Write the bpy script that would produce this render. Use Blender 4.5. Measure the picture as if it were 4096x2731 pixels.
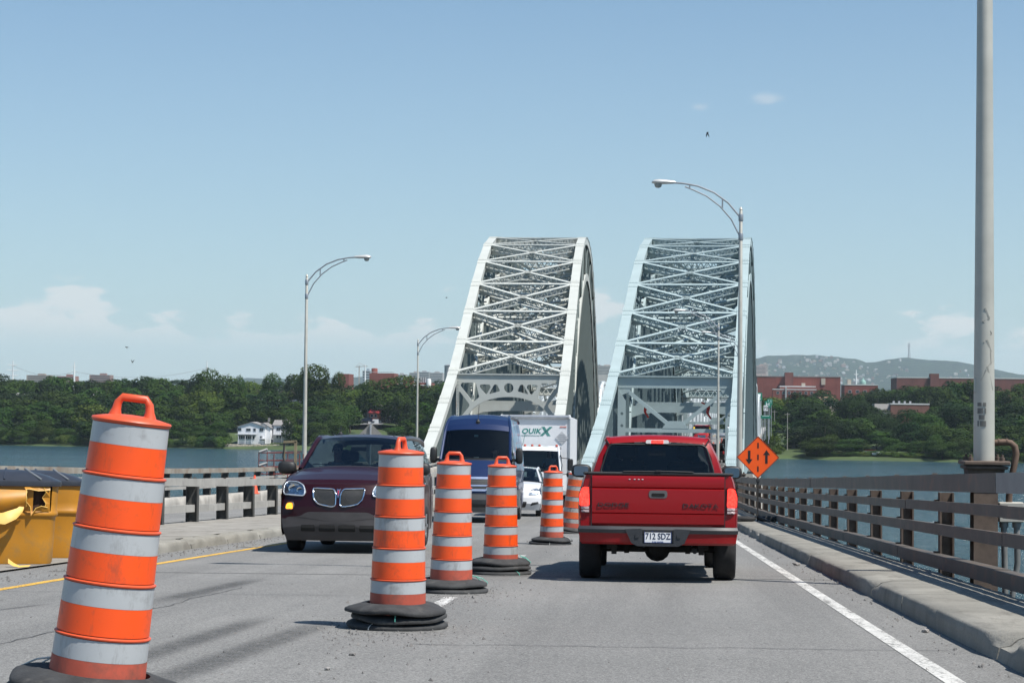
import bpy, bmesh, math, random
from mathutils import Vector, Matrix, Quaternion, noise as mnoise

random.seed(7)
for _o in list(bpy.data.objects):
    bpy.data.objects.remove(_o, do_unlink=True)
SC = bpy.context.scene
COL = SC.collection
rad = math.radians

# ------------------------------------------------------------------ camera
EYE = Vector((0.0, 0.0, 1.13))
F_PX, CX, CY = 7800.0, 2048.0, 1365.5          # the photograph is 4096 x 2731
YAW, PITCH, ROLL = -0.06872, 0.03518, rad(0.6)
fwd = Vector((math.sin(YAW) * math.cos(PITCH), math.cos(YAW) * math.cos(PITCH), math.sin(PITCH)))
_r = fwd.cross(Vector((0, 0, 1))).normalized()
_u = _r.cross(fwd)
RIGHT = _r * math.cos(ROLL) + _u * math.sin(ROLL)
UP = -_r * math.sin(ROLL) + _u * math.cos(ROLL)
cam_d = bpy.data.cameras.new('camera')
cam_d.sensor_width = 36.0
cam_d.sensor_fit = 'HORIZONTAL'
cam_d.lens = F_PX / 4096 * 36
cam_d.clip_start = 0.1
cam_d.clip_end = 60000
cam = bpy.data.objects.new('camera', cam_d)
COL.objects.link(cam)
cam.matrix_world = Matrix(((RIGHT.x, UP.x, -fwd.x, EYE.x), (RIGHT.y, UP.y, -fwd.y, EYE.y),
                           (RIGHT.z, UP.z, -fwd.z, EYE.z), (0, 0, 0, 1)))
SC.camera = cam


def at(px, py, d):
    """world point seen at photo pixel (px,py), d metres along the view axis"""
    return EYE + fwd * d + RIGHT * ((px - CX) / F_PX * d) + UP * (-(py - CY) / F_PX * d)


# ------------------------------------------------------------------ sky, sun, exposure
SUN_EL = rad(59)
SUN_DIR = Vector((0.87 * math.cos(SUN_EL), -0.493 * math.cos(SUN_EL), math.sin(SUN_EL))).normalized()
W = bpy.data.worlds.new('World')
SC.world = W
W.use_nodes = True
nt = W.node_tree
for n in list(nt.nodes):
    nt.nodes.remove(n)


def nd(t, typ, **kw):
    n = t.nodes.new(typ)
    for k, v in kw.items():
        setattr(n, k, v)
    return n


def sock(t, node, key, val):
    s = node.inputs[key]
    if hasattr(val, 'bl_idname') or hasattr(val, 'is_linked'):
        t.links.new(val, s)
    else:
        s.default_value = val


def math_n(t, op, a, b=0.0, c=None, clamp=False):
    n = nd(t, 'ShaderNodeMath', operation=op)
    n.use_clamp = clamp
    sock(t, n, 0, a)
    sock(t, n, 1, b)
    if c is not None:
        sock(t, n, 2, c)
    return n.outputs[0]


def mixc(t, fac, a, b, blend='MIX'):
    n = nd(t, 'ShaderNodeMix', data_type='RGBA', blend_type=blend)
    sock(t, n, 0, fac)
    for k, v in ((6, a), (7, b)):
        if isinstance(v, tuple) and len(v) == 3:
            v = v + (1,)
        sock(t, n, k, v)
    return n.outputs[2]


def maprange(t, v, a, b, c=0.0, d=1.0, smooth=False):
    n = nd(t, 'ShaderNodeMapRange')
    if smooth:
        n.interpolation_type = 'SMOOTHSTEP'
    n.clamp = True
    sock(t, n, 0, v)
    for i, q in enumerate((a, b, c, d)):
        n.inputs[i + 1].default_value = q
    return n.outputs[0]


sky = nd(nt, 'ShaderNodeTexSky', sky_type='NISHITA')
sky.sun_disc = False
sky.sun_elevation = SUN_EL
sky.sun_rotation = rad(119.5)
sky.altitude = 0
sky.air_density = 1.0
sky.dust_density = 0.6
sky.ozone_density = 2.5
tc = nd(nt, 'ShaderNodeTexCoord')
sep = nd(nt, 'ShaderNodeSeparateXYZ')
nt.links.new(tc.outputs['Generated'], sep.inputs[0])
zz = sep.outputs[2]
mp = nd(nt, 'ShaderNodeMapping')
mp.inputs['Scale'].default_value = (30, 30, 80)
mp.inputs['Location'].default_value = (4.4, 6.6, 5.0)
nt.links.new(tc.outputs['Generated'], mp.inputs[0])
n1 = nd(nt, 'ShaderNodeTexNoise')
n1.inputs['Scale'].default_value = 1.0
n1.inputs['Detail'].default_value = 7
n1.inputs['Roughness'].default_value = 0.52
nt.links.new(mp.outputs[0], n1.inputs['Vector'])
mp2 = nd(nt, 'ShaderNodeMapping')
mp2.inputs['Scale'].default_value = (9, 9, 22)
mp2.inputs['Location'].default_value = (4.4, 6.6, 5.0)
nt.links.new(tc.outputs['Generated'], mp2.inputs[0])
n2 = nd(nt, 'ShaderNodeTexNoise')
n2.inputs['Scale'].default_value = 1.0
n2.inputs['Detail'].default_value = 3
nt.links.new(mp2.outputs[0], n2.inputs['Vector'])
# a far-off line of cumulus low above the horizon, all the way round
top = maprange(nt, zz, 0.034, 0.066, 1.0, 0.0)
den = math_n(nt, 'ADD', math_n(nt, 'MULTIPLY', n1.outputs[0], 0.72), math_n(nt, 'MULTIPLY', n2.outputs[0], 0.58))
den = math_n(nt, 'ADD', den, math_n(nt, 'MULTIPLY', top, 0.24))
puff = maprange(nt, den, 0.79, 0.86, 0, 1, True)
puff = math_n(nt, 'MULTIPLY', puff, maprange(nt, zz, 0.069, 0.058, 0, 1, True))
base = maprange(nt, zz, 0.026, 0.046, 0.06, 1.0, True)
puff = math_n(nt, 'MULTIPLY', puff, math_n(nt, 'MULTIPLY', base, 0.6))
# two thin wisps higher up
wis = None
for px, py, rr in ((2795, 428, 0.0075), (3075, 398, 0.0095)):
    dv = (at(px, py, 1000) - EYE).normalized()
    sub = nd(nt, 'ShaderNodeVectorMath', operation='SUBTRACT')
    nt.links.new(tc.outputs['Generated'], sub.inputs[0])
    sub.inputs[1].default_value = dv
    sc2 = nd(nt, 'ShaderNodeVectorMath', operation='MULTIPLY')
    nt.links.new(sub.outputs[0], sc2.inputs[0])
    sc2.inputs[1].default_value = (1, 1, 2.6)
    ln = nd(nt, 'ShaderNodeVectorMath', operation='LENGTH')
    nt.links.new(sc2.outputs[0], ln.inputs[0])
    m = maprange(nt, math_n(nt, 'ADD', ln.outputs['Value'], math_n(nt, 'MULTIPLY', math_n(nt, 'SUBTRACT', n1.outputs[0], 0.5), 0.02)), 0.0, rr, 0.30, 0.0, True)
    wis = m if wis is None else math_n(nt, 'MAXIMUM', wis, m)
puff = math_n(nt, 'MAXIMUM', puff, wis)
# a little moisture in the air: paler towards the horizon
hz = maprange(nt, zz, -0.02, 0.30, 0.60, 0.0)
SKY_MUL = (0.82, 1.07, 1.16)
skyc = mixc(nt, 1.0, sky.outputs[0], SKY_MUL, 'MULTIPLY')
skyc = mixc(nt, hz, skyc, (5.7, 6.7, 7.25))
skyc = mixc(nt, puff, skyc, (8.3, 8.15, 8.0))
bg = nd(nt, 'ShaderNodeBackground')
bg.inputs['Strength'].default_value = 0.078
nt.links.new(skyc, bg.inputs['Color'])
wo = nd(nt, 'ShaderNodeOutputWorld')
nt.links.new(bg.outputs[0], wo.inputs[0])

sun_d = bpy.data.lights.new('sun', 'SUN')
sun_d.energy = 5.0
sun_d.angle = rad(0.53)
sun_d.color = (1.0, 0.955, 0.89)
sun = bpy.data.objects.new('sun', sun_d)
COL.objects.link(sun)
sun.rotation_euler = SUN_DIR.to_track_quat('Z', 'Y').to_euler()
SC.view_settings.view_transform = 'Standard'
SC.view_settings.look = 'None'
SC.view_settings.gamma = 1
SC.view_settings.use_curve_mapping = False
SC.view_settings.exposure = 0.42
SC.render.engine = 'CYCLES'
SC.cycles.use_denoising = True
SC.cycles.max_bounces = 8
SC.cycles.transparent_max_bounces = 16
SC.cycles.volume_bounces = 1
SC.cycles.sample_clamp_indirect = 6
SC.cycles.caustics_reflective = False
SC.cycles.caustics_refractive = False


# ------------------------------------------------------------------ materials
def newmat(name):
    m = bpy.data.materials.new(name)
    m.use_nodes = True
    t = m.node_tree
    for n in list(t.nodes):
        t.nodes.remove(n)
    out = nd(t, 'ShaderNodeOutputMaterial')
    b = nd(t, 'ShaderNodeBsdfPrincipled')
    t.links.new(b.outputs[0], out.inputs[0])
    return m, t, b, out


def noise_n(t, scale, detail=4, rough=0.55, vec=None, dist=0.0):
    n = nd(t, 'ShaderNodeTexNoise')
    n.inputs['Scale'].default_value = scale
    n.inputs['Detail'].default_value = detail
    n.inputs['Roughness'].default_value = rough
    n.inputs['Distortion'].default_value = dist
    if vec is None:
        c = nd(t, 'ShaderNodeTexCoord')
        vec = c.outputs['Object']
    t.links.new(vec, n.inputs['Vector'])
    return n.outputs[0]


def scaled(t, s, out='Object'):
    c = nd(t, 'ShaderNodeTexCoord')
    m = nd(t, 'ShaderNodeMapping')
    m.inputs['Scale'].default_value = s
    t.links.new(c.outputs[out], m.inputs[0])
    return m.outputs[0]


def bump(t, b, h, strength=0.3, dist=0.02):
    n = nd(t, 'ShaderNodeBump')
    n.inputs['Strength'].default_value = strength
    n.inputs['Distance'].default_value = dist
    t.links.new(h, n.inputs['Height'])
    t.links.new(n.outputs[0], b.inputs['Normal'])


MATS = {}


def mat(name, col, rough=0.6, metal=0.0, var=0.15, scale=4.0, stain=None, stain_amt=0.5, stain_scale=2.0,
        bmp=0.0, bscale=60.0, spec=0.5, coat=0.0, rand=0.0):
    if name in MATS:
        return MATS[name]
    m, t, b, out = newmat(name)
    f = noise_n(t, scale, 5, 0.6)
    f = maprange(t, f, 0.3, 0.7)
    c = mixc(t, f, tuple(max(0, x * (1 - var)) for x in col), tuple(min(1, x * (1 + var)) for x in col))
    if stain:
        s = noise_n(t, stain_scale, 8, 0.68)
        s = maprange(t, s, 0.66 - 0.22 * stain_amt, 0.74 - 0.1 * stain_amt)
        c = mixc(t, math_n(t, 'MULTIPLY', s, min(1, 0.35 + stain_amt * 0.6)), c, stain)
    if rand:
        oi = nd(t, 'ShaderNodeObjectInfo')
        v = maprange(t, oi.outputs['Random'], 0, 1, 1 - rand, 1 + rand)
        hs = nd(t, 'ShaderNodeHueSaturation')
        t.links.new(v, hs.inputs['Value'])
        t.links.new(c, hs.inputs['Color'])
        c = hs.outputs[0]
    t.links.new(c, b.inputs['Base Color'])
    b.inputs['Roughness'].default_value = rough
    b.inputs['Metallic'].default_value = metal
    b.inputs['Specular IOR Level'].default_value = spec
    b.inputs['Coat Weight'].default_value = coat
    b.inputs['Coat Roughness'].default_value = 0.04
    if bmp:
        bump(t, b, noise_n(t, bscale, 6, 0.6), bmp, 0.01)
    MATS[name] = m
    return m


def glow(name, col, strength, base=(0.3, 0.02, 0.02)):
    if name in MATS:
        return MATS[name]
    m, t, b, out = newmat(name)
    b.inputs['Base Color'].default_value = (*base, 1)
    b.inputs['Roughness'].default_value = 0.15
    f = maprange(t, noise_n(t, 38, 2), 0.35, 0.65, 0.55, 1.15)
    b.inputs['Emission Color'].default_value = (*col, 1)
    t.links.new(math_n(t, 'MULTIPLY', f, strength), b.inputs['Emission Strength'])
    MATS[name] = m
    return m


def glass(name, tint, refl=1.0, rough=0.0):
    if name in MATS:
        return MATS[name]
    m, t, b, out = newmat(name)
    t.nodes.remove(b)
    tr = nd(t, 'ShaderNodeBsdfTransparent')
    tr.inputs[0].default_value = (*tint, 1)
    gl = nd(t, 'ShaderNodeBsdfGlossy')
    gl.inputs['Roughness'].default_value = rough
    gl.inputs['Color'].default_value = (0.9, 0.95, 1, 1)
    fr = nd(t, 'ShaderNodeFresnel')
    fr.inputs[0].default_value = 1.5
    mx = nd(t, 'ShaderNodeMixShader')
    t.links.new(math_n(t, 'MULTIPLY', fr.outputs[0], refl), mx.inputs[0])
    t.links.new(tr.outputs[0], mx.inputs[1])
    t.links.new(gl.outputs[0], mx.inputs[2])
    t.links.new(mx.outputs[0], out.inputs[0])
    MATS[name] = m
    return m


# asphalt: grey aggregate, worn wheel tracks, patches
def asphalt():
    m, t, b, out = newmat('asphalt')
    c = nd(t, 'ShaderNodeTexCoord')
    o = c.outputs['Object']
    big = maprange(t, noise_n(t, 0.35, 5, 0.6, o), 0.35, 0.65)
    col = mixc(t, big, (0.172, 0.170, 0.162), (0.222, 0.219, 0.208))
    lane = noise_n(t, 1.0, 5, 0.6, scaled(t, (1.4, 0.03, 1)))
    col = mixc(t, maprange(t, lane, 0.40, 0.64, 0, 0.7), col, (0.125, 0.124, 0.119))
    sp = noise_n(t, 95, 2, 0.7, o)
    col = mixc(t, maprange(t, sp, 0.53, 0.66, 0, 0.9), col, (0.36, 0.355, 0.34))
    sp2 = noise_n(t, 70, 2, 0.7, scaled(t, (1.1, 1.0, 1.0)))
    col = mixc(t, maprange(t, sp2, 0.46, 0.34, 0, 0.85), col, (0.055, 0.056, 0.057))
    gr = noise_n(t, 42, 3, 0.75, o)
    col = mixc(t, maprange(t, gr, 0.50, 0.66, 0, 0.5), col, (0.30, 0.295, 0.28))
    col = mixc(t, maprange(t, gr, 0.47, 0.34, 0, 0.6), col, (0.08, 0.08, 0.08))
    mid = noise_n(t, 6, 6, 0.7, o)
    col = mixc(t, maprange(t, mid, 0.55, 0.75, 0, 0.4), col, (0.10, 0.10, 0.10))
    t.links.new(col, b.inputs['Base Color'])
    b.inputs['Roughness'].default_value = 0.88
    b.inputs['Specular IOR Level'].default_value = 0.25
    bump(t, b, noise_n(t, 110, 3, 0.7, o), 0.55, 0.008)
    return m


def concrete(name, a, bb, dark):
    m, t, b, out = newmat(name)
    c = nd(t, 'ShaderNodeTexCoord')
    o = c.outputs['Object']
    col = mixc(t, maprange(t, noise_n(t, 1.1, 6, 0.6, o), 0.35, 0.68), a, bb)
    st = noise_n(t, 1.0, 6, 0.7, scaled(t, (3.2, 0.9, 0.5)))
    col = mixc(t, maprange(t, st, 0.52, 0.72, 0, 0.75), col, dark)
    sp = noise_n(t, 42, 3, 0.7, o)
    col = mixc(t, maprange(t, sp, 0.55, 0.72, 0, 0.4), col, dark)
    t.links.new(col, b.inputs['Base Color'])
    b.inputs['Roughness'].default_value = 0.92
    b.inputs['Specular IOR Level'].default_value = 0.2
    h = math_n(t, 'ADD', noise_n(t, 9, 6, 0.7, o), math_n(t, 'MULTIPLY', noise_n(t, 60, 3, 0.7, o), 0.4))
    bump(t, b, h, 0.6, 0.02)
    return m


def worn_paint(name, col, keep=0.6, sx=(6, 0.9, 1)):
    """road paint with worn-through holes"""
    m, t, b, out = newmat(name)
    c = nd(t, 'ShaderNodeTexCoord')
    o = c.outputs['Object']
    colr = mixc(t, maprange(t, noise_n(t, 3, 5, 0.7, o), 0.35, 0.7), col, tuple(x * 0.72 for x in col))
    t.links.new(colr, b.inputs['Base Color'])
    b.inputs['Roughness'].default_value = 0.75
    tr = nd(t, 'ShaderNodeBsdfTransparent')
    mx = nd(t, 'ShaderNodeMixShader')
    h = math_n(t, 'ADD', math_n(t, 'MULTIPLY', noise_n(t, 34, 4, 0.7, o), 0.6), math_n(t, 'MULTIPLY', noise_n(t, 1, 4, 0.7, scaled(t, sx)), 0.4))
    t.links.new(maprange(t, h, keep - 0.03, keep + 0.05), mx.inputs[0])
    t.links.new(b.outputs[0], mx.inputs[1])
    t.links.new(tr.outputs[0], mx.inputs[2])
    t.links.new(mx.outputs[0], out.inputs[0])
    return m


def smudge(name, col, amt):
    """soft-edged stain lying on the road: fades out across the strip (uv)"""
    m, t, b, out = newmat(name)
    b.inputs['Base Color'].default_value = (*col, 1)
    b.inputs['Roughness'].default_value = 0.8
    tr = nd(t, 'ShaderNodeBsdfTransparent')
    mx = nd(t, 'ShaderNodeMixShader')
    c = nd(t, 'ShaderNodeTexCoord')
    s = nd(t, 'ShaderNodeSeparateXYZ')
    t.links.new(c.outputs['UV'], s.inputs[0])
    def hat(v, k):
        a = math_n(t, 'SUBTRACT', v, 0.5)
        a = math_n(t, 'ABSOLUTE', a)
        return maprange(t, a, 0.5, 0.5 - k, 0, 1, True)
    f = math_n(t, 'MULTIPLY', hat(s.outputs[0], 0.42), hat(s.outputs[1], 0.3))
    nn = maprange(t, noise_n(t, 7, 6, 0.75), 0.3, 0.65, 0.45, 1.0)
    sp = maprange(t, noise_n(t, 80, 3, 0.7), 0.35, 0.62, 1.0, 0.5)
    f = math_n(t, 'MULTIPLY', math_n(t, 'MULTIPLY', f, nn), math_n(t, 'MULTIPLY', sp, amt))
    t.links.new(f, mx.inputs[0])
    t.links.new(tr.outputs[0], mx.inputs[1])
    t.links.new(b.outputs[0], mx.inputs[2])
    t.links.new(mx.outputs[0], out.inputs[0])
    return m


def steel_paint(name, col, rust=(0.30, 0.13, 0.05), amt=0.4):
    m, t, b, out = newmat(name)
    c = nd(t, 'ShaderNodeTexCoord')
    o = c.outputs['Object']
    cc = mixc(t, maprange(t, noise_n(t, 0.6, 4, 0.6, o), 0.3, 0.7), tuple(x * 0.88 for x in col), col)
    s = noise_n(t, 1.0, 8, 0.75, scaled(t, (1.3, 0.55, 0.3)))
    cc = mixc(t, maprange(t, s, 0.70 - 0.1 * amt, 0.80 - 0.1 * amt, 0, 0.75), cc, rust)
    t.links.new(cc, b.inputs['Base Color'])
    b.inputs['Roughness'].default_value = 0.55
    b.inputs['Specular IOR Level'].default_value = 0.3
    return m


def leafmat(name, dark, light, transl=0.12):
    m, t, b, out = newmat(name)
    g = nd(t, 'ShaderNodeNewGeometry')
    oi = nd(t, 'ShaderNodeObjectInfo')
    f = math_n(t, 'ADD', math_n(t, 'MULTIPLY', g.outputs['Random Per Island'], 0.65), math_n(t, 'MULTIPLY', oi.outputs['Random'], 0.35))
    c = mixc(t, f, dark, light)
    hs = nd(t, 'ShaderNodeHueSaturation')
    t.links.new(maprange(t, oi.outputs['Random'], 0, 1, 0.475, 0.525), hs.inputs['Hue'])
    t.links.new(c, hs.inputs['Color'])
    t.links.new(hs.outputs[0], b.inputs['Base Color'])
    b.inputs['Roughness'].default_value = 0.8
    b.inputs['Specular IOR Level'].default_value = 0.1
    tl = nd(t, 'ShaderNodeBsdfTranslucent')
    t.links.new(hs.outputs[0], tl.inputs[0])
    mx = nd(t, 'ShaderNodeMixShader')
    mx.inputs[0].default_value = transl
    t.links.new(b.outputs[0], mx.inputs[1])
    t.links.new(tl.outputs[0], mx.inputs[2])
    t.links.new(mx.outputs[0], out.inputs[0])
    return m


def watermat():
    m, t, b, out = newmat('river_water')
    c = nd(t, 'ShaderNodeTexCoord')
    o = c.outputs['Object']
    w1 = noise_n(t, 1.0, 5, 0.6, scaled(t, (0.16, 0.30, 1)), 0.4)
    w2 = noise_n(t, 1.0, 4, 0.6, scaled(t, (0.7, 1.5, 1)), 0.3)
    w3 = noise_n(t, 1.0, 3, 0.5, scaled(t, (0.012, 0.035, 1)))
    col = mixc(t, maprange(t, w3, 0.35, 0.65), (0.012, 0.043, 0.058), (0.020, 0.062, 0.078))
    t.links.new(col, b.inputs['Base Color'])
    b.inputs['Roughness'].default_value = 0.16
    b.inputs['IOR'].default_value = 1.33
    w4 = noise_n(t, 1.0, 4, 0.6, scaled(t, (0.025, 0.11, 1)), 0.5)
    h = math_n(t, 'ADD', math_n(t, 'MULTIPLY', w1, 3.0), math_n(t, 'MULTIPLY', w2, 1.1))
    h = math_n(t, 'ADD', h, math_n(t, 'MULTIPLY', w4, 3.5))
    bump(t, b, h, 1.0, 1.0)
    return m


def seamed(name, a, bb, sc, mortar=(0.2, 0.15, 0.13)):
    """far brick wall too small to build brick by brick"""
    m, t, b, out = newmat(name)
    col = mixc(t, maprange(t, noise_n(t, 0.15, 5, 0.6), 0.35, 0.65), a, bb)
    st = noise_n(t, 1, 5, 0.7, scaled(t, (0.4, 0.4, 0.05)))
    col = mixc(t, maprange(t, st, 0.5, 0.72, 0, 0.55), col, tuple(x * 0.55 for x in a))
    t.links.new(col, b.inputs['Base Color'])
    b.inputs['Roughness'].default_value = 0.9
    return m


# ------------------------------------------------------------------ mesh helpers
class MB:
    def __init__(s):
        s.v, s.f, s.uv = [], [], None

    def add(s, vs, fs):
        o = len(s.v)
        s.v += [tuple(v) for v in vs]
        s.f += [tuple(i + o for i in f) for f in fs]
        return s

    def box(s, c, d, rot=None):
        hx, hy, hz = d[0] / 2, d[1] / 2, d[2] / 2
        vs = [Vector((x, y, z)) for z in (-hz, hz) for y in (-hy, hy) for x in (-hx, hx)]
        if rot is not None:
            vs = [rot @ v for v in vs]
        c = Vector(c)
        s.add([v + c for v in vs], [(0, 2, 3, 1), (4, 5, 7, 6), (0, 1, 5, 4), (2, 6, 7, 3), (0, 4, 6, 2), (1, 3, 7, 5)])
        return s

    def bbox(s, c, d, b=0.01, rot=None):
        """box with chamfered vertical and top edges"""
        x, y, z = d[0] / 2, d[1] / 2, d[2] / 2
        b = min(b, x * .9, y * .9, z * .9)
        prof = [(-z, b), (-z + b, 0), (z - b, 0), (z, b)]
        vs = []
        for zz_, ins in prof:
            X, Y = x - ins, y - ins
            cc = b
            vs += [(X - cc, -Y, zz_), (X, -Y + cc, zz_), (X, Y - cc, zz_), (X - cc, Y, zz_), (-X + cc, Y, zz_), (-X, Y - cc, zz_), (-X, -Y + cc, zz_), (-X + cc, -Y, zz_)]
        fs = []
        for k in range(3):
            for i in range(8):
                a = k * 8 + i
                n_ = k * 8 + (i + 1) % 8
                fs.append((a, n_, n_ + 8, a + 8))
        fs.append(tuple(range(7, -1, -1)))
        fs.append(tuple(range(24, 32)))
        c = Vector(c)
        vs = [Vector(v) for v in vs]
        if rot is not None:
            vs = [rot @ v for v in vs]
        s.add([v + c for v in vs], fs)
        return s

    def beam(s, p0, p1, w, h, up=(0, 0, 1)):
        p0, p1 = Vector(p0), Vector(p1)
        d = p1 - p0
        L = d.length
        if L < 1e-6:
            return s
        d /= L
        up = Vector(up)
        x = d.cross(up)
        if x.length < 1e-4:
            x = d.cross(Vector((0, 1, 0)))
        x.normalize()
        z = x.cross(d)
        vs = [p + x * a + z * b for p in (p0, p1) for a, b in ((-w / 2, -h / 2), (w / 2, -h / 2), (w / 2, h / 2), (-w / 2, h / 2))]
        s.add(vs, [(0, 1, 2, 3), (7, 6, 5, 4), (0, 4, 5, 1), (1, 5, 6, 2), (2, 6, 7, 3), (3, 7, 4, 0)])
        return s

    def ibeam(s, p0, p1, w, h, tf=0.05, tw=0.04, up=(0, 0, 1)):
        """H section: flanges spaced h apart along up"""
        p0, p1 = Vector(p0), Vector(p1)
        d = (p1 - p0).normalized()
        upv = Vector(up)
        x = d.cross(upv)
        if x.length < 1e-4:
            x = d.cross(Vector((0, 1, 0)))
        x.normalize()
        z = x.cross(d)
        s.beam(p0 + z * (h / 2 - tf / 2), p1 + z * (h / 2 - tf / 2), w, tf, up)
        s.beam(p0 - z * (h / 2 - tf / 2), p1 - z * (h / 2 - tf / 2), w, tf, up)
        s.beam(p0, p1, tw, h - 2 * tf, up)
        return s

    def laced(s, p0, p1, h, w, up=(0, 0, 1), planes=2, bar=0.06, fl=0.07):
        """latticed strut: two flanges and zigzag lacing bars"""
        p0, p1 = Vector(p0), Vector(p1)
        d = p1 - p0
        L = d.length
        d /= L
        x = d.cross(Vector(up)).normalized()
        z = x.cross(d)
        s.beam(p0 + z * (h / 2), p1 + z * (h / 2), w, fl, up)
        s.beam(p0 - z * (h / 2), p1 - z * (h / 2), w, fl, up)
        n_ = max(2, int(round(L / (h * 0.62))))
        offs = [0] if planes == 1 else [-w / 2 + bar / 2, w / 2 - bar / 2]
        for k, o in enumerate(offs):
            for i in range(n_):
                a = p0 + d * (L * i / n_) + x * o
                b = p0 + d * (L * (i + 1) / n_) + x * o
                sg = 1 if (i + k) % 2 else -1
                s.beam(a + z * (h / 2 * sg), b - z * (h / 2 * sg), 0.03, bar, up)
        return s

    def tube(s, path, r, n=8, caps=True):
        path = [Vector(p) for p in path]
        m = len(path)
        rs = r if isinstance(r, (list, tuple)) else [r] * m
        o = len(s.v)
        prev = None
        for i, p in enumerate(path):
            t = (path[min(i + 1, m - 1)] - path[max(i - 1, 0)]).normalized()
            if prev is None:
                a = Vector((0, 0, 1)) if abs(t.z) < 0.9 else Vector((1, 0, 0))
                x = t.cross(a).normalized()
            else:
                x = (prev - t * prev.dot(t)).normalized()
            prev = x
            y = t.cross(x)
            for k in range(n):
                an = 2 * math.pi * k / n
                s.v.append(tuple(p + (x * math.cos(an) + y * math.sin(an)) * rs[i]))
        for i in range(m - 1):
            for k in range(n):
                a = o + i * n + k
                b = o + i * n + (k + 1) % n
                s.f.append((a, b, b + n, a + n))
        if caps:
            s.f.append(tuple(o + k for k in range(n - 1, -1, -1)))
            s.f.append(tuple(o + (m - 1) * n + k for k in range(n)))
        return s

    def lathe(s, prof, n=24, c=(0, 0, 0), axis='z', cap0=False, cap1=False, wob=None):
        o = len(s.v)
        c = Vector(c)
        for j, (r, h) in enumerate(prof):
            for k in range(n):
                a = 2 * math.pi * k / n
                rr, hh = (r, h) if wob is None else wob(r, h, a, j)
                if axis == 'z':
                    p = Vector((rr * math.cos(a), rr * math.sin(a), hh))
                elif axis == 'x':
                    p = Vector((hh, rr * math.cos(a), rr * math.sin(a)))
                else:
                    p = Vector((rr * math.sin(a), hh, rr * math.cos(a)))
                s.v.append(tuple(p + c))
        for j in range(len(prof) - 1):
            for k in range(n):
                a = o + j * n + k
                b = o + j * n + (k + 1) % n
                s.f.append((a, b, b + n, a + n))
        if cap0:
            s.f.append(tuple(o + k for k in range(n - 1, -1, -1)))
        if cap1:
            e = o + (len(prof) - 1) * n
            s.f.append(tuple(e + k for k in range(n)))
        return s

    def grid(s, rows):
        o = len(s.v)
        n = len(rows[0])
        for r in rows:
            s.v += [tuple(p) for p in r]
        for j in range(len(rows) - 1):
            for i in range(n - 1):
                a = o + j * n + i
                s.f.append((a, a + 1, a + n + 1, a + n))
        return s

    def prism(s, poly, a, b, fn):
        """poly of (u,v); extrude from a to b; fn(u,v,w)->xyz"""
        n = len(poly)
        s.add([fn(u, v, w) for w in (a, b) for u, v in poly],
              [tuple(range(n - 1, -1, -1)), tuple(range(n, 2 * n))] + [(i, (i + 1) % n, n + (i + 1) % n, n + i) for i in range(n)])
        return s

    def build(s, name, m, parent=None, smooth=None, loc=None, fix=True):
        me = bpy.data.meshes.new(name)
        me.from_pydata(s.v, [], s.f)
        if fix:
            bm = bmesh.new()
            bm.from_mesh(me)
            bmesh.ops.recalc_face_normals(bm, faces=bm.faces)
            bm.to_mesh(me)
            bm.free()
        if s.uv is not None:
            ul = me.uv_layers.new(name='UVMap')
            for p in me.polygons:
                for li in p.loop_indices:
                    ul.data[li].uv = s.uv[me.loops[li].vertex_index]
        if smooth is not None:
            me.shade_smooth()
            if smooth < 180:
                me.set_sharp_from_angle(angle=rad(smooth))
        me.materials.append(m)
        return link(name, me, parent, loc)


def link(name, me, parent=None, loc=None):
    o = bpy.data.objects.new(name, me)
    COL.objects.link(o)
    if parent is not None:
        o.parent = parent
    if loc is not None:
        o.location = loc
    return o


def tag(o, label=None, cat=None, group=None, kind=None):
    if label:
        o['label'] = label
    if cat:
        o['category'] = cat
    if group:
        o['group'] = group
    if kind:
        o['kind'] = kind
    return o


def thing(name, label, cat, loc=(0, 0, 0), rz=0.0, group=None, pitch=0.0, lean=0.0):
    o = bpy.data.objects.new(name, None)
    COL.objects.link(o)
    o.empty_display_size = 0.2
    o.location = loc
    o.rotation_mode = 'ZYX'
    o.rotation_euler = (pitch, lean, rz)
    return tag(o, label, cat, group)


KIDS = {}


def copy_tree(o, parent=None):
    c = o.copy()
    COL.objects.link(c)
    if parent is not None:
        c.parent = parent
    for ch in list(o.children):
        copy_tree(ch, c)
    return c


def dup(o, loc, rz=0.0, label=None, pitch=0.0, lean=0.0, scale=None):
    c = copy_tree(o)
    c.location = loc
    c.rotation_euler = (pitch, lean, rz)
    if label:
        c['label'] = label
    if scale:
        c.scale = (scale, scale, scale) if not isinstance(scale, tuple) else scale
    return c


def text_mesh(txt, size, sx=1.0, shear=0.0, depth=0.002, weight=0.0, align='CENTER'):
    cu = bpy.data.curves.new('txt', 'FONT')
    cu.body = txt
    cu.size = size
    cu.align_x = align
    cu.align_y = 'CENTER'
    cu.shear = shear
    cu.extrude = depth
    cu.offset = weight
    cu.resolution_u = 3
    o = bpy.data.objects.new('txt', cu)
    COL.objects.link(o)
    dg = bpy.context.evaluated_depsgraph_get()
    me = bpy.data.meshes.new_from_object(o.evaluated_get(dg))
    bpy.data.objects.remove(o)
    for v in me.vertices:
        v.co.x *= sx
    me.materials.clear()
    return me


def text(name, txt, size, m, parent, loc, face='-y', sx=1.0, shear=0.0, weight=0.0, align='CENTER', depth=0.002):
    me = text_mesh(txt, size, sx, shear, depth, weight, align)
    me.materials.append(m)
    o = link(name, me, parent)
    if face == '-y':
        o.rotation_euler = (rad(90), 0, 0)
    elif face == '+y':
        o.rotation_euler = (rad(90), 0, rad(180))
    elif face == '+x':
        o.rotation_euler = (rad(90), 0, rad(90))
    o.location = loc
    return o


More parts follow.
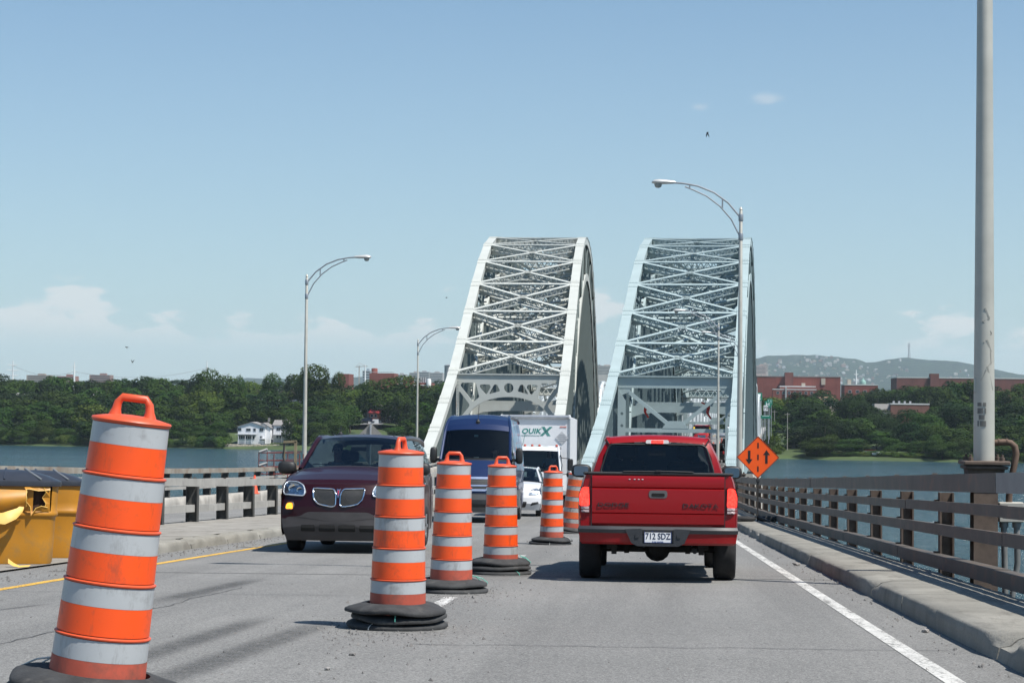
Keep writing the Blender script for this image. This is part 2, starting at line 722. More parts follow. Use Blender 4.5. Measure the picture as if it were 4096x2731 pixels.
def curve_plate(name, outlines, thick, m, parent, smooth=None):
    """flat plate with holes from 2-D outlines (first outer, rest holes); lies in local xz, thickness along y"""
    cu = bpy.data.curves.new(name, 'CURVE')
    cu.dimensions = '2D'
    cu.fill_mode = 'BOTH'
    cu.extrude = thick / 2
    for ol in outlines:
        sp = cu.splines.new('POLY')
        sp.points.add(len(ol) - 1)
        for p, (x, y) in zip(sp.points, ol):
            p.co = (x, y, 0, 1)
        sp.use_cyclic_u = True
    o = bpy.data.objects.new('tmp', cu)
    COL.objects.link(o)
    dg = bpy.context.evaluated_depsgraph_get()
    me = bpy.data.meshes.new_from_object(o.evaluated_get(dg))
    bpy.data.objects.remove(o)
    for v in me.vertices:
        v.co = Vector((v.co.x, -v.co.z, v.co.y))
    me.materials.clear()
    me.materials.append(m)
    return link(name, me, parent)


def circle2(cx, cy, r, n=10):
    return [(cx + r * math.cos(2 * math.pi * k / n), cy + r * math.sin(2 * math.pi * k / n)) for k in range(n)]


def lerp(a, b, t):
    return a + (b - a) * t


def interp(pts, x):
    if x <= pts[0][0]:
        return pts[0][1]
    for (a, va), (b, vb) in zip(pts, pts[1:]):
        if x <= b:
            return va + (vb - va) * (x - a) / (b - a)
    return pts[-1][1]


def smst(a, b, x):
    t = max(0, min(1, (x - a) / (b - a)))
    return t * t * (3 - 2 * t)


# ------------------------------------------------------------------ road paths
SLOPE = 0.0363


def zr(y):
    if y <= 45:
        return -SLOPE * y
    if y < 142:
        t = y - 45
        return -SLOPE * 45 - SLOPE * t + SLOPE / (2 * 97.0) * t * t
    return -SLOPE * 45 - SLOPE * 97 / 2


def dzr(y):
    return (zr(y + 0.5) - zr(y - 0.5))


ZD = zr(200)


def xc(y):
    if y <= 60:
        return -2.4
    if y < 104:
        return -2.4 + 0.0655 / 88.0 * (y - 60) ** 2
    return -2.4 + 0.0655 * 22 + 0.0655 * (y - 104)


def xl(y):        # centre of the left-hand (closed) roadway
    return lerp(-12.7, -11.15, smst(60, 150, y))


def hw(y):        # half width between kerbs, right roadway
    return lerp(4.7, 4.1, smst(60, 150, y))


def hwl(y):
    return lerp(2.65, 4.0, smst(50, 150, y))


A_ASPH = asphalt()
A_CONC = concrete('kerb_concrete', (0.20, 0.192, 0.168), (0.29, 0.278, 0.245), (0.095, 0.088, 0.076))
A_CONC2 = concrete('pale_concrete', (0.33, 0.315, 0.285), (0.42, 0.40, 0.365), (0.18, 0.165, 0.145))
A_DIRT = concrete('gritty_walkway', (0.23, 0.215, 0.19), (0.31, 0.295, 0.265), (0.12, 0.11, 0.095))


def ystations(y0, y1, near=1.0):
    out = [y0]
    while out[-1] < y1 - 1e-6:
        y = out[-1]
        st = near if y < 60 else (3 if y < 160 else 12)
        out.append(min(y1, y + st))
    return out


def strip(name, y0, y1, lf, rf, dz, m, parent=None, near=1.0, nx=1, uv=False):
    mb = MB()
    rows = []
    ys = ystations(y0, y1, near)
    for y in ys:
        rows.append([(lerp(lf(y), rf(y), i / nx), y, zr(y) + (dz(y) if callable(dz) else dz)) for i in range(nx + 1)])
    mb.grid(rows)
    if uv:
        mb.uv = [(i / nx, k / (len(ys) - 1)) for k in range(len(ys)) for i in range(nx + 1)]
    return mb.build(name, m, parent, smooth=180)


road = tag(strip('road', -12, 640, lambda y: xc(y) - hw(y) - 0.3, lambda y: xc(y) + hw(y) + 0.1, 0.0, A_ASPH), kind='structure')
road2 = tag(strip('closed_roadway', -12, 640, lambda y: xl(y) - hwl(y) - 0.1, lambda y: xl(y) + hwl(y) + 0.1, 0.0, A_ASPH), kind='structure')


def median_l(y):
    return lerp(-10.3, xl(y) + hwl(y) + 0.45, smst(60, 140, y))


tag(strip('median_walkway', -12, 150, lambda y: median_l(y) + 0.1, lambda y: xc(y) - hw(y) - 0.02 if y > 27.5 else xc(y) - hw(y) - 0.35, 0.1 - 0.085, A_DIRT), kind='structure')
walk = tag(strip('raised_walkway', 27.6, 150, lambda y: median_l(y) + 0.06, lambda y: xc(y) - hw(y) - 0.33, lambda y: lerp(-0.01, 0.145, smst(27.6, 29.5, y)), A_DIRT, nx=4), kind='structure')

# deck slabs below
def slab(name, y0, y1, lf, rf, top, bot, m):
    mb = MB()
    ys = ystations(y0, y1, 6)
    rows = []
    for y in ys:
        l, r, z = lf(y), rf(y), zr(y)
        rows.append([(l, y, z + top), (r, y, z + top), (r, y, z + bot), (l, y, z + bot), (l, y, z + top)])
    mb.grid(rows)
    return tag(mb.build(name, m), kind='structure')


slab('bridge_deck', -12, 640, lambda y: xc(y) - hw(y) - 0.5, lambda y: xc(y) + hw(y) + 0.93, -0.06, -0.75, A_CONC2)
slab('bridge_deck', -12, 640, lambda y: xl(y) - hwl(y) - 0.5, lambda y: xl(y) + hwl(y) + 0.5, -0.03, -0.75, A_CONC2)
slab('bridge_deck', -12, 150, lambda y: median_l(y) + 0.05, lambda y: xc(y) - hw(y) - 0.55, -0.04, -0.6, A_CONC2)

# piers and girders under the approach (mostly below the line of sight)
G_STEEL = mat('girder_steel', (0.12, 0.15, 0.15), 0.7)
for nm, cf, hf in (('deck_girder', xc, hw), ('deck_girder', xl, hwl)):
    for sgn in (-1, 1):
        mb = MB()
        ys = ystations(-12, 640, 12)
        for a, b in zip(ys, ys[1:]):
            mb.beam((cf(a) + sgn * (hf(a) - 0.6), a, zr(a) - 1.55), (cf(b) + sgn * (hf(b) - 0.6), b, zr(b) - 1.55), 0.3, 1.5)
        g = mb.build(nm, G_STEEL)
        tag(g, 'dark steel plate girder carrying the %s edge of the %s roadway' % ('left' if sgn < 0 else 'right', 'open' if cf is xc else 'closed'), 'girder')

# ---- kerbs: cast lengths with joints, chipped edges
def kerb_piece(y0, y1, face, sgn, hgt, width, seed, chips):
    """face(y) = x of the road-side face; sgn +1 extends to +x"""
    rnd = random.Random(seed)
    mb = MB()
    n = max(6, int((y1 - y0) / 0.22))
    rows = []
    for i in range(n + 1):
        y = lerp(y0, y1, i / n)
        endf = 0.006 if i in (0, n) else 0.0
        ch = 0.0
        for cy, cw, cd in chips:
            ch = max(ch, cd * max(0, 1 - abs(y - cy) / cw))
        j1 = mnoise.noise((y * 2.1, seed, 0.3)) * 0.006
        j2 = mnoise.noise((y * 3.7, seed, 5.3)) * 0.006
        jb = mnoise.noise((y * 1.9, seed, 9.3)) * 0.05 + mnoise.noise((y * 6, seed, 2.3)) * 0.03
        x = face(y)
        z = zr(y)
        pr = [(0.0, -0.03), (0.006 + j1 + ch * 0.25, hgt * 0.5), (0.014 + j1 + ch * 0.9, hgt - 0.022 - ch * 0.5), (0.034 + j2 + ch * 1.2, hgt - 0.003 - ch * 0.25),
              (0.2 + ch * 0.5, hgt + 0.004), (width * 0.6, hgt + 0.012 + j2 * 0.5), (width + jb, hgt + 0.006 + j1), (width + jb * 0.7 - 0.02, -0.12)]
        rows.append([(x + sgn * (a + endf * 0.5), y, z + max(-0.12, b - endf * 0.4)) for a, b in pr])
    mb.grid(rows)
    mb.f.append(tuple(range(8)))
    mb.f.append(tuple(len(mb.v) - 8 + k for k in range(8)))
    return mb


kerb_r = tag(bpy.data.objects.new('kerb', None), 'long pale concrete kerb under the brown steel railing', 'kerb', kind='structure')
COL.objects.link(kerb_r)
cuts = [-12, -2, 4.2, 8.3, 11.6, 13.05, 17.8, 20.2, 24.4, 28.0, 31.6, 36.0, 40.5, 43.6, 48.5, 54, 60, 66, 73, 80, 88, 97, 107, 118, 130]
chipdef = {12.95: (12.9, 0.55, 0.13), 20.1: (20.1, 0.3, 0.1), 28: (27.9, 0.35, 0.09), 40: (40.6, 0.8, 0.14), 44: (43.4, 0.7, 0.12)}
for k, (a, b) in enumerate(zip(cuts, cuts[1:])):
    ch = [c for c in chipdef.values() if a - 1 < c[0] < b + 1]
    rnd = random.Random(k)
    ch.append((lerp(a, b, rnd.random()), 0.2, 0.05))
    kerb_piece(a + 0.012, b - 0.012, lambda y: xc(y) + hw(y), 1, 0.165, 0.97, k + 1, ch).build('kerb_length', A_CONC, kerb_r, smooth=50)
kerb_l = tag(bpy.data.objects.new('kerb', None), 'low broken concrete kerb along the yellow line', 'kerb', kind='structure')
COL.objects.link(kerb_l)
cuts = [27.6, 30.4, 33.1, 35.9, 40, 45, 51, 58, 66, 75, 86, 98, 112, 128, 145]
for k, (a, b) in enumerate(zip(cuts, cuts[1:])):
    ch = [(a, 0.35, 0.12), (b, 0.3, 0.1), (lerp(a, b, 0.4), 0.3, 0.05)]
    kerb_piece(a + 0.03, b - 0.03, lambda y: xc(y) - hw(y), -1, 0.15, 0.36, k + 41, ch).build('kerb_length', A_CONC, kerb_l, smooth=50)
kerb_f = tag(bpy.data.objects.new('kerb', None), 'thick crumbling concrete upstand along the far edge of the closed roadway', 'kerb', kind='structure')
COL.objects.link(kerb_f)
cuts = list(range(30, 150, 8))
for k, (a, b) in enumerate(zip(cuts, cuts[1:])):
    ch = [(a, 0.5, 0.16), (lerp(a, b, 0.3), 0.6, 0.14), (lerp(a, b, 0.7), 0.5, 0.12)]
    kerb_piece(a + 0.02, b - 0.02, lambda y: xl(y) - hwl(y), -1, 0.36, 0.7, k + 81, ch).build('kerb_length', A_CONC2, kerb_f, smooth=50)

# ---- painted lines
P_WHITE = worn_paint('white_road_paint', (0.60, 0.59, 0.555), 0.535)
P_WHITE2 = worn_paint('worn_white_road_paint', (0.66, 0.65, 0.62), 0.52)
P_YEL = worn_paint('yellow_road_paint', (0.72, 0.42, 0.06), 0.56)
tag(strip('white_edge_line', -10, 600, lambda y: xc(y) + hw(y) - 0.565, lambda y: xc(y) + hw(y) - 0.44, 0.004, P_WHITE, near=0.5), kind='structure')
tag(strip('yellow_edge_line', -10, 600, lambda y: xc(y) - 3.98 + 0.12 * smst(20, 40, y), lambda y: xc(y) - 3.86 + 0.12 * smst(20, 40, y), 0.004, P_YEL, near=0.5), kind='structure')
lines = tag(bpy.data.objects.new('lane_marking', None), kind='structure')
COL.objects.link(lines)
for k in range(22):
    a = 15.6 + 9.0 * k
    if a < 17:
        a0, b0 = 16.0, 18.9
    else:
        a0, b0 = a + 2.2, a + 5.2
    strip('lane_dash', a0, b0, lambda y: xc(y) + 0.47, lambda y: xc(y) + 0.60, 0.004, P_WHITE2, lines, near=0.5)

# tyre marks and tar stains
SM = smudge('tyre_rubber_smudge', (0.05, 0.05, 0.05), 0.62)


def mark(pts, w, name='tyre_mark'):
    mb = MB()
    rows, uv = [], []
    pts = [Vector((x, y, 0)) for x, y in pts]
    n = 24
    for k in range(n + 1):
        t = k / n * (len(pts) - 1)
        i = min(int(t), len(pts) - 2)
        p = pts[i].lerp(pts[i + 1], t - i)
        d = (pts[i + 1] - pts[i]).normalized()
        s = Vector((d.y, -d.x, 0))
        row = []
        for j in range(5):
            q = p + s * (w * (j / 4 - 0.5))
            row.append((q.x, q.y, zr(q.y) + 0.003))
            uv.append((j / 4, k / n))
        rows.append(row)
    mb.grid(rows)
    mb.uv = uv
    return tag(mb.build(name, SM, smooth=180), kind='structure')


mark([(-3.16, 10.6), (-3.05, 16.2)], 0.40)
mark([(-2.70, 9.6), (-2.50, 15.9)], 0.42)
mark([(-5.9, 16.4), (-5.75, 17.4)], 0.10)
mark([(-5.45, 15.6), (-5.2, 17.0)], 0.12)
mark([(-4.4, 17), (-4.3, 22)], 0.4)
# narrow transverse joint in the paving
mb = MB()
mb.grid([[(xc(23.2) - 4.6, 22.6, zr(22.6) + 0.002), (xc(23) + 4.69, 23.6, zr(23.6) + 0.002)], [(xc(23.2) - 4.6, 22.66, zr(22.66) + 0.002), (xc(23) + 4.69, 23.66, zr(23.66) + 0.002)]])
tag(mb.build('paving_joint', mat('joint_tar', (0.07, 0.07, 0.07), 0.9)), kind='structure')

# a few sealed cracks
TAR = mat('crack_sealant', (0.055, 0.055, 0.055), 0.7)
for k, (x0, y0, x1, y1, am) in enumerate(((-6.2, 18.6, -2.2, 18.9, 0.12), (-1.6, 13.4, 2.1, 13.7, 0.10), (-1.0, 24.5, 2.2, 24.2, 0.1), (-4.3, 12.0, -4.15, 20.0, 0.1))):
    rows = []
    for i in range(41):
        t_ = i / 40
        x, y = lerp(x0, x1, t_), lerp(y0, y1, t_)
        dd = (mnoise.noise((t_ * 9, k * 3.1, 0)) + 0.5 * mnoise.noise((t_ * 30, k, 1))) * am
        nx_, ny_ = (y1 - y0), -(x1 - x0)
        L = math.hypot(nx_, ny_)
        x, y = x + nx_ / L * dd, y + ny_ / L * dd
        w = 0.006 + 0.004 * mnoise.noise((t_ * 14, k, 4))
        rows.append([(x - nx_ / L * w, y - ny_ / L * w, zr(y) + 0.0035), (x + nx_ / L * w, y + ny_ / L * w, zr(y) + 0.0035)])
    mb = MB()
    mb.grid(rows)
    tag(mb.build('road_crack', TAR), kind='structure')

# ---- loose grit and stones
GRIT = mat('grit', (0.22, 0.21, 0.2), 0.9, rand=0.4, var=0.3)


def stone_mesh(seed, r=1.0):
    bm = bmesh.new()
    bmesh.ops.create_icosphere(bm, subdivisions=1, radius=r)
    rnd = random.Random(seed)
    for v in bm.verts:
        v.co *= rnd.uniform(0.7, 1.15)
        v.co.z *= 0.62
    me = bpy.data.meshes.new('stone')
    bm.to_mesh(me)
    bm.free()
    me.materials.append(GRIT)
    return me


STONES = [stone_mesh(i) for i in range(5)]
gv = MB()
rg = random.Random(11)


def grit(n, f, rmin, rmax):
    for _ in range(n):
        x, y = f()
        r = rg.uniform(rmin, rmax) * (1 if rg.random() < 0.9 else 1.8)
        o = len(gv.v)
        z = zr(y) + 0.002
        a = rg.uniform(0, 6.28)
        pts = [(x + r * math.cos(a + k * 2.094), y + r * math.sin(a + k * 2.094), z) for k in range(3)]
        gv.add(pts + [(x + rg.uniform(-.3, .3) * r, y + rg.uniform(-.3, .3) * r, z + r * rg.uniform(0.7, 1.3))], [(0, 1, 3), (1, 2, 3), (2, 0, 3), (0, 2, 1)])


grit(380, lambda: (-1.9 + rg.gauss(0, 0.35), 14.5 + rg.gauss(0, 0.8)), 0.004, 0.011)
grit(380, lambda: (-1.8 + rg.gauss(0, 0.3), 19 + rg.gauss(0, 1.2)), 0.004, 0.011)
grit(240, lambda: (-1.9 + rg.gauss(0, 0.6), rg.uniform(10, 40)), 0.005, 0.012)
grit(300, lambda: (xc(0) + 4.66 - abs(rg.gauss(0, 0.22)), rg.uniform(9, 50)), 0.005, 0.014)
grit(700, lambda: (-7.0 + abs(rg.gauss(0, 0.25)), rg.uniform(20, 45)), 0.006, 0.018)
grit(400, lambda: (rg.uniform(-6, 2), rg.uniform(9, 30)), 0.003, 0.008)
tag(gv.build('road_grit', GRIT, fix=False), 'fine loose grit scattered along lane line and kerbs', kind='stuff')
for k, (px, py, r, lab) in enumerate(((1408, 2622, 0.022, 'small pale stone on the road left of the nearest upright barrel'), (3700, 2524, 0.035, 'pale broken stone in the gutter beside the right kerb'),
                                 (1310, 2680, 0.022, 'dark flat lump on the road near the leaning barrel'), (3186, 2258, 0.05, 'dark scrap of debris in the gutter near the white line'),
                                 (3195, 2215, 0.03, 'small stone under the kerb edge far down the gutter'))):
    d = 7800 * 1.13 / max(1, (py - 1930 - (px - 2580) * 0.0105))
    p = at(px, py, d)
    o = link('stone', STONES[k % 5])
    o.location = (p.x, p.y, zr(p.y) + r * 0.4)
    o.scale = (r * 1.3, r, r)
    o.rotation_euler = (0, 0, k)
    tag(o, lab, 'stone')


# ------------------------------------------------------------------ railings
R_BROWN = mat('brown_rail_paint', (0.092, 0.079, 0.066), 0.62, var=0.25, scale=1.5, stain=(0.19, 0.10, 0.06), stain_amt=0.55, stain_scale=3, bmp=0.15, bscale=25)
R_GREY = mat('grey_rail_paint', (0.225, 0.225, 0.22), 0.6, var=0.1, stain=(0.12, 0.10, 0.09), stain_amt=0.2)
R_RUST = mat('rusty_post', (0.105, 0.076, 0.058), 0.8, var=0.35, scale=5, stain=(0.05, 0.035, 0.03), stain_amt=0.6, stain_scale=6)
R_PALE = mat('weathered_grey_rail', (0.32, 0.31, 0.285), 0.8, var=0.18, scale=1.2, stain=(0.20, 0.19, 0.18), stain_amt=0.6, stain_scale=4)
R_DARK = mat('dark_post', (0.055, 0.055, 0.05), 0.8, var=0.3)
R_OLD = mat('patchy_brown_grey_rail', (0.27, 0.25, 0.21), 0.8, var=0.2, scale=0.8, stain=(0.17, 0.11, 0.07), stain_amt=0.9, stain_scale=0.9)
BOLT = mat('bolt_steel', (0.12, 0.09, 0.07), 0.6, 0.4)


def railing(label, cat, xf, y0, y1, s, rails, post, sgn, seg, group=None, jit=0.006, skip=()):
    root = thing('railing', label, cat, (xf(y0), y0, zr(y0)))
    org = Vector(root.location)
    rnd = random.Random(int(y0 * 7 + s * 100))
    P = lambda y, x, z: Vector((xf(y) + x, y, zr(y) + z)) - org
    n = int((y1 - y0) / s)
    pz0, pz1, pw, ph, pm, px = post
    first = None
    for k in range(n + 1):
        y = y0 + k * s
        if any(abs(y - q) < 0.6 for q in skip):
            continue
        mb = MB()
        a, b = P(y, sgn * px, pz0), P(y, sgn * px + rnd.uniform(-.015, .015), pz1)
        mb.ibeam(a, b, pw, ph, 0.022, 0.02, up=(1, 0, 0))
        mb.box(a + Vector((0, 0, 0.03)), (ph + 0.08, pw + 0.08, 0.03))
        mb.build('post', pm, root)
        for (z0, z1, w, m, x0) in rails:
            if z1 - z0 > 0.09 and y < 75:
                t_ = MB()
                t_.box(P(y, sgn * (x0 + w * 0.25), z1 + 0.012), (0.06, 0.05, 0.022)).build('bolt', BOLT, root)
    for (z0, z1, w, m, x0) in rails:
        k = 0
        while k < n:
            ya, yb = y0 + (k - 0.28) * s, y0 + (min(k + seg, n) - 0.28) * s
            mb = MB()
            j1, j2 = rnd.uniform(-jit, jit), rnd.uniform(-jit, jit)
            ns = max(1, int((yb - ya) / 3))
            for q in range(ns):
                u, v = lerp(ya, yb, q / ns), lerp(ya, yb, (q + 1) / ns)
                g = 0.004
                mb.beam(P(u + (g if q == 0 else 0), sgn * x0 + j1, (z0 + z1) / 2 + lerp(j1, j2, q / ns)), P(v - (g if q == ns - 1 else 0), sgn * x0 + j1, (z0 + z1) / 2 + lerp(j1, j2, (q + 1) / ns)), w, z1 - z0)
            mm = m(0.5 * (ya + yb)) if callable(m) else m
            mb.build('rail', mm, root)
            k += seg
    return root


rail_off = lambda y: xc(y) + lerp(5.85, 4.45, smst(60, 125, y))
top_m = lambda y: R_GREY if y < 20.5 else R_BROWN
railing('brown steel railing with four rails along the right kerb', 'railing', rail_off, 23.8 - 3.55 * 7, 128, 3.55,
        [(1.075, 1.27, 0.11, top_m, 0.0), (0.835, 0.955, 0.05, R_BROWN, 0.04), (0.56, 0.69, 0.06, R_BROWN, 0.04), (0.19, 0.335, 0.18, R_BROWN, 0.0)],
        (-0.35, 1.06, 0.15, 0.17, R_RUST, 0.17), 1, 2, skip=(20.25,))
railing('weathered grey railing of two rails between the two roadways', 'railing', lambda y: median_l(y) + 0.35, 23.9, 128, 3.1,
        [(0.93, 1.10, 0.18, R_PALE, 0.0), (0.36, 0.52, 0.09, R_PALE, 0.02)],
        (0.0, 0.92, 0.16, 0.26, R_DARK, 0.0), 1, 1)
railing('patchy brown and grey railing on the outer side of the closed roadway', 'railing', lambda y: xl(y) - hwl(y) - 0.35, 33, 128, 3.1,
        [(1.17, 1.34, 0.16, R_OLD, 0.0), (0.87, 0.97, 0.1, R_PALE, 0.0), (0.62, 0.72, 0.1, R_PALE, 0.0)],
        (0.3, 1.16, 0.18, 0.26, R_DARK, 0.12), -1, 2)

# ------------------------------------------------------------------ river and far bank
WATER_Z = -13.0
mb = MB()
mb.grid([[(x, y, WATER_Z) for x in (-9000, -2500, -700, -300, 0, 300, 700, 2500, 9000)] for y in (-1400, -300, 0, 200, 420, 600, 760, 1500, 6000)])
tag(mb.build('river', watermat()), kind='structure')

S0, S1 = at(0, 1779, 684), at(4096, 1848, 578)
S0.z = S1.z = 0
SE = (S1 - S0).normalized()
SN = Vector((-SE.y, SE.x, 0))
SHORE_L = (S1 - S0).length
HT = [(-40, -17), (0, -13.25), (2, -12.5), (10, -11.4), (35, -9.3), (90, -5.2), (180, -1.5), (320, 0.5), (900, 2), (2500, 4), (12000, 6)]


def shore_t(x, y):
    p = Vector((x, y, 0)) - S0
    a, t = p.dot(SE), p.dot(SN)
    t -= mnoise.noise((a / 55.0, 2.2, 0)) * 7 + mnoise.noise((a / 14.0, 5.1, 0)) * 2
    return a, t


def ground_z(x, y):
    a, t = shore_t(x, y)
    z = interp(HT, t)
    if t > 3:
        z += mnoise.noise((x / 60.0, y / 60.0, 1.1)) * 1.1 * min(1, t / 40)
    return z


GRASS = mat('bank_grass', (0.050, 0.078, 0.020), 0.9, var=0.35, scale=0.12, stain=(0.15, 0.13, 0.07), stain_amt=0.25, stain_scale=0.06)
mb = MB()
rows = []
for t in [-40, -15, -4, -1, 1, 3, 6, 10, 16, 25, 40, 60, 90, 130, 180, 260, 400, 700, 1200, 2500, 5000, 7500]:
    row = []
    for a in [-7000, -4000, -2000, -1000, -500, -250] + list(range(-150, 540, 9)) + [600, 800, 1200, 2000, 4000, 7000]:
        p = S0 + SE * a + SN * t
        row.append((p.x, p.y, ground_z(p.x, p.y)))
    rows.append(row)
mb.grid(rows)
tag(mb.build('far_bank', GRASS, smooth=180), kind='structure')

# wooded mountain behind the city
RIDGE = [(-900, 1545), (0, 1535), (800, 1525), (1500, 1512), (1900, 1500), (2300, 1478), (2420, 1466), (2560, 1468), (2700, 1460), (2860, 1452), (2960, 1442), (3020, 1440), (3060, 1430), (3130, 1424), (3200, 1421), (3280, 1423), (3350, 1428),
         (3420, 1437), (3465, 1453), (3500, 1455), (3540, 1446), (3600, 1439), (3660, 1439), (3750, 1446), (3830, 1450), (3880, 1455), (3960, 1472), (4040, 1494), (4130, 1512), (4400, 1540), (5000, 1560)]
MD = 7200.0


def mountain_h(px):
    py = interp(RIDGE, px)
    hy = 1640 + (px - 2048) * 0.01047
    return (hy - py) / F_PX * MD


MSHAPE = [(0, 0), (0.15, 0.10), (0.4, 0.42), (0.62, 0.75), (0.8, 0.96), (0.88, 1.0), (1.0, 0.9)]


def mountain_pt(px, s):
    d = lerp(5200, 7500, s)
    p = at(px, 1640, d)
    h = mountain_h(px) * interp(MSHAPE, s) * (d / MD)
    h += mnoise.fractal((p.x / 260, p.y / 260, 0.4), 1.0, 2.0, 4) * (9 if s > 0.05 else 0) * min(1, s * 4)
    h += mnoise.noise((p.x / 30, p.y / 30, 3.4)) * 3.0
    return Vector((p.x, p.y, 5 + max(-2, h)))


HILL = newmat('forested_hill')
hm, ht_, hb, ho = HILL
cc = mixc(ht_, maprange(ht_, noise_n(ht_, 0.03, 6, 0.75), 0.42, 0.60), (0.005, 0.018, 0.012), (0.028, 0.055, 0.028))
ht_.links.new(cc, hb.inputs['Base Color'])
hb.inputs['Roughness'].default_value = 0.95
bump(ht_, hb, noise_n(ht_, 0.05, 5, 0.7), 1.0, 12)
mb = MB()
cols = list(range(-900, 2400, 90)) + list(range(2400, 4500, 14)) + list(range(4500, 5001, 50))
mb.grid([[mountain_pt(px, s) for px in cols] for s in [0, 0.08, 0.16, 0.25, 0.33, 0.4, 0.46, 0.52, 0.58, 0.64, 0.7, 0.76, 0.81, 0.85, 0.88, 0.92, 1.0]])
tag(mb.build('wooded_hill', hm, smooth=180), kind='structure')

# the summer haze: one even volume round everything
mb = MB()
mb.box((0, 4650, 165), (19600, 12800, 370))
hazem = bpy.data.materials.new('haze_air')
hazem.use_nodes = True
t = hazem.node_tree
for n in list(t.nodes):
    t.nodes.remove(n)
pv = nd(t, 'ShaderNodeVolumePrincipled')
pv.inputs['Color'].default_value = (0.74, 0.87, 1.0, 1)
pv.inputs['Density'].default_value = 0.000058
pv.inputs['Anisotropy'].default_value = 0.1
ho2 = nd(t, 'ShaderNodeOutputMaterial')
t.links.new(pv.outputs[0], ho2.inputs['Volume'])
HAZE = True
if HAZE:
    hz_o = tag(mb.build('haze', hazem), 'thin pale summer haze over river, city and hill', kind='stuff')


# ------------------------------------------------------------------ the two arch spans
B_WHITE = steel_paint('white_bridge_paint', (0.50, 0.52, 0.485), (0.42, 0.24, 0.13), 0.6)
B_DARK = steel_paint('shade_toned_grey_green_paint', (0.17, 0.205, 0.195), (0.2, 0.12, 0.07), 0.4)  # shade inside the steelwork put into the colour of posts, diagonals and hangers
B_SHADEB = steel_paint('shade_toned_blue_grey_paint', (0.14, 0.195, 0.205), (0.2, 0.13, 0.09), 0.3)  # the same painted-in shade for the pale blue bridge
B_BLUE = steel_paint('pale_blue_bridge_paint', (0.36, 0.445, 0.45), (0.33, 0.22, 0.14), 0.3)
RED_RAG = mat('red_ribbon', (0.45, 0.03, 0.02), 0.7)
RIVET = mat('rivet_head', (0.4, 0.42, 0.42), 0.6)


def roundpoly(pts, r=0.03, n=3):
    out = []
    m = len(pts)
    for i in range(m):
        p, a, b = Vector((*pts[i], 0)), Vector((*pts[i - 1], 0)), Vector((*pts[(i + 1) % m], 0))
        d1, d2 = (a - p), (b - p)
        k1, k2 = min(r, d1.length * .45), min(r, d2.length * .45)
        A, B = p + d1.normalized() * k1, p + d2.normalized() * k2
        for q in range(n + 1):
            t_ = q / n
            v = A * (1 - t_) ** 2 + p * 2 * t_ * (1 - t_) + B * t_ * t_
            out.append((v.x, v.y))
    return out


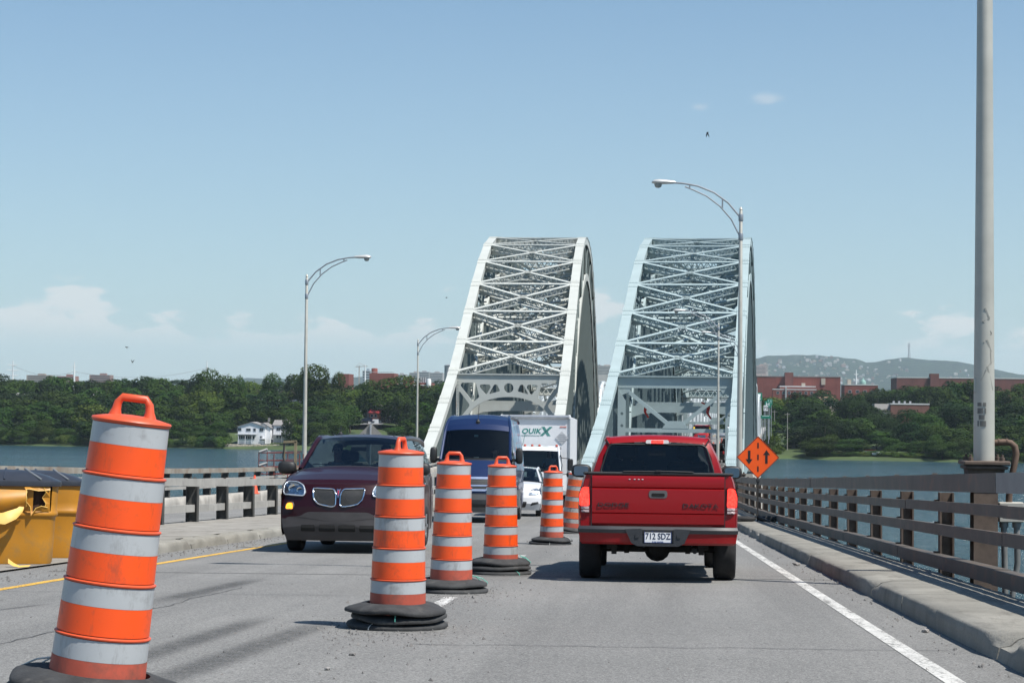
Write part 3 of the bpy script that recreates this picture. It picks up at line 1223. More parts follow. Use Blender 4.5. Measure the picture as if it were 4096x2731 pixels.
def arch_bridge(label, base, phi, Wd, p, zu, zl, m, kind, md):
    root = thing('arch_bridge', label, 'bridge', (base[0], base[1], ZD), -phi)
    n0, nC = -4, 8
    zU = {}
    for k, z in enumerate(zu):
        zU[n0 + k] = z
    for j in range(nC + 1, 2 * nC - n0 + 1):
        zU[j] = zU[2 * nC - j]
    zL = {}
    for j, z in zl.items():
        zL[j] = z
        zL[2 * nC - j] = z
    hwid = Wd / 2
    up = lambda j, s: Vector((s * hwid, j * p, zU[j]))

    def lowz(q):                     # lower rib height at any panel position
        return interp(sorted(zL.items()), q)
    lo = lambda q, s: Vector((s * hwid, q * p, lowz(q)))

    def upz(q):
        return interp(sorted(zU.items()), q)
    js = sorted(zU)

    def pnorm(q, f=None):
        f = f or upz
        d_ = Vector((0, 2 * 0.5 * p, f(q + 0.5) - f(q - 0.5))).normalized()
        return Vector((1, 0, 0)).cross(d_)
    for s in (-1, 1):
        # upper chord: riveted box segments with splice plates at every joint
        for a, b in zip(js, js[1:]):
            mb = MB()
            A, B = up(a, s), up(b, s)
            d = (B - A).normalized()
            nrm = Vector((1, 0, 0)).cross(d)
            mb.beam(A, B, 0.62, 0.5)
            mb.beam(A + nrm * 0.262 - d * .03, B + nrm * 0.262 + d * .03, 0.80, 0.035)
            # web side plates reaching lower
            for q in (-0.33, 0.33):
                mb.beam(A + Vector((q, 0, 0)) - nrm * 0.12, B + Vector((q, 0, 0)) - nrm * 0.12, 0.04, 0.72)
            c = mb.build('upper_chord', m, root)
            for e, sg in ((A, 1), (B, -1)):
                sp = MB()
                sp.beam(e + nrm * 0.295 + d * sg * 0.15, e + nrm * 0.295 + d * sg * 0.95, 0.84, 0.03)
                for w_ in (-.28, -.14, 0, .14, .28):
                    sp.beam(e + nrm * 0.31 + d * sg * 0.25 + Vector((w_, 0, 0)), e + nrm * 0.31 + d * sg * 0.85 + Vector((w_, 0, 0)), 0.035, 0.05)
                sp.build('splice_plate', m, c)
        # lower rib with perforated cover plates
        qs = [1.75, 2.2, 2.7] + [3 + 0.5 * k for k in range(21)] + [13.3, 13.8, 14.25]
        mb = MB()
        for a, b in zip(qs, qs[1:]):
            A, B = lo(a, s), lo(b, s)
            d = (B - A).normalized()
            nrm = Vector((1, 0, 0)).cross(d)
            for q in (-0.27, 0.27):
                mb.beam(A + Vector((q, 0, 0)), B + Vector((q, 0, 0)), 0.05, 0.75)
            mb.beam(A + nrm * 0.38, B + nrm * 0.38, 0.2 + 0.4, 0.03)
        lr = mb.build('lower_rib', m, root)
        hb_ = MB()
        for a, b in zip(qs[:14], qs[1:14]):
            A, B = lo(a, s), lo(b, s)
            d = (B - A).normalized()
            nrm = Vector((1, 0, 0)).cross(d)
            for k in (0.3, 0.7):
                c = A.lerp(B, k) + nrm * 0.398
                hb_.beam(c - d * 0.22, c + d * 0.22, 0.24, 0.012)
        hb_.build('hand_hole', mat('hand_hole_dark', (0.015, 0.017, 0.018), 0.9), lr)
        # posts between ribs, hangers below
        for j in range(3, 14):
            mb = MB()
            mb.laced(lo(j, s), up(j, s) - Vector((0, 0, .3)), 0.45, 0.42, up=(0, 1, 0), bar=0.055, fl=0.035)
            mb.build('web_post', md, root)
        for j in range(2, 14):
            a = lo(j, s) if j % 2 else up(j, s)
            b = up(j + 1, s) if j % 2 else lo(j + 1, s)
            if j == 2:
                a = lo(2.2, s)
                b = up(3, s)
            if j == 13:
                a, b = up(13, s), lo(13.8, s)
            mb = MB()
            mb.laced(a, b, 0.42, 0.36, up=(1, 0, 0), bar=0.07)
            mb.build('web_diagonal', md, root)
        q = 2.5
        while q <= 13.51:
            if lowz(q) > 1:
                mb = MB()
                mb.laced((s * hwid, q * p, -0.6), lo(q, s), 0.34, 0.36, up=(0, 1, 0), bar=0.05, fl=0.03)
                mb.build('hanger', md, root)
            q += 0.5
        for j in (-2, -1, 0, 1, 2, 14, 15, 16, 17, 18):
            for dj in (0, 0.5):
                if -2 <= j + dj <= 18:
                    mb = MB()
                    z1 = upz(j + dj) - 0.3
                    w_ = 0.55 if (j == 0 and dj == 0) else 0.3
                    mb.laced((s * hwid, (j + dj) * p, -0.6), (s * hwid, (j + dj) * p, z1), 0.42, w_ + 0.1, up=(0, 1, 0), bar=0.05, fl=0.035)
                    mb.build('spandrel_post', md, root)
        # floor beam / tie along the deck and side barrier
        mb = MB()
        mb.beam((s * hwid, -4 * p, -0.85), (s * hwid, 20 * p, -0.85), 0.35, 1.0)
        mb.build('tie_girder', m, root)
        mb = MB()
        mb.beam((s * (hwid - 0.45), -3.2 * p, 0.95), (s * (hwid - 0.45), 20 * p, 0.95), 0.14, 0.16)
        mb.beam((s * (hwid - 0.45), -3.2 * p, 0.6), (s * (hwid - 0.45), 20 * p, 0.6), 0.1, 0.12)
        for k in range(int(23 * p / 3)):
            mb.box((s * (hwid - 0.38), -3.2 * p + 3 * k, 0.4), (0.12, 0.14, 1.0))
        mb.build('side_barrier', R_PALE, root)
    # top laterals
    for j in range(0, 17):
        if j == 0:
            continue
        A, B = up(j, -1), up(j, 1)
        mb = MB()
        nr = pnorm(j)
        o = nr * -0.30
        mb.laced(A + o, B + o, 0.95, 0.36, up=nr, bar=0.075, fl=0.09)
        for e, sg in ((A, 1), (B, -1)):      # solid gusset ends
            mb.beam(e + o + Vector((sg * 0.40, 0, 0)) - nr * 0.1, e + o + Vector((sg * 1.15, 0, 0)) - nr * 0.1, 0.34, 1.0, up=nr)
        mb.build('top_strut', m, root)
    for j in range(0, 16):
        for s in (-1, 1):
            A, B = up(j, -s), up(j + 1, s)
            mb = MB()
            nr = pnorm(j + 0.5)
            o = nr * -0.05
            mb.laced(A + o, B + o, 0.55, 0.30, up=nr, bar=0.065, fl=0.07)
            mb.build('top_lateral', m, root)
        c = (up(j, -1) + up(j + 1, 1)) / 2
        mb = MB()
        d = (up(j + 1, 1) - up(j, 1)).normalized()
        nr = pnorm(j + 0.5)
        mb.beam(c - d * 0.35 + nr * .245, c + d * 0.35 + nr * .245, 0.75, 0.03, up=nr)
        mb.build('gusset_plate', m, root)
    # lower laterals and sway frames
    for j in range(3, 14):
        A, B = lo(j, -1), lo(j, 1)
        mb = MB()
        mb.laced(A, B, 0.75, 0.36, up=pnorm(j, lowz), bar=0.07)
        mb.build('lower_strut', m, root)
        if 3 <= j < 13:
            for s in (-1, 1):
                mb = MB()
                mb.laced(lo(j, -s), lo(j + 1, s), 0.45, 0.34, up=pnorm(j + 0.5, lowz), planes=1, bar=0.06)
                mb.build('lower_lateral', m, root)
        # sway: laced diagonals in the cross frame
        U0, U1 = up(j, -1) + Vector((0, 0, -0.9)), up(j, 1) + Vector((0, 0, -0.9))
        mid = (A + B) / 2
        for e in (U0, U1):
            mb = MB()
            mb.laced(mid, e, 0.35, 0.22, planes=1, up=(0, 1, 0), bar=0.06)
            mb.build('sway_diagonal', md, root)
    # broad haunched box struts where the lower ribs come down past the road
    for j in (2.35, 2.95, 13.05, 13.65):
        z = 4.75 + (0.35 if j in (2.95, 13.05) else 0)
        prof = []
        L = hwid - 0.3
        poly = [(-L, z - 0.75), (-L + 0.9, z - 0.42), (-L + 2.2, z - 0.3), (L - 2.2, z - 0.3), (L - 0.9, z - 0.42), (L, z - 0.75), (L, z + 0.28), (-L, z + 0.28)]
        mb = MB()
        mb.prism(poly, j * p - 0.65, j * p + 0.65, lambda u, v, w: (u, w, v))
        mb.build('cross_girder', m, root)
    # deck floor beams
    for j in range(-3, 20):
        mb = MB()
        mb.ibeam((-hwid, j * p, -1.0), (hwid, j * p, -1.0), 0.3, 0.9, 0.04, 0.03)
        mb.build('floor_beam', m, root)
    # portals at both ends
    for j in (0, 16):
        y = j * p - (0.32 if j == 0 else -0.32)
        zt = zU[0]
        L = hwid - 0.36
        if kind == 'arched':
            z0, z1 = 2.75, zt - 0.02
            n = 24
            zs = z1 - 3.2
            outer = [(-L - 0.05, z1), (L + 0.05, z1), (L + 0.05, 0.6), (L - 0.72, 0.6)]
            arc = []
            for k in range(n + 1):
                a = math.pi * k / n
                x = (L - 0.72) * math.cos(a)
                arc.append((x, 2.6 + 3.0 * math.sin(a) ** 0.7))
            outer += arc
            outer += [(-L + 0.72, 0.6), (-L - 0.05, 0.6)]

            def ok(x, z):
                return True
            holes = []
            rh = lambda pts: holes.append(pts)
            rh(circle2(0.0, z1 - 1.05, 0.34, 14))
            for sg in (-1, 1):
                tri = [(0.75, z1 - 1.28), (1.55, z1 - 1.5), (1.18, z1 - 0.82), (0.98, z1 - 0.82)]
                rh([(sg * x, z) for x, z in tri])
                tri = [(1.95, z1 - 1.62), (2.75, z1 - 1.95), (2.55, z1 - 0.9), (2.05, z1 - 0.78)]
                rh([(sg * (x - 0.1), z) for x, z in [(1.62, z1 - 1.0), (1.72, z1 - 0.82), (2.35, z1 - 0.82), (2.42, z1 - 1.0), (2.0, z1 - 1.5), (1.9, z1 - 1.5)]])
                rh([(sg * x, z) for x, z in [(2.75, z1 - 0.75), (3.75, z1 - 0.75), (3.85, z1 - 0.95), (3.0, z1 - 2.05), (2.85, z1 - 2.05), (2.5, z1 - 1.75)]])
                rh([(sg * x, z) for x, z in [(3.98, z1 - 1.5), (4.06, z1 - 1.6), (4.06, z1 - 3.3), (3.92, z1 - 3.35), (3.28, z1 - 2.55), (3.28, z1 - 2.4)]])
            big = []
            for hp in holes:
                cx_ = sum(q[0] for q in hp) / len(hp)
                cz_ = sum(q[1] for q in hp) / len(hp)
                big.append(roundpoly([(cx_ + (q[0] - cx_) * 1.16, cz_ + (q[1] - cz_) * 1.16) for q in hp], 0.08, 2) if len(hp) < 12 else [(cx_ + (q[0] - cx_) * 1.15, cz_ + (q[1] - cz_) * 1.15) for q in hp])
            holes = big
            pf = curve_plate('portal_frame', [outer] + holes, 0.5, m, root)
            pf.location = (0, y, 0)
            mb = MB()
            mb.box((0, y, z1 + 0.05), (2 * L, 0.72, 0.1))
            for k in range(60):
                x = lerp(-L + .1, L - .1, k / 59)
                mb.box((x, y - 0.265, z1 - 0.22), (0.05, 0.05, 0.05))
                mb.box((x, y - 0.265, z1 - 0.1), (0.05, 0.05, 0.05))
            for k in range(22):
                for sg in (-1, 1):
                    mb.box((sg * (L - 0.12), y - 0.265, 1.2 + k * 0.27), (0.05, 0.05, 0.05))
            mb.build('portal_flange', m, root)
        else:
            z1 = zt - 0.05
            mb = MB()
            mb.box((0, y, z1 - 0.45), (2 * L, 0.45, 0.85))
            mb.box((0, y, z1 + 0.04), (2 * L + 0.1, 0.8, 0.1))
            for sg in (-1, 1):
                mb.prism([(sg * L, z1 - 0.85), (sg * (L - 1.05), z1 - 0.85), (sg * (L - 0.9), z1 - 1.2), (sg * L, z1 - 1.55)], y - 0.2, y + 0.2, lambda u, v, w: (u, w, v))
            mb.build('portal_beam', m, root)
            zb = 3.05
            mb = MB()
            mb.box((0, y, zb), (2 * L, 0.4, 0.32))
            mb.prism([(-1.05, zb + 0.17), (1.05, zb + 0.17), (0.55, zb + 0.75), (-0.55, zb + 0.75)], y - 0.215, y + 0.215, lambda u, v, w: (u, w, v))
            mb.build('portal_strut', m, root)
            for sg in (-1, 1):
                mb = MB()
                mb.beam((sg * 0.5, y, zb + 0.45), (sg * (L - 0.55), y, z1 - 0.95), 0.3, 0.34, up=(0, 1, 0))
                mb.build('portal_brace', m, root)
                pl = curve_plate('portal_leg', [[(sg * L, z1 - 0.9), (sg * (L - 0.62), z1 - 1.9), (sg * (L - 0.62), 0.3), (sg * L, 0.3)][::sg]] + [circle2(sg * (L - 0.33), 1.5 + 0.95 * k, 0.13, 8) for k in range(4)], 0.06, m, root)
                pl.location = (0, y - 0.25, 0)
    return root


ZU_L = [-0.8, 1.0, 2.85, 5.05, 7.4, 10.2, 13.15, 16.05, 18.65, 20.85, 22.15, 22.75, 22.9]
ZL_L = {1.75: -1.0, 2: 2.6, 2.4: 6.0, 3: 9.3, 4: 13.1, 5: 15.7, 6: 17.6, 7: 18.8, 8: 19.2}
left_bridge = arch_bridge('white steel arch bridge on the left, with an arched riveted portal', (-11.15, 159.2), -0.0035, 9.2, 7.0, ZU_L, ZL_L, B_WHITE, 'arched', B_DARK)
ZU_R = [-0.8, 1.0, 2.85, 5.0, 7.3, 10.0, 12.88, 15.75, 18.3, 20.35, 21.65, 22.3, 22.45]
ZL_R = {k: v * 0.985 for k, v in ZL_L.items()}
right_bridge = arch_bridge('pale blue steel arch bridge on the right, its portal braced by a wide V', (2.375, 154.7), 0.0655, 9.8, 6.9, ZU_R, ZL_R, B_BLUE, 'vee', B_SHADEB)
# strips of red cloth tied to the V brace
for k, (px, py) in enumerate(((2583, 1625), (2833, 1630))):
    p = at(px, py, 154.2)
    mb = MB()
    rows = []
    for i in range(9):
        t_ = i / 8
        rows.append([p + Vector((0.25 * t_ + 0.08 * math.sin(i) - 0.12 + w * (1 - 0.6 * t_), 0.06 * math.sin(i * 1.7 + w * 5), 0.25 - 1.15 * t_)) for w in (-0.16, 0, 0.16)])
    mb.grid(rows)
    mb.beam(p + Vector((-0.55, 0, 0.42)), p + Vector((0.1, 0, 0.1)), 0.05, 0.12)
    o = mb.build('red_ribbon', RED_RAG, smooth=180)
    tag(o, 'strip of red cloth tied to the %s arm of the V brace' % ('left' if k == 0 else 'right'), 'ribbon')

# low through-truss spans that carry the road on towards the far bank
B_GREYW = steel_paint('grey_white_bridge_paint', (0.62, 0.66, 0.66), (0.3, 0.2, 0.14), 0.2)


def low_truss(label, cf, hf, y0, y1, n, hmax, m):
    root = thing('truss_span', label, 'bridge', (cf(y0), y0, ZD))
    o = Vector(root.location)
    st = (y1 - y0) / n
    hh = [hmax * (1 - (abs(2 * k / n - 1)) ** 3.2) * 0.55 + hmax * 0.45 for k in range(n + 1)]
    for s in (-1, 1):
        P = lambda k, z: Vector((cf(y0 + st * k) + s * (hf(y0 + st * k) + 0.6), y0 + st * k, ZD + z)) - o
        for k in range(n + 1):
            mb = MB()
            mb.ibeam(P(k, -1), P(k, hh[k]), 0.3, 0.3, 0.04, 0.03, up=(0, 1, 0))
            mb.build('truss_post', m, root)
            if k < n:
                mb = MB()
                mb.beam(P(k, hh[k]), P(k + 1, hh[k + 1]), 0.4, 0.4)
                mb.build('top_chord', m, root)
                mb = MB()
                mb.beam(P(k, 0 if k % 2 else hh[k]), P(k + 1, hh[k + 1] if k % 2 else 0), 0.18, 0.2)
                mb.build('truss_diagonal', m, root)
        mb = MB()
        mb.beam(P(0, -0.9), P(n, -0.9), 0.4, 0.9)
        mb.build('bottom_chord', m, root)
    for k in range(1, n):
        y = y0 + st * k
        mb = MB()
        mb.laced(Vector((cf(y) - hf(y) - .6, y, ZD + hh[k])) - o, Vector((cf(y) + hf(y) + .6, y, ZD + hh[k])) - o, 0.6, 0.3, planes=1)
        mb.build('top_strut', m, root)
    return root


low_truss('lower grey white truss span beyond the pale blue arch', xc, hw, 268, 352, 12, 9.0, B_GREYW)
low_truss('lower truss span beyond the white arch', xl, hwl, 274, 358, 12, 9.0, B_GREYW)
low_truss('last small truss span before the far right bank', xc, hw, 356, 440, 12, 8.0, B_GREYW)

# concrete piers standing in the river
PIER = concrete('pier_concrete', (0.36, 0.34, 0.30), (0.43, 0.41, 0.37), (0.2, 0.18, 0.16))
for cf, nm in ((xc, 'pale blue'), (xl, 'white')):
    for y in (26, 62, 98, 128, 271, 354, 440, 520):
        mb = MB()
        big = y in (128, 271)
        wd, th = (5.8, 1.9) if big else (3.6, 0.9)
        z1, z0 = zr(y) - 2.3, -17.5
        pr = []
        for z, k in ((z0, 1.25), (-12, 1.15), (z1 - 1.2, 1.0), (z1 - 1.2, 1.06), (z1, 1.06)):
            w, t_ = wd * k, th * k
            pr.append([(cf(y) + x, y + yy, z) for x, yy in ((-w, 0), (-w + t_ * 0.6, -t_), (w - t_ * 0.6, -t_), (w, 0), (w - t_ * 0.6, t_), (-w + t_ * 0.6, t_), (-w, 0))])
        mb.grid(pr)
        mb.f.append(tuple(len(mb.v) - 7 + i for i in range(6)))
        o = mb.build('bridge_pier', PIER)
        where = {26: 'nearest', 62: 'second', 98: 'third', 128: 'this end of the arch', 271: 'far end of the arch', 354: 'first beyond the arch', 440: 'second beyond the arch', 520: 'last before the bank'}[y]
        tag(o, 'concrete pier in the river under the %s bridge line, %s' % (nm, where), 'pier', 'bridge piers')

# green and white road signs far along the deck
SG = mat('sign_green', (0.01, 0.19, 0.12), 0.5, var=0.05)
SW = mat('sign_white', (0.75, 0.76, 0.76), 0.5, var=0.05)
SGAL = mat('galvanised_steel', (0.42, 0.43, 0.44), 0.45, 0.6, var=0.1)
SRED = mat('sign_red', (0.5, 0.03, 0.03), 0.5)


def road_sign(px, py, d, w, h, label, txt=None, m=None, rows=0):
    p = at(px, py, d)
    ground = ZD if d < 520 else ground_z(p.x, p.y)
    root = thing('road_sign', label, 'sign', (p.x, p.y, ground))
    zc_ = p.z - ground
    MB().bbox((0, 0, zc_), (w, 0.06, h), 0.02).build('sign_panel', m or SG, root)
    MB().tube([(-w * 0.3, 0.1, -0.2), (-w * 0.3, 0.1, zc_ + h * 0.4)], 0.06).build('post', SGAL, root)
    if w > 1:
        MB().tube([(w * 0.3, 0.1, -0.2), (w * 0.3, 0.1, zc_ + h * 0.4)], 0.06).build('post', SGAL, root)
    if txt:
        text('lettering', txt, h * 0.8, SW if (m or SG) is SG else mat('sign_black', (0.02, 0.02, 0.02), 0.6), root, (0, -0.036, zc_), weight=0.01)
    for k in range(rows):
        MB().box((0.04 * w * (k % 2), -0.036, zc_ + h * (0.28 - 0.28 * k)), (w * (0.7 - 0.15 * (k % 2)), 0.012, h * 0.13)).build('lettering', SW, root)
    return root


road_sign(3031, 1586, 395, 1.8, 1.6, 'large green road sign half hidden behind the far truss posts', rows=3)
road_sign(3071, 1617, 350, 1.1, 1.2, 'green hospital sign with a white H beside the far railing', 'H')
road_sign(3079, 1607, 400, 1.1, 1.2, 'second smaller green hospital sign further off', 'H')
road_sign(3063, 1632, 335, 0.75, 0.95, 'small white speed sign under the green hospital sign', '70', SW)
road_sign(3063, 1667, 300, 1.5, 0.5, 'low wide green sign at the edge of the far deck', rows=1)
road_sign(2746, 1627, 470, 1.9, 1.3, 'small green sign framed by the right portal, on the left', rows=2)
road_sign(2771, 1626, 468, 1.4, 1.3, 'white prohibition sign between two green signs in the portal', None, SW, rows=0)
road_sign(2797, 1620, 466, 1.6, 1.5, 'green sign framed by the right portal, near its right brace', rows=2)

# ------------------------------------------------------------------ lamp posts
POLE = mat('galvanised_pole', (0.47, 0.455, 0.40), 0.5, 0.25, var=0.12, scale=2, stain=(0.33, 0.30, 0.26), stain_amt=0.3, stain_scale=1.5)
POLE2 = mat('grey_lamp_steel', (0.33, 0.35, 0.37), 0.4, 0.5, var=0.1)
LENS = mat('lamp_lens', (0.35, 0.36, 0.34), 0.2, var=0.05)
HEADM = mat('lamp_head_paint', (0.55, 0.55, 0.53), 0.4, 0.2, var=0.06)


def lamp_post(label, x, y, zbase, sgn, H, base_h=1.33, r0=0.1, r1=0.055, sc=1.0, arm=True):
    root = thing('lamp_post', label, 'street lamp', (x, y, zbase), 0 if sgn < 0 else math.pi)
    # local: arm reaches to -x
    mb = MB()
    mb.ibeam((0, 0, -0.3), (0, 0, base_h - 0.06), 0.26, 0.26, 0.022, 0.02, up=(0, 1, 0))
    mb.build('base_post', R_RUST, root)
    mb = MB()
    mb.bbox((0, 0, base_h - 0.05), (0.46, 0.40, 0.035), 0.01)
    mb.bbox((0, 0, base_h), (0.50, 0.44, 0.045), 0.01)
    mb.prism([(-0.17, base_h - 0.27), (0.17, base_h - 0.27), (0.2, base_h - 0.07), (-0.2, base_h - 0.07)], -0.15, 0.15, lambda u, v, w: (u, w, v))
    for sx in (-0.17, 0.17):
        for sy in (-0.15, 0.15):
            mb.lathe([(0.03, base_h + 0.02), (0.03, base_h + 0.06), (0.016, base_h + 0.062), (0.016, base_h + 0.09)], 8, (sx, sy, 0), cap1=True)
    mb.build('base_flange', R_RUST, root)
    mb = MB()
    mb.lathe([(r0, base_h + 0.02), (r0 * 0.99, base_h + 0.6), (lerp(r0, r1, 0.5), H * 0.5), (r1, H), (r1 * 0.8, H + 0.02)], 16, cap1=True)
    mb.lathe([(r1 * 0.55, H + 0.02), (r1 * 1.1, H + 0.05), (r1 * 0.7, H + 0.12), (0.005, H + 0.16)], 10)
    mb.build('pole', POLE, root, smooth=40)
    if arm:
        mb = MB()
        A1 = [(-0.03, 0, H - 0.2), (-0.42, 0, H + 0.27), (-0.9, 0, H + 0.62), (-1.45, 0, H + 0.84), (-1.95, 0, H + 0.93), (-2.25, 0, H + 0.95)]
        A2 = [(-0.03, 0, H - 0.85), (-0.32, 0, H - 0.28), (-0.7, 0, H + 0.16), (-1.15, 0, H + 0.5), (-1.6, 0, H + 0.71), (-1.88, 0, H + 0.82)]
        mb.tube(A1, 0.032, 8)
        mb.tube(A2, 0.026, 8)
        mb.beam((-0.62, 0, H + 0.1), (-0.62, 0, H + 0.42), 0.05, 0.05)
        mb.beam((-1.72, 0, H + 0.76), (-1.72, 0, H + 0.88), 0.05, 0.05)
        for zz_ in (H - 0.22, H - 0.87):
            mb.lathe([(r1 + 0.012, zz_ - 0.12), (r1 + 0.02, zz_ - 0.1), (r1 + 0.02, zz_ + 0.1), (r1 + 0.012, zz_ + 0.12)], 10)
        mb.v = [(x * sc, y_, H + (z - H) * sc) for x, y_, z in mb.v]
        mb.build('bracket_arm', POLE2, root, smooth=40)
        h = MB()
        rows = []
        for xx, wy, zt, zb in ((-2.18, 0.04, 0.03, -0.03), (-2.25, 0.075, 0.06, -0.05), (-2.5, 0.13, 0.09, -0.06), (-2.75, 0.17, 0.11, -0.07), (-2.9, 0.16, 0.09, -0.05), (-2.98, 0.1, 0.04, -0.03), (-3.0, 0.03, 0.01, -0.01)):
            row = []
            for k in range(13):
                a = 2 * math.pi * k / 12
                row.append((xx, wy * math.cos(a), H + 0.96 + (zt if math.sin(a) > 0 else -zb) * math.sin(a)))
            rows.append(row)
        h.grid(rows)
        h.v = [(x * sc, y_ * sc, H + (z - H) * sc) for x, y_, z in h.v]
        hd = h.build('lamp_head', HEADM, root, smooth=60)
        l_ = MB()
        l_.lathe([(0.13, H + 0.93), (0.13, H + 0.88), (0.10, H + 0.80), (0.05, H + 0.775), (0.0, H + 0.77)], 12, (-2.78, 0, 0))
        l_.v = [(x * sc, y_ * sc, H + (z - H) * sc) for x, y_, z in l_.v]
        l_.build('lamp_lens', LENS, hd, smooth=60)
    return root


def lp(px, d, x_override=None):
    p = at(px, 1800, d)
    return p


pA = at(3936, 1840, 21.5)
zA = zr(pA.y)
A_ = lamp_post('tall pale lamp post beside the railing at the right edge of the picture', pA.x, pA.y, zA, -1, 11.2, 1.40, 0.116, 0.066)
# rusted conduit elbow, junction box and pipes beside it
PIPE = mat('rusty_pipe', (0.13, 0.085, 0.06), 0.75, 0.2, var=0.3, stain=(0.05, 0.035, 0.03), stain_amt=0.5)
CONDUIT = mat('grey_conduit', (0.20, 0.20, 0.19), 0.6, 0.3, var=0.2)
JBOX = mat('junction_box_paint', (0.42, 0.40, 0.35), 0.6, 0.1, var=0.1, stain=(0.25, 0.15, 0.08), stain_amt=0.4, stain_scale=9)
mb = MB()
mb.tube([(0.09, 0, 1.62), (0.22, 0, 1.63), (0.29, 0.0, 1.62), (0.335, 0, 1.58), (0.35, 0, 1.50), (0.33, 0, 1.38), (0.28, 0, 1.15), (0.27, 0, 0.95)], 0.036, 10)
for xx in (0.16, 0.25):
    mb.tube([(xx - 0.008, 0, 1.628), (xx + 0.008, 0, 1.629)], 0.042, 10)
mb.build('conduit_elbow', PIPE, A_, smooth=50)
mb = MB()
mb.bbox((0.29, 0.02, 0.86), (0.27, 0.14, 0.22), 0.008)
mb.box((0.29, -0.056, 0.86), (0.25, 0.012, 0.2))
mb.build('junction_box', JBOX, A_)
for k, xx in enumerate((0.22, 0.36)):
    mb = MB()
    mb.lathe([(0.05, 0.69), (0.05, 0.75)], 10, (xx, 0.02, 0))
    mb.tube([(xx, 0.02, 0.72), (xx + 0.01, 0.02, 0.3), (xx + (0.02 if k == 0 else -0.07), 0.02, -0.2), (xx + (0.0 if k == 0 else -0.12), 0.02, -0.5)], 0.034, 10)
    mb.build('conduit', CONDUIT, A_, smooth=50)
# faded graffiti marks on the pole
GRAF = mat('faded_graffiti', (0.36, 0.35, 0.31), 0.8)
GRAF2 = mat('black_sticker', (0.17, 0.165, 0.15), 0.7)


def wrap(pts, r, w, name, m, parent):
    for st in pts:
        mb = MB()
        P = [Vector((r(z) * math.sin(a), -r(z) * math.cos(a), z)) for a, z in st]
        for a, b in zip(P, P[1:]):
            mb.beam(a, b, 0.006, w, up=Vector((a.x, a.y, 0)).cross(b - a) if True else None)
        mb.build(name, m, parent)


rz_ = lambda z: 0.116 * (1 - 0.02 * z) + 0.001
wrap([[(-0.1, 3.1), (0.35, 2.98), (-0.35, 2.95), (0.6, 2.82), (-0.2, 2.72)], [(0.1, 2.75), (0.55, 2.62), (0.6, 2.5), (0.15, 2.45), (0.75, 2.2)], [(-0.5, 2.3), (0.0, 2.42)]], rz_, 0.018, 'graffiti', GRAF, A_)
mb = MB()
for a0 in range(6):
    for zz_, hh in ((1.83, 0.06), (1.90, 0.05), (1.97, 0.06), (2.04, 0.04)):
        if (a0 * 7 + int(zz_ * 100)) % 5 == 0:
            continue
        a = -0.75 + a0 * 0.14
        mb.box((0.116 * math.sin(a), -0.116 * math.cos(a), zz_), (0.015, 0.006, hh), Matrix.Rotation(a, 3, 'Z'))
mb.build('sticker', GRAF2, A_)
MB().bbox((-0.10, -0.03, 2.25), (0.03, 0.05, 0.17), 0.01).build('small_bracket', POLE, A_)

pB = at(2957, 1900, 73)
lamp_post('grey lamp post standing in front of the pale blue bridge, arm over the road', pB.x, pB.y, zr(73), -1, 11.2, r0=0.115, r1=0.062, sc=1.12)
pC = at(2871, 1850, 128)
lamp_post('second grey lamp post, seen against the lattice of the pale blue bridge', pC.x, pC.y, zr(128), -1, 10.2, r0=0.1, r1=0.055)
pD = at(2950, 1850, 157)
lamp_post('third lamp post on the right, mostly hidden behind a nearer post', pD.x, pD.y, zr(157), -1, 10.0)
pL = at(1217, 1850, 90)
lamp_post('tall grey lamp post behind the dark minivan, left of both bridges', pL.x, pL.y, zr(90), 1, 10.05, r0=0.11, r1=0.06)
pM = at(1667, 1800, 137)
lamp_post('grey lamp post close to the left foot of the white bridge', pM.x, pM.y, zr(137), 1, 9.3, r0=0.09, r1=0.05)


# ------------------------------------------------------------------ vehicles
TYRE = mat('tyre_rubber', (0.018, 0.018, 0.019), 0.85, var=0.3, scale=12)
RIM = mat('wheel_rim', (0.45, 0.46, 0.47), 0.35, 0.8, var=0.1)
BLACKP = mat('black_plastic', (0.016, 0.017, 0.018), 0.55, var=0.2, scale=8)
DARKP = mat('dark_underbody', (0.02, 0.02, 0.02), 0.9, var=0.4)
CHROME = mat('chrome', (0.75, 0.77, 0.8), 0.12, 1.0, var=0.03)
GREYP = mat('dark_grey_bumper', (0.10, 0.10, 0.10), 0.5, var=0.12)
GLASS_D = glass('tinted_glass', (0.46, 0.52, 0.53), 0.8)
GLASS_C = glass('windscreen_glass', (0.36, 0.43, 0.43), 1.0)
SEATM = mat('seat_fabric', (0.035, 0.036, 0.038), 0.9)
DASHM = mat('dashboard', (0.03, 0.032, 0.033), 0.7)
LAMPG = mat('headlamp_reflector', (0.62, 0.65, 0.68), 0.14, 0.85, var=0.5, scale=24)
LAMPC = glass('lamp_cover', (0.86, 0.9, 0.93), 1.0)
MIRG = mat('mirror_glass', (0.10, 0.14, 0.2), 0.03, 1.0, var=0.02)
BLK = mat('black_lettering', (0.02, 0.018, 0.02), 0.5)
WHT = mat('white_lettering', (0.8, 0.8, 0.8), 0.5)


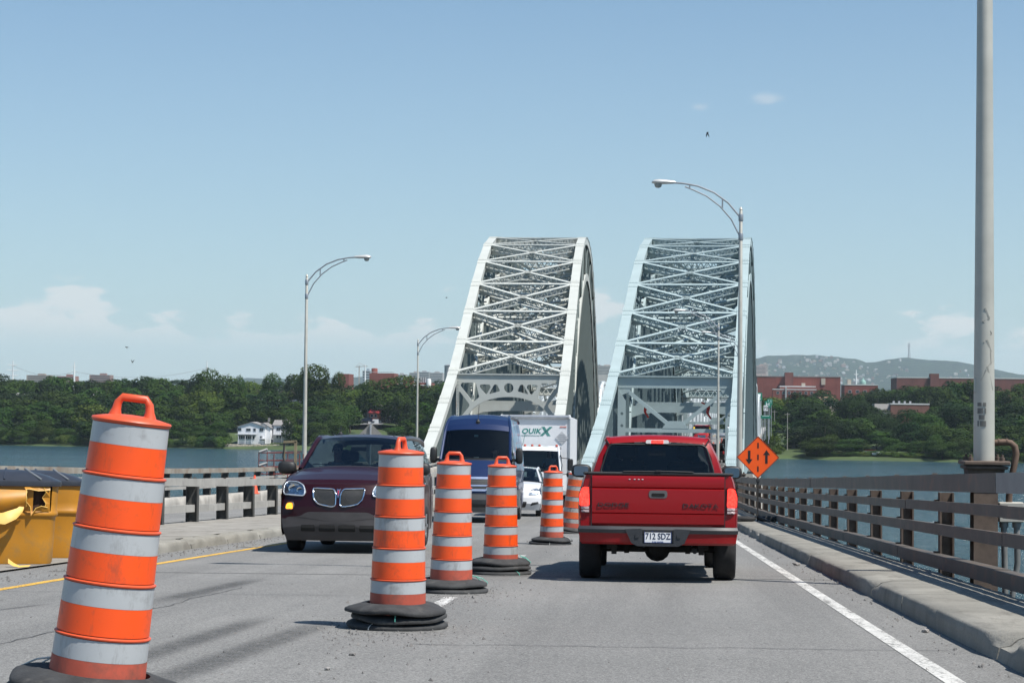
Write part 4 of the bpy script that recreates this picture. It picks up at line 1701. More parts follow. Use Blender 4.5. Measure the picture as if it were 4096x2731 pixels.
def car_paint(name, col, rough=0.32, metal=0.25, coat=1.0):
    m, t, b, out = newmat(name)
    n = noise_n(t, 2.5, 4, 0.6)
    c = mixc(t, maprange(t, n, 0.3, 0.7), tuple(x * 0.94 for x in col), col)
    dz_ = nd(t, 'ShaderNodeTexCoord')
    sp = nd(t, 'ShaderNodeSeparateXYZ')
    t.links.new(dz_.outputs['Object'], sp.inputs[0])
    d = math_n(t, 'MULTIPLY', maprange(t, sp.outputs[2], 0.6, 0.2, 0, 0.22), maprange(t, noise_n(t, 6, 5, 0.7), 0.35, 0.65))
    c = mixc(t, d, c, (0.16, 0.15, 0.13))
    t.links.new(c, b.inputs['Base Color'])
    b.inputs['Roughness'].default_value = rough
    b.inputs['Metallic'].default_value = metal
    b.inputs['Coat Weight'].default_value = coat
    b.inputs['Specular IOR Level'].default_value = 0.3
    b.inputs['Coat Roughness'].default_value = 0.03
    return m


def wheel_meshes(r, w):
    ty = MB()
    hw_ = w / 2
    ty.lathe([(r * 0.62, -hw_ * 0.8), (r * 0.7, -hw_ * 0.98), (r * 0.93, -hw_), (r * 0.99, -hw_ * 0.82), (r, -hw_ * 0.4), (r, hw_ * 0.4), (r * 0.99, hw_ * 0.82), (r * 0.93, hw_), (r * 0.7, hw_ * 0.98), (r * 0.62, hw_ * 0.8), (r * 0.62, -hw_ * 0.8)], 28, axis='x')
    ri = MB()
    ri.lathe([(r * 0.63, -hw_ * 0.75), (r * 0.58, -hw_ * 0.5), (r * 0.57, hw_ * 0.5), (r * 0.63, hw_ * 0.75)], 24, axis='x')
    for k in range(5):
        a = 2 * math.pi * k / 5
        ri.beam((hw_ * 0.55, 0, 0), (hw_ * 0.55, r * 0.6 * math.cos(a), r * 0.6 * math.sin(a)), 0.05, 0.09, up=(1, 0, 0))
    ri.lathe([(0.001, hw_ * 0.7), (r * 0.16, hw_ * 0.68), (r * 0.18, hw_ * 0.4)], 12, axis='x')
    ri.lathe([(0.001, hw_ * 0.2), (r * 0.6, hw_ * 0.2)], 20, axis='x')
    return ty, ri


def add_wheels(root, spots, r, w):
    ty, ri = wheel_meshes(r, w)
    t0 = r0 = None
    for (x, y) in spots:
        e = bpy.data.objects.new('wheel', None)
        COL.objects.link(e)
        e.parent = root
        e.location = (x, y, r)
        if x < 0:
            e.rotation_euler = (0, 0, math.pi)
        if t0 is None:
            t0 = ty.build('tyre', TYRE, e, smooth=50)
            r0 = ri.build('rim', RIM, e, smooth=40)
        else:
            link('tyre', t0.data, e)
            link('rim', r0.data, e)


def edge_pt(row, s):
    y, z, h, dy, dz, k = row
    a = abs(s)
    return Vector((h * s, y + dy * (1 - a ** 2.2), z + dz * (1 - a ** 2.6)))


NX = 14


def car_body(root, rows, belt, archs, sill, W_, L_, mats, side_kind, gh, nosolid=False, pillars=(), pil_m=None):
    """rows: nose bottom -> over the roof -> tail bottom.  gh=(i0,i1): rows forming the greenhouse edge.  belt: [(y,z,x)]"""
    kinds = {}
    for a, b in zip(rows, rows[1:]):
        sub = 3
        k = a[5]
        mb = kinds.setdefault(k, MB())
        gr = []
        for q in range(sub + 1):
            t_ = q / sub
            r = tuple(lerp(a[i], b[i], t_) for i in range(5)) + (k,)
            gr.append([edge_pt(r, 2 * i / NX - 1) for i in range(NX + 1)])
        mb.grid(gr)
    ge = rows[gh[0]:gh[1] + 1]
    for s in (-1, 1):
        for a, b in zip(ge, ge[1:]):
            n = max(1, int(abs(a[0] - b[0]) / 0.25))
            for q in range(n):
                ya = lerp(a[0], b[0], q / n)
                yb = lerp(a[0], b[0], (q + 1) / n)
                ta = (lerp(a[2], b[2], q / n), ya, lerp(a[1], b[1], q / n))
                tb = (lerp(a[2], b[2], (q + 1) / n), yb, lerp(a[1], b[1], (q + 1) / n))
                k = side_kind(0.5 * (ya + yb))
                mb = kinds.setdefault(k, MB())
                rr = []
                for (tx, ty, tz) in (ta, tb):
                    bx, bz = interp([(-p[0], p[2]) for p in belt], -ty), interp([(-p[0], p[1]) for p in belt], -ty)
                    rr.append([Vector((s * lerp(bx, tx, f) + s * 0.035 * math.sin(math.pi * f), ty, lerp(bz, tz, f))) for f in (0, 0.33, 0.66, 1)])
                mb.grid(rr)
    # lower sides
    tops = [(-r[0], r[1]) for r in rows[:gh[0] + 1] if r[1] > 0.9 and r[0] > 0]
    bl = [(-p[0], p[1]) for p in belt]
    y0, y1 = L_ / 2 - 0.1, -L_ / 2 + 0.02

    def topz(y):
        if y > belt[0][0]:
            return min(interp(sorted(tops), -y), 9)
        return interp(bl, -y)
    ys = []
    y = y0
    while y > y1:
        ys.append(y)
        st = 0.22
        for (ac, ar) in archs:
            if abs(y - ac) < ar + 0.25:
                st = 0.06
        y -= st
    ys.append(y1)
    mbs = {}
    wz = []
    for y in ys:
        zb = sill
        for (ac, ar) in archs:
            if abs(y - ac) < ar:
                zb = max(zb, math.sqrt(ar * ar - (y - ac) ** 2) + archs[0][1] * 0.88 - 0.06)
        wz.append(zb)
    for s in (-1, 1):
        grid_lo, grid_hi = [], []
        for y, zb in zip(ys, wz):
            e = (abs(y) / (L_ / 2)) ** 8
            xw = W_ / 2 * (1 - 0.035 * e)
            zt = topz(y)
            bx = interp([(-p[0], p[2]) for p in belt], -y) if y <= belt[0][0] else xw * 0.97
            zm = max(zb + 0.01, min(zt - 0.1, mats.get('split', 0.0)))
            prof = [(xw * 0.965, zb), (xw * 0.99, lerp(zb, zt, 0.12)), (xw, lerp(zb, zt, 0.45)), (xw, lerp(zb, zt, 0.7)), (lerp(xw, bx, 0.6), lerp(zb, zt, 0.92)), (bx, zt)]
            grid_lo.append([Vector((s * x, y, z)) for x, z in prof])
            # wheel-well return
        kinds.setdefault('paint', MB()).grid(grid_lo)
        inner = []
        for y, zb in zip(ys, wz):
            inner.append([Vector((s * W_ / 2 * 0.955, y, zb + 0.005)), Vector((s * W_ / 2 * 0.55, y, zb + 0.005))])
        kinds.setdefault('under', MB()).grid(inner)
    mb = kinds.setdefault('under', MB())
    mb.box((0, 0, sill + 0.06), (W_ * 0.9, L_ * 0.93, 0.08))
    out = {}
    names = {'paint': 'body', 'lower': 'bumper', 'glass': 'windows', 'under': 'underbody', 'black': 'trim', 'graphic': 'side_panel'}
    for k, mb in kinds.items():
        out[k] = mb.build(names.get(k, k), mats[k], root, smooth=38, fix=(k != 'x'))
    # pillars: painted strips along the window edges
    pm = pil_m or mats['paint']
    for s in (-1, 1):
        mb = MB()
        pts = [Vector((s * (r[2] + 0.004), r[0], r[1])) for r in ge]
        mb.tube(pts, 0.042, 6)
        mb.build('roof_rail', pm, root, smooth=60)
    for (y, wid, mm) in pillars:
        for s in (-1, 1):
            a = interp([(-r[0], r[1]) for r in ge], -y)
            ax = interp([(-r[0], r[2]) for r in ge], -y)
            bx, bz = interp([(-p[0], p[2]) for p in belt], -y), interp([(-p[0], p[1]) for p in belt], -y)
            mb = MB()
            mb.grid([[Vector((s * (lerp(bx, ax, f) + 0.035 * math.sin(math.pi * f) + 0.012), y + d, lerp(bz, a, f))) for f in (0, 0.33, 0.66, 1)] for d in (-wid / 2, wid / 2)])
            mb.build('pillar', mm, root)
    return out


def seam(root, pts, r=0.005):
    mb = MB()
    mb.tube(pts, r, 5)
    return mb.build('panel_gap', MATS['black_plastic'], root)


def row_seam(root, row, r=0.005, lim=1.0):
    return seam(root, [edge_pt(row, lim * (2 * i / 16 - 1)) + Vector((0, 0.001, 0.001)) for i in range(17)], r)


def side_seams(root, ys, x, z0, z1, r=0.005):
    for y in ys:
        for s in (-1, 1):
            seam(root, [(s * x, y, z0), (s * x, y + 0.01, (z0 + z1) / 2), (s * (x - 0.012), y, z1)], r)


def front_fn(rows, n):
    fr = rows[:n]

    def f(x, z):
        zs = [(r[1], r[0]) for r in fr]
        y = interp(zs, z)
        h = interp([(r[1], r[2]) for r in fr], z)
        dy = interp([(r[1], r[3]) for r in fr], z)
        return y + dy * (1 - min(1.2, abs(x) / h) ** 2.2)
    return f


def patch(poly, fy, off, th=0.03, sgn=1):
    """panel following a curved nose: poly in (x,z), fan filled"""
    mb = MB()
    cx = sum(p[0] for p in poly) / len(poly)
    cz = sum(p[1] for p in poly) / len(poly)
    dense = []
    for (a, b) in zip(poly, poly[1:] + poly[:1]):
        for q in range(3):
            dense.append((lerp(a[0], b[0], q / 3), lerp(a[1], b[1], q / 3)))
    n = len(dense)
    vs = [(x, fy(x, z) + sgn * off, z) for x, z in dense]
    vs += [(lerp(cx, x, 0.5), fy(lerp(cx, x, .5), lerp(cz, z, .5)) + sgn * off, lerp(cz, z, .5)) for x, z in dense]
    vs += [(cx, fy(cx, cz) + sgn * off, cz)]
    vs += [(x, fy(x, z) + sgn * (off - th), z) for x, z in dense]
    fs = []
    for i in range(n):
        j = (i + 1) % n
        fs += [(i, j, n + j, n + i), (n + i, n + j, 2 * n), (i, 2 * n + 1 + i, 2 * n + 1 + j, j)]
    mb.add(vs, fs)
    return mb


def ring_on(poly, fy, off, r, sgn=1):
    mb = MB()
    pts = []
    for (a, b) in zip(poly, poly[1:] + poly[:1]):
        for q in range(4):
            x, z = lerp(a[0], b[0], q / 4), lerp(a[1], b[1], q / 4)
            pts.append(Vector((x, fy(x, z) + sgn * off, z)))
    pts += pts[:2]
    mb.tube(pts, r, 6, caps=False)
    return mb


def mirror_poly(p):
    return [(-x, z) for x, z in p][::-1]


def ellipsoid(c, r, n=10, m=14, pw=1.0):
    mb = MB()
    rows = []
    for i in range(n + 1):
        a = math.pi * i / n - math.pi / 2
        row = []
        for k in range(m + 1):
            b = 2 * math.pi * k / m
            ca, sa = math.cos(a), math.sin(a)
            f = lambda v: math.copysign(abs(v) ** pw, v)
            row.append((c[0] + r[0] * f(ca) * f(math.cos(b)), c[1] + r[1] * f(ca) * f(math.sin(b)), c[2] + r[2] * f(sa)))
        rows.append(row)
    mb.grid(rows)
    return mb


def seat(root, x, y, z, w=0.5, head=True):
    mb = MB()
    mb.bbox((x, y, z), (w, 0.5, 0.16), 0.05)
    mb.bbox((x, y - 0.3, z + 0.36), (w, 0.14, 0.66), 0.05, Matrix.Rotation(rad(12), 3, 'X'))
    if head:
        mb.bbox((x, y - 0.42, z + 0.80), (0.27, 0.1, 0.2), 0.04)
        mb.box((x, y - 0.40, z + 0.68), (0.1, 0.03, 0.1))
    return mb.build('seat', SEATM, root)


def steering(root, x, y, z):
    mb = MB()
    R = Matrix.Rotation(rad(-62), 3, 'X')
    pts = [R @ Vector((0.19 * math.cos(a * math.pi / 8), 0.19 * math.sin(a * math.pi / 8), 0)) + Vector((x, y, z)) for a in range(17)]
    mb.tube(pts, 0.014, 6, False)
    mb.beam(pts[0], pts[8], 0.03, 0.04)
    mb.beam((x, y, z), (x, y + 0.35, z - 0.18), 0.06, 0.06)
    mb.build('steering_wheel', BLACKP, root)


# ---- seated people
SKIN = mat('skin', (0.38, 0.22, 0.15), 0.55, var=0.08)
HAIR = mat('dark_hair', (0.02, 0.015, 0.012), 0.7)
SHIRT = mat('pale_shirt', (0.36, 0.40, 0.44), 0.85)
TROUS = mat('dark_trousers', (0.03, 0.035, 0.05), 0.9)


def skin_mesh(name, verts, edges, radii, m, subd=2, rootv=0):
    me = bpy.data.meshes.new(name)
    me.from_pydata(verts, edges, [])
    o = bpy.data.objects.new(name, me)
    COL.objects.link(o)
    mod = o.modifiers.new('skin', 'SKIN')
    for i, r in enumerate(radii):
        sv = me.skin_vertices[0].data[i]
        sv.radius = r if isinstance(r, tuple) else (r, r)
        sv.use_root = (i == rootv)
    ss = o.modifiers.new('sub', 'SUBSURF')
    ss.levels = subd
    ss.render_levels = subd
    dg = bpy.context.evaluated_depsgraph_get()
    me2 = bpy.data.meshes.new_from_object(o.evaluated_get(dg))
    bpy.data.objects.remove(o)
    me2.shade_smooth()
    me2.materials.clear()
    return me2


def make_person(label, loc, rz):
    """seated, arms forward to a wheel; origin at the seat under the hips, facing +y"""
    root = thing('person', label, 'person', loc, rz)
    V, E, R = [], [], []

    def v(p, r):
        V.append(p)
        R.append(r)
        return len(V) - 1

    def chain(start, pts):
        k = start
        for p, r in pts:
            n = v(p, r)
            E.append((k, n))
            k = n
        return k
    pel = v((0, 0, 0.10), (0.17, 0.12))
    ch = chain(pel, [((0, -0.02, 0.28), (0.15, 0.11)), ((0, -0.05, 0.46), (0.17, 0.12)), ((0, -0.06, 0.56), (0.12, 0.09))])
    hd = chain(ch, [((0, -0.05, 0.64), 0.055), ((0, -0.02, 0.71), (0.07, 0.08)), ((0, -0.015, 0.79), (0.078, 0.098)), ((0, -0.02, 0.87), (0.06, 0.075))])
    for s in (-1, 1):
        hand = chain(ch - 1, [((s * 0.19, -0.06, 0.53), 0.065), ((s * 0.24, 0.02, 0.36), 0.048), ((s * 0.23, 0.12, 0.27), 0.042), ((s * 0.19, 0.28, 0.34), 0.034), ((s * 0.17, 0.36, 0.38), (0.022, 0.036)), ((s * 0.165, 0.42, 0.41), (0.018, 0.036))])
        for q, (dx, L2) in enumerate(((-0.03, 0.05), (-0.01, 0.058), (0.01, 0.055), (0.028, 0.045))):
            chain(hand, [((s * (0.165 - dx), 0.45, 0.425 + q * 0.004), 0.009), ((s * (0.165 - dx), 0.45 + L2 * 0.6, 0.415), 0.0085), ((s * (0.165 - dx), 0.45 + L2 * 0.55, 0.385), 0.007)])
        chain(hand - 1, [((s * 0.13, 0.39, 0.41), 0.010), ((s * 0.115, 0.425, 0.42), 0.008)])
        chain(pel, [((s * 0.10, 0.10, 0.09), 0.085), ((s * 0.13, 0.32, 0.13), 0.07), ((s * 0.14, 0.46, 0.13), 0.06), ((s * 0.14, 0.56, -0.1), 0.05), ((s * 0.14, 0.62, -0.3), 0.04), ((s * 0.14, 0.72, -0.33), 0.035)])
    me = skin_mesh('body', V, E, R, None)
    for m_ in (SKIN, SHIRT, TROUS):
        me.materials.append(m_)
    for p in me.polygons:
        c = p.center
        if c.z < 0.12 and c.y > -0.2 or (c.z < 0.2 and c.y < 0.1):
            p.material_index = 2
        elif c.z < 0.60 and not (c.y > 0.10):
            p.material_index = 1
    link('body', me, root)
    # features of the face and hair
    mb = ellipsoid((0, -0.045, 0.83), (0.088, 0.098, 0.088))
    mb.build('hair', HAIR, root, smooth=180)
    nb = MB()
    nb.add([(-0.014, 0.082, 0.765), (0.014, 0.082, 0.765), (0, 0.108, 0.765), (0, 0.083, 0.81)], [(0, 1, 2), (0, 2, 3), (1, 3, 2)])
    nb.build('nose', SKIN, root)
    for s in (-1, 1):
        ellipsoid((s * 0.03, 0.078, 0.808), (0.013, 0.008, 0.007), 4, 6).build('eye', HAIR, root)
        ellipsoid((s * 0.083, -0.01, 0.79), (0.01, 0.02, 0.032), 5, 6).build('ear', SKIN, root)
    MB().box((0, 0.083, 0.737), (0.045, 0.008, 0.008)).build('mouth', mat('lips', (0.25, 0.08, 0.07), 0.6), root)
    return root


def place(root, x, y, face_away=True):
    root.location = (x, y, zr(y))
    root.rotation_euler = (math.atan(dzr(y)), 0, (0 if face_away else math.pi) - math.atan((xc(y + 1) - xc(y - 1)) / 2))


def in_vehicle(veh, local):
    """world location of a point given in a vehicle's own frame"""
    bpy.context.view_layer.update()
    return veh.matrix_world @ Vector(local)


# ---------------------------------------------------------------- red pickup seen from behind
RED = car_paint('red_car_paint', (0.27, 0.003, 0.006), 0.36, 0.0, 0.22)
PADM = mat('bumper_pad', (0.03, 0.032, 0.036), 0.45, var=0.2)
pk = thing('pickup_truck', 'red pickup truck driving away, brake lights lit', 'pickup')
# bed and tail (rear face at y=0, forward +y)
for s in (-1, 1):
    mb = MB()
    rows = []
    ys = [0.02, 0.1, 0.25] + [0.35 + 0.07 * k for k in range(16)] + [1.6, 1.9, 2.02]
    for y in ys:
        zb = 0.5
        if abs(y - 0.95) < 0.47:
            zb = max(zb, math.sqrt(max(0, 0.47 ** 2 - (y - 0.95) ** 2)) + 0.36)
        fl = 0.03 * max(0, 1 - abs(y - 0.95) / 0.62)
        e = 0.03 * max(0, 1 - y / 0.15)
        zt = 1.215
        prof = [(0.895 + fl - e, zb), (0.91 + fl - e, max(zb + 0.01, 0.62)), (0.915 + fl * 0.9 - e, max(zb + 0.02, 0.82)), (0.905 - e, max(zb + 0.03, 1.0)), (0.875 - e, 1.14), (0.85 - e, zt), (0.775, zt)]
        rows.append([(s * x, y, z) for x, z in prof])
    mb.grid(rows)
    # rear corner post
    mb.grid([[(s * x, 0.02, z) for x, z in ((0.865, 0.5), (0.88, 0.62), (0.885, 0.82), (0.875, 1.0), (0.845, 1.14), (0.82, 1.215))], [(s * 0.762, 0.012, z) for z in (0.5, 0.62, 0.82, 1.0, 1.14, 1.215)]])
    body = mb.build('bed_side', RED, pk, smooth=40)
# tailgate: pressed panel with creases
mb = MB()
prof = [(0.625, 0.030), (0.655, 0.010), (0.665, 0.0), (0.772, -0.006), (0.780, 0.006), (0.788, -0.008), (0.93, -0.014), (1.055, -0.008), (1.068, 0.008), (1.08, -0.006), (1.17, -0.016), (1.205, -0.002), (1.21, 0.03)]
mb.grid([[(lerp(-0.752, 0.752, i / 16), y - 0.006 * (1 - (2 * i / 16 - 1) ** 2), z) for i in range(17)] for z, y in prof])
tg = mb.build('tailgate', RED, pk, smooth=40)
for x in (-0.757, 0.757):
    MB().box((x, 0.016, 0.915), (0.012, 0.03, 0.6)).build('panel_gap', BLACKP, tg)
hb_ = patch(roundpoly([(-0.105, 0.957), (0.105, 0.957), (0.105, 1.045), (-0.105, 1.045)], 0.035), lambda x, z: -0.012, 0.012, 0.02, -1)
hd_ = hb_.build('tailgate_handle', GREYP, tg, smooth=40)
patch(roundpoly([(-0.075, 0.975), (0.075, 0.975), (0.075, 1.012), (-0.075, 1.012)], 0.015), lambda x, z: -0.0255, 0.002, 0.004, -1).build('handle_recess', mat('handle_hole', (0.004, 0.004, 0.004), 0.9), hd_)
text('lettering', 'DODGE', 0.068, BLK, tg, (-0.51, -0.0215, 0.872), sx=1.5, weight=0.0003)
text('lettering', 'DAKOTA', 0.068, BLK, tg, (0.48, -0.0215, 0.872), sx=1.45, weight=0.0003)
CHIP = mat('worn_chrome_spot', (0.6, 0.5, 0.5), 0.4)
for x in (-0.325, -0.268, -0.222, -0.178):
    ellipsoid((x, -0.022, 1.168), (0.012, 0.003, 0.006), 4, 6).build('paint_chip', CHIP, tg)
# black bed rail caps / folded cover
mb = MB()
mb.bbox((0, 0.035, 1.232), (1.62, 0.075, 0.036), 0.012)
for s in (-1, 1):
    mb.bbox((s * 0.815, 1.02, 1.232), (0.085, 1.95, 0.034), 0.012)
mb.build('bed_rail_cap', BLACKP, pk)
MB().bbox((0, 1.05, 1.235), (1.56, 1.85, 0.02), 0.006).build('bed_cover', mat('vinyl_bed_cover', (0.02, 0.021, 0.022), 0.6, bmp=0.2, bscale=14), pk)
mb = MB()
mb.tube([(-0.4, 0.0, 1.256), (-0.1, 0.0, 1.258), (0.1, 0.0, 1.262), (0.4, 0.0, 1.256)], 0.008, 6)
mb.bbox((0.0, 0.0, 1.262), (0.07, 0.03, 0.02), 0.005)
mb.build('cover_latch', BLACKP, pk)
# tail lamps
TLR = glow('brake_light_red', (1.0, 0.03, 0.02), 3.0, (0.5, 0.01, 0.01))
TLW = mat('reversing_lamp', (0.5, 0.38, 0.38), 0.2, var=0.12, scale=30)
for s in (-1, 1):
    fy = lambda x, z: 0.012 + 0.05 * max(0, (abs(x) - 0.83) / 0.06) ** 2
    poly = [(s * 0.782, 0.86), (s * 0.895, 0.86), (s * 0.898, 0.98), (s * 0.872, 1.06), (s * 0.845, 1.075), (s * 0.79, 1.075)]
    tl = patch(roundpoly(poly, 0.02), fy, 0.028, 0.04, -1).build('brake_light', TLR, pk, smooth=40)
    for z0, z1 in ((0.79, 0.815), (0.825, 0.855)):
        patch([(s * 0.785, z0), (s * 0.893, z0), (s * 0.895, z1), (s * 0.785, z1)], fy, 0.026, 0.03, -1).build('reversing_light', TLW, pk)
    patch([(s * 0.776, 0.78), (s * 0.902, 0.78), (s * 0.906, 0.985), (s * 0.878, 1.075), (s * 0.845, 1.087), (s * 0.778, 1.087)], fy, 0.018, 0.02, -1).build('lamp_housing', mat('dark_red_lamp', (0.10, 0.005, 0.005), 0.3), pk)
# bumper: red painted outer ends, dark pad on top, stepped centre
mb = MB()
def bump_row(z, yv, hwid_):
    return [(hwid_ * (2 * i / 20 - 1), -yv + 0.10 * abs(2 * i / 20 - 1) ** 6, z) for i in range(21)]
mb.grid([bump_row(0.43, 0.07, 0.86), bump_row(0.455, 0.10, 0.885), bump_row(0.56, 0.115, 0.90), bump_row(0.575, 0.10, 0.90)])
mb.build('rear_bumper', RED, pk, smooth=40)
pad = MB()
pad.grid([bump_row(0.558, 0.125, 0.905), bump_row(0.60, 0.135, 0.91), bump_row(0.632, 0.11, 0.90), bump_row(0.636, 0.0, 0.86)])
pad.build('bumper_pad', PADM, pk, smooth=40)
mb = MB()
cpoly = [(-0.37, 0.605), (-0.30, 0.45), (-0.23, 0.415), (0.23, 0.415), (0.30, 0.45), (0.37, 0.605), (0.2, 0.612), (0.175, 0.605), (0.175, 0.445), (-0.175, 0.445), (-0.175, 0.605), (-0.2, 0.612)]
mb.prism(cpoly, -0.142, -0.05, lambda u, v, w: (u, w, v))
mb.box((0, -0.09, 0.525), (0.36, 0.05, 0.17))
for s in (-1, 1):
    mb.box((s * 0.235, -0.146, 0.53), (0.04, 0.012, 0.04))
mb.build('bumper_step', PADM, pk)
# licence plate
PLW = mat('plate_white', (0.72, 0.73, 0.74), 0.4, var=0.04)
PLB = mat('plate_blue', (0.02, 0.05, 0.22), 0.4)
pl = MB().bbox((0, -0.125, 0.53), (0.305, 0.006, 0.152), 0.002).build('licence_plate', PLW, pk)
mb = MB()
for z in (0.457, 0.603):
    mb.box((0, -0.1285, z), (0.30, 0.004, 0.004))
for x in (-0.15, 0.15):
    mb.box((x, -0.1285, 0.53), (0.004, 0.004, 0.15))
mb.build('plate_border', PLB, pl)
PLK = mat('plate_ink', (0.012, 0.02, 0.06), 0.4)
text('lettering', '712 SDZ', 0.098, PLK, pl, (0, -0.1295, 0.525), sx=0.80, weight=0.0015, depth=0.001)
text('lettering', 'Québec', 0.030, PLB, pl, (0.018, -0.1295, 0.588), sx=1.1, depth=0.001)
text('lettering', 'Je me souviens', 0.021, PLB, pl, (0, -0.1295, 0.4685), sx=1.0, depth=0.001)
MB().box((-0.063, -0.1295, 0.588), (0.022, 0.003, 0.02)).build('plate_emblem', PLB, pl)
for x in (-0.1, 0.1):
    MB().lathe([(0.006, -0.0045), (0.006, 0.0)], 8, (x, -0.126, 0.592), axis='y', cap0=True).build('plate_bolt', BLK, pl)
# cab
mb = MB()
zc_b, zc_t = 1.12, 1.70


def cab_ring(y, hwb, hwt, zt, crown):
    return (y, hwb, hwt, zt, crown)


roofr = [(2.10, 1.61, 0.625, 0.03), (2.13, 1.655, 0.63, 0.035), (2.2, 1.685, 0.635, 0.035), (2.6, 1.705, 0.645, 0.035), (3.1, 1.70, 0.645, 0.035), (3.3, 1.665, 0.635, 0.03)]
mb.grid([[((2 * i / 12 - 1) * h, y, z + c * (1 - (2 * i / 12 - 1) ** 2)) for i in range(13)] for y, z, h, c in roofr])
roof = mb.build('roof', RED, pk, smooth=40)
mb = MB()
for s in (-1, 1):
    # rear quarter pillar: broad, leaning in
    mb.grid([[(s * 0.80, 2.06, 1.12), (s * 0.795, 2.06, 1.26), (s * 0.735, 2.09, 1.45), (s * 0.665, 2.12, 1.585), (s * 0.628, 2.14, 1.645)],
             [(s * 0.71, 2.045, 1.12), (s * 0.708, 2.045, 1.26), (s * 0.675, 2.075, 1.45), (s * 0.60, 2.10, 1.60), (s * 0.56, 2.10, 1.63)]])
    mb.grid([[(s * 0.80, 2.06, 1.12), (s * 0.795, 2.06, 1.26), (s * 0.735, 2.09, 1.45), (s * 0.665, 2.12, 1.585), (s * 0.628, 2.14, 1.655)],
             [(s * 0.83, 2.35, 1.12), (s * 0.825, 2.35, 1.26), (s * 0.765, 2.35, 1.45), (s * 0.69, 2.35, 1.60), (s * 0.64, 2.35, 1.69)]])
    mb.tube([(s * 0.615, 2.2, 1.655), (s * 0.635, 2.7, 1.68), (s * 0.63, 3.1, 1.675), (s * 0.63, 3.3, 1.65), (s * 0.72, 3.75, 1.40), (s * 0.78, 4.05, 1.17)], 0.045, 6)
    mb.grid([[(s * 0.83, 2.35, 1.12), (s * 0.86, 2.35, 0.95), (s * 0.885, 2.35, 0.7), (s * 0.86, 2.35, 0.42)], [(s * 0.84, 3.0, 1.13), (s * 0.87, 3.0, 0.95), (s * 0.89, 3.0, 0.7), (s * 0.87, 3.0, 0.42)],
             [(s * 0.83, 4.0, 1.16), (s * 0.87, 4.0, 0.95), (s * 0.89, 4.0, 0.7), (s * 0.87, 4.0, 0.42)], [(s * 0.80, 4.3, 1.12), (s * 0.86, 4.3, 0.98), (s * 0.87, 4.3, 0.9), (s * 0.87, 4.3, 0.86)], [(s * 0.78, 5.0, 1.08), (s * 0.84, 5.0, 0.95), (s * 0.86, 5.0, 0.9), (s * 0.86, 5.0, 0.84)], [(s * 0.70, 5.38, 0.98), (s * 0.76, 5.38, 0.85), (s * 0.8, 5.38, 0.7), (s * 0.8, 5.38, 0.45)]])
    mb.grid([[(s * 0.80, 2.06, 1.12), (s * 0.83, 2.06, 0.42)], [(s * 0.83, 2.35, 1.12), (s * 0.86, 2.35, 0.42)]])
mb.grid([[((2 * i / 8 - 1) * h, y, z) for i in range(9)] for y, z, h in ((4.05, 1.18, 0.8), (4.5, 1.16, 0.78), (5.1, 1.09, 0.74), (5.38, 0.98, 0.7), (5.45, 0.7, 0.78), (5.42, 0.42, 0.78))])
mb.box((0, 2.06, 0.85), (1.62, 0.05, 0.75))
mb.build('cab_body', RED, pk, smooth=35)
MB().box((0, 2.03, 1.215), (1.5, 0.03, 0.05)).build('window_seal', BLACKP, pk)
wy = lambda z: 2.065 + (z - 1.25) * 0.16
wpoly = roundpoly([(-0.715, 1.235), (0.715, 1.235), (0.60, 1.605), (-0.60, 1.605)], 0.07, 4)
patch(wpoly, lambda x, z: wy(z) - 0.015, 0.0, 0.004, -1).build('rear_window', GLASS_D, pk, smooth=60)
ring_on(wpoly, lambda x, z: wy(z) - 0.022, 0.0, 0.012, -1).build('window_seal', BLACKP, pk)
wsp = MB()
wsp.grid([[(-0.70, 3.36, 1.65), (0.70, 3.36, 1.65)], [(-0.78, 4.03, 1.18), (0.78, 4.03, 1.18)]])
wsp.build('windscreen', GLASS_C, pk)
for s in (-1, 1):
    mb = MB()
    mb.grid([[(s * 0.815, 2.4, 1.16), (s * 0.83, 3.95, 1.17)], [(s * 0.665, 2.4, 1.66), (s * 0.675, 3.3, 1.64)]])
    mb.build('side_window', GLASS_C, pk)
# high brake lamp
bl_ = patch(roundpoly([(-0.148, 1.618), (0.148, 1.618), (0.14, 1.665), (-0.14, 1.665)], 0.02), lambda x, z: 2.095 + (z - 1.61) * 0.5, 0.02, 0.04, -1).build('brake_lamp_housing', mat('clear_lamp', (0.42, 0.40, 0.40), 0.2, var=0.1), pk)
patch([(-0.075, 1.622), (0.075, 1.622), (0.075, 1.66), (-0.075, 1.66)], lambda x, z: 2.095 + (z - 1.61) * 0.5, 0.026, 0.01, -1).build('brake_light', TLR, bl_)
for s in (-1, 1):
    mb = MB()
    mb.tube([(s * 0.64, 2.13, 1.665), (s * 0.60, 2.09, 1.60)], 0.009, 5)
    mb.build('roof_seam', BLACKP, pk)
    m_ = ellipsoid((s * 1.0, 3.75, 1.28), (0.135, 0.06, 0.09), 8, 14, 0.7).build('side_mirror', BLACKP, pk, smooth=60)
    MB().box((s * 0.86, 3.78, 1.22), (0.14, 0.05, 0.05)).build('mirror_stalk', BLACKP, m_)
    patch(roundpoly([(s * 0.905, 1.215), (s * 1.095, 1.215), (s * 1.095, 1.34), (s * 0.905, 1.34)], 0.035), lambda x, z: 3.69, 0.004, 0.01, -1).build('mirror_glass', MIRG, m_)
seat(pk, -0.38, 2.75, 0.72, 0.52)
seat(pk, 0.38, 2.75, 0.72, 0.52)
MB().bbox((0, 2.5, 1.02), (0.42, 0.12, 0.55), 0.05).build('seat', SEATM, pk)
MB().bbox((0, 3.75, 1.03), (1.5, 0.45, 0.22), 0.06).build('dashboard', DASHM, pk)
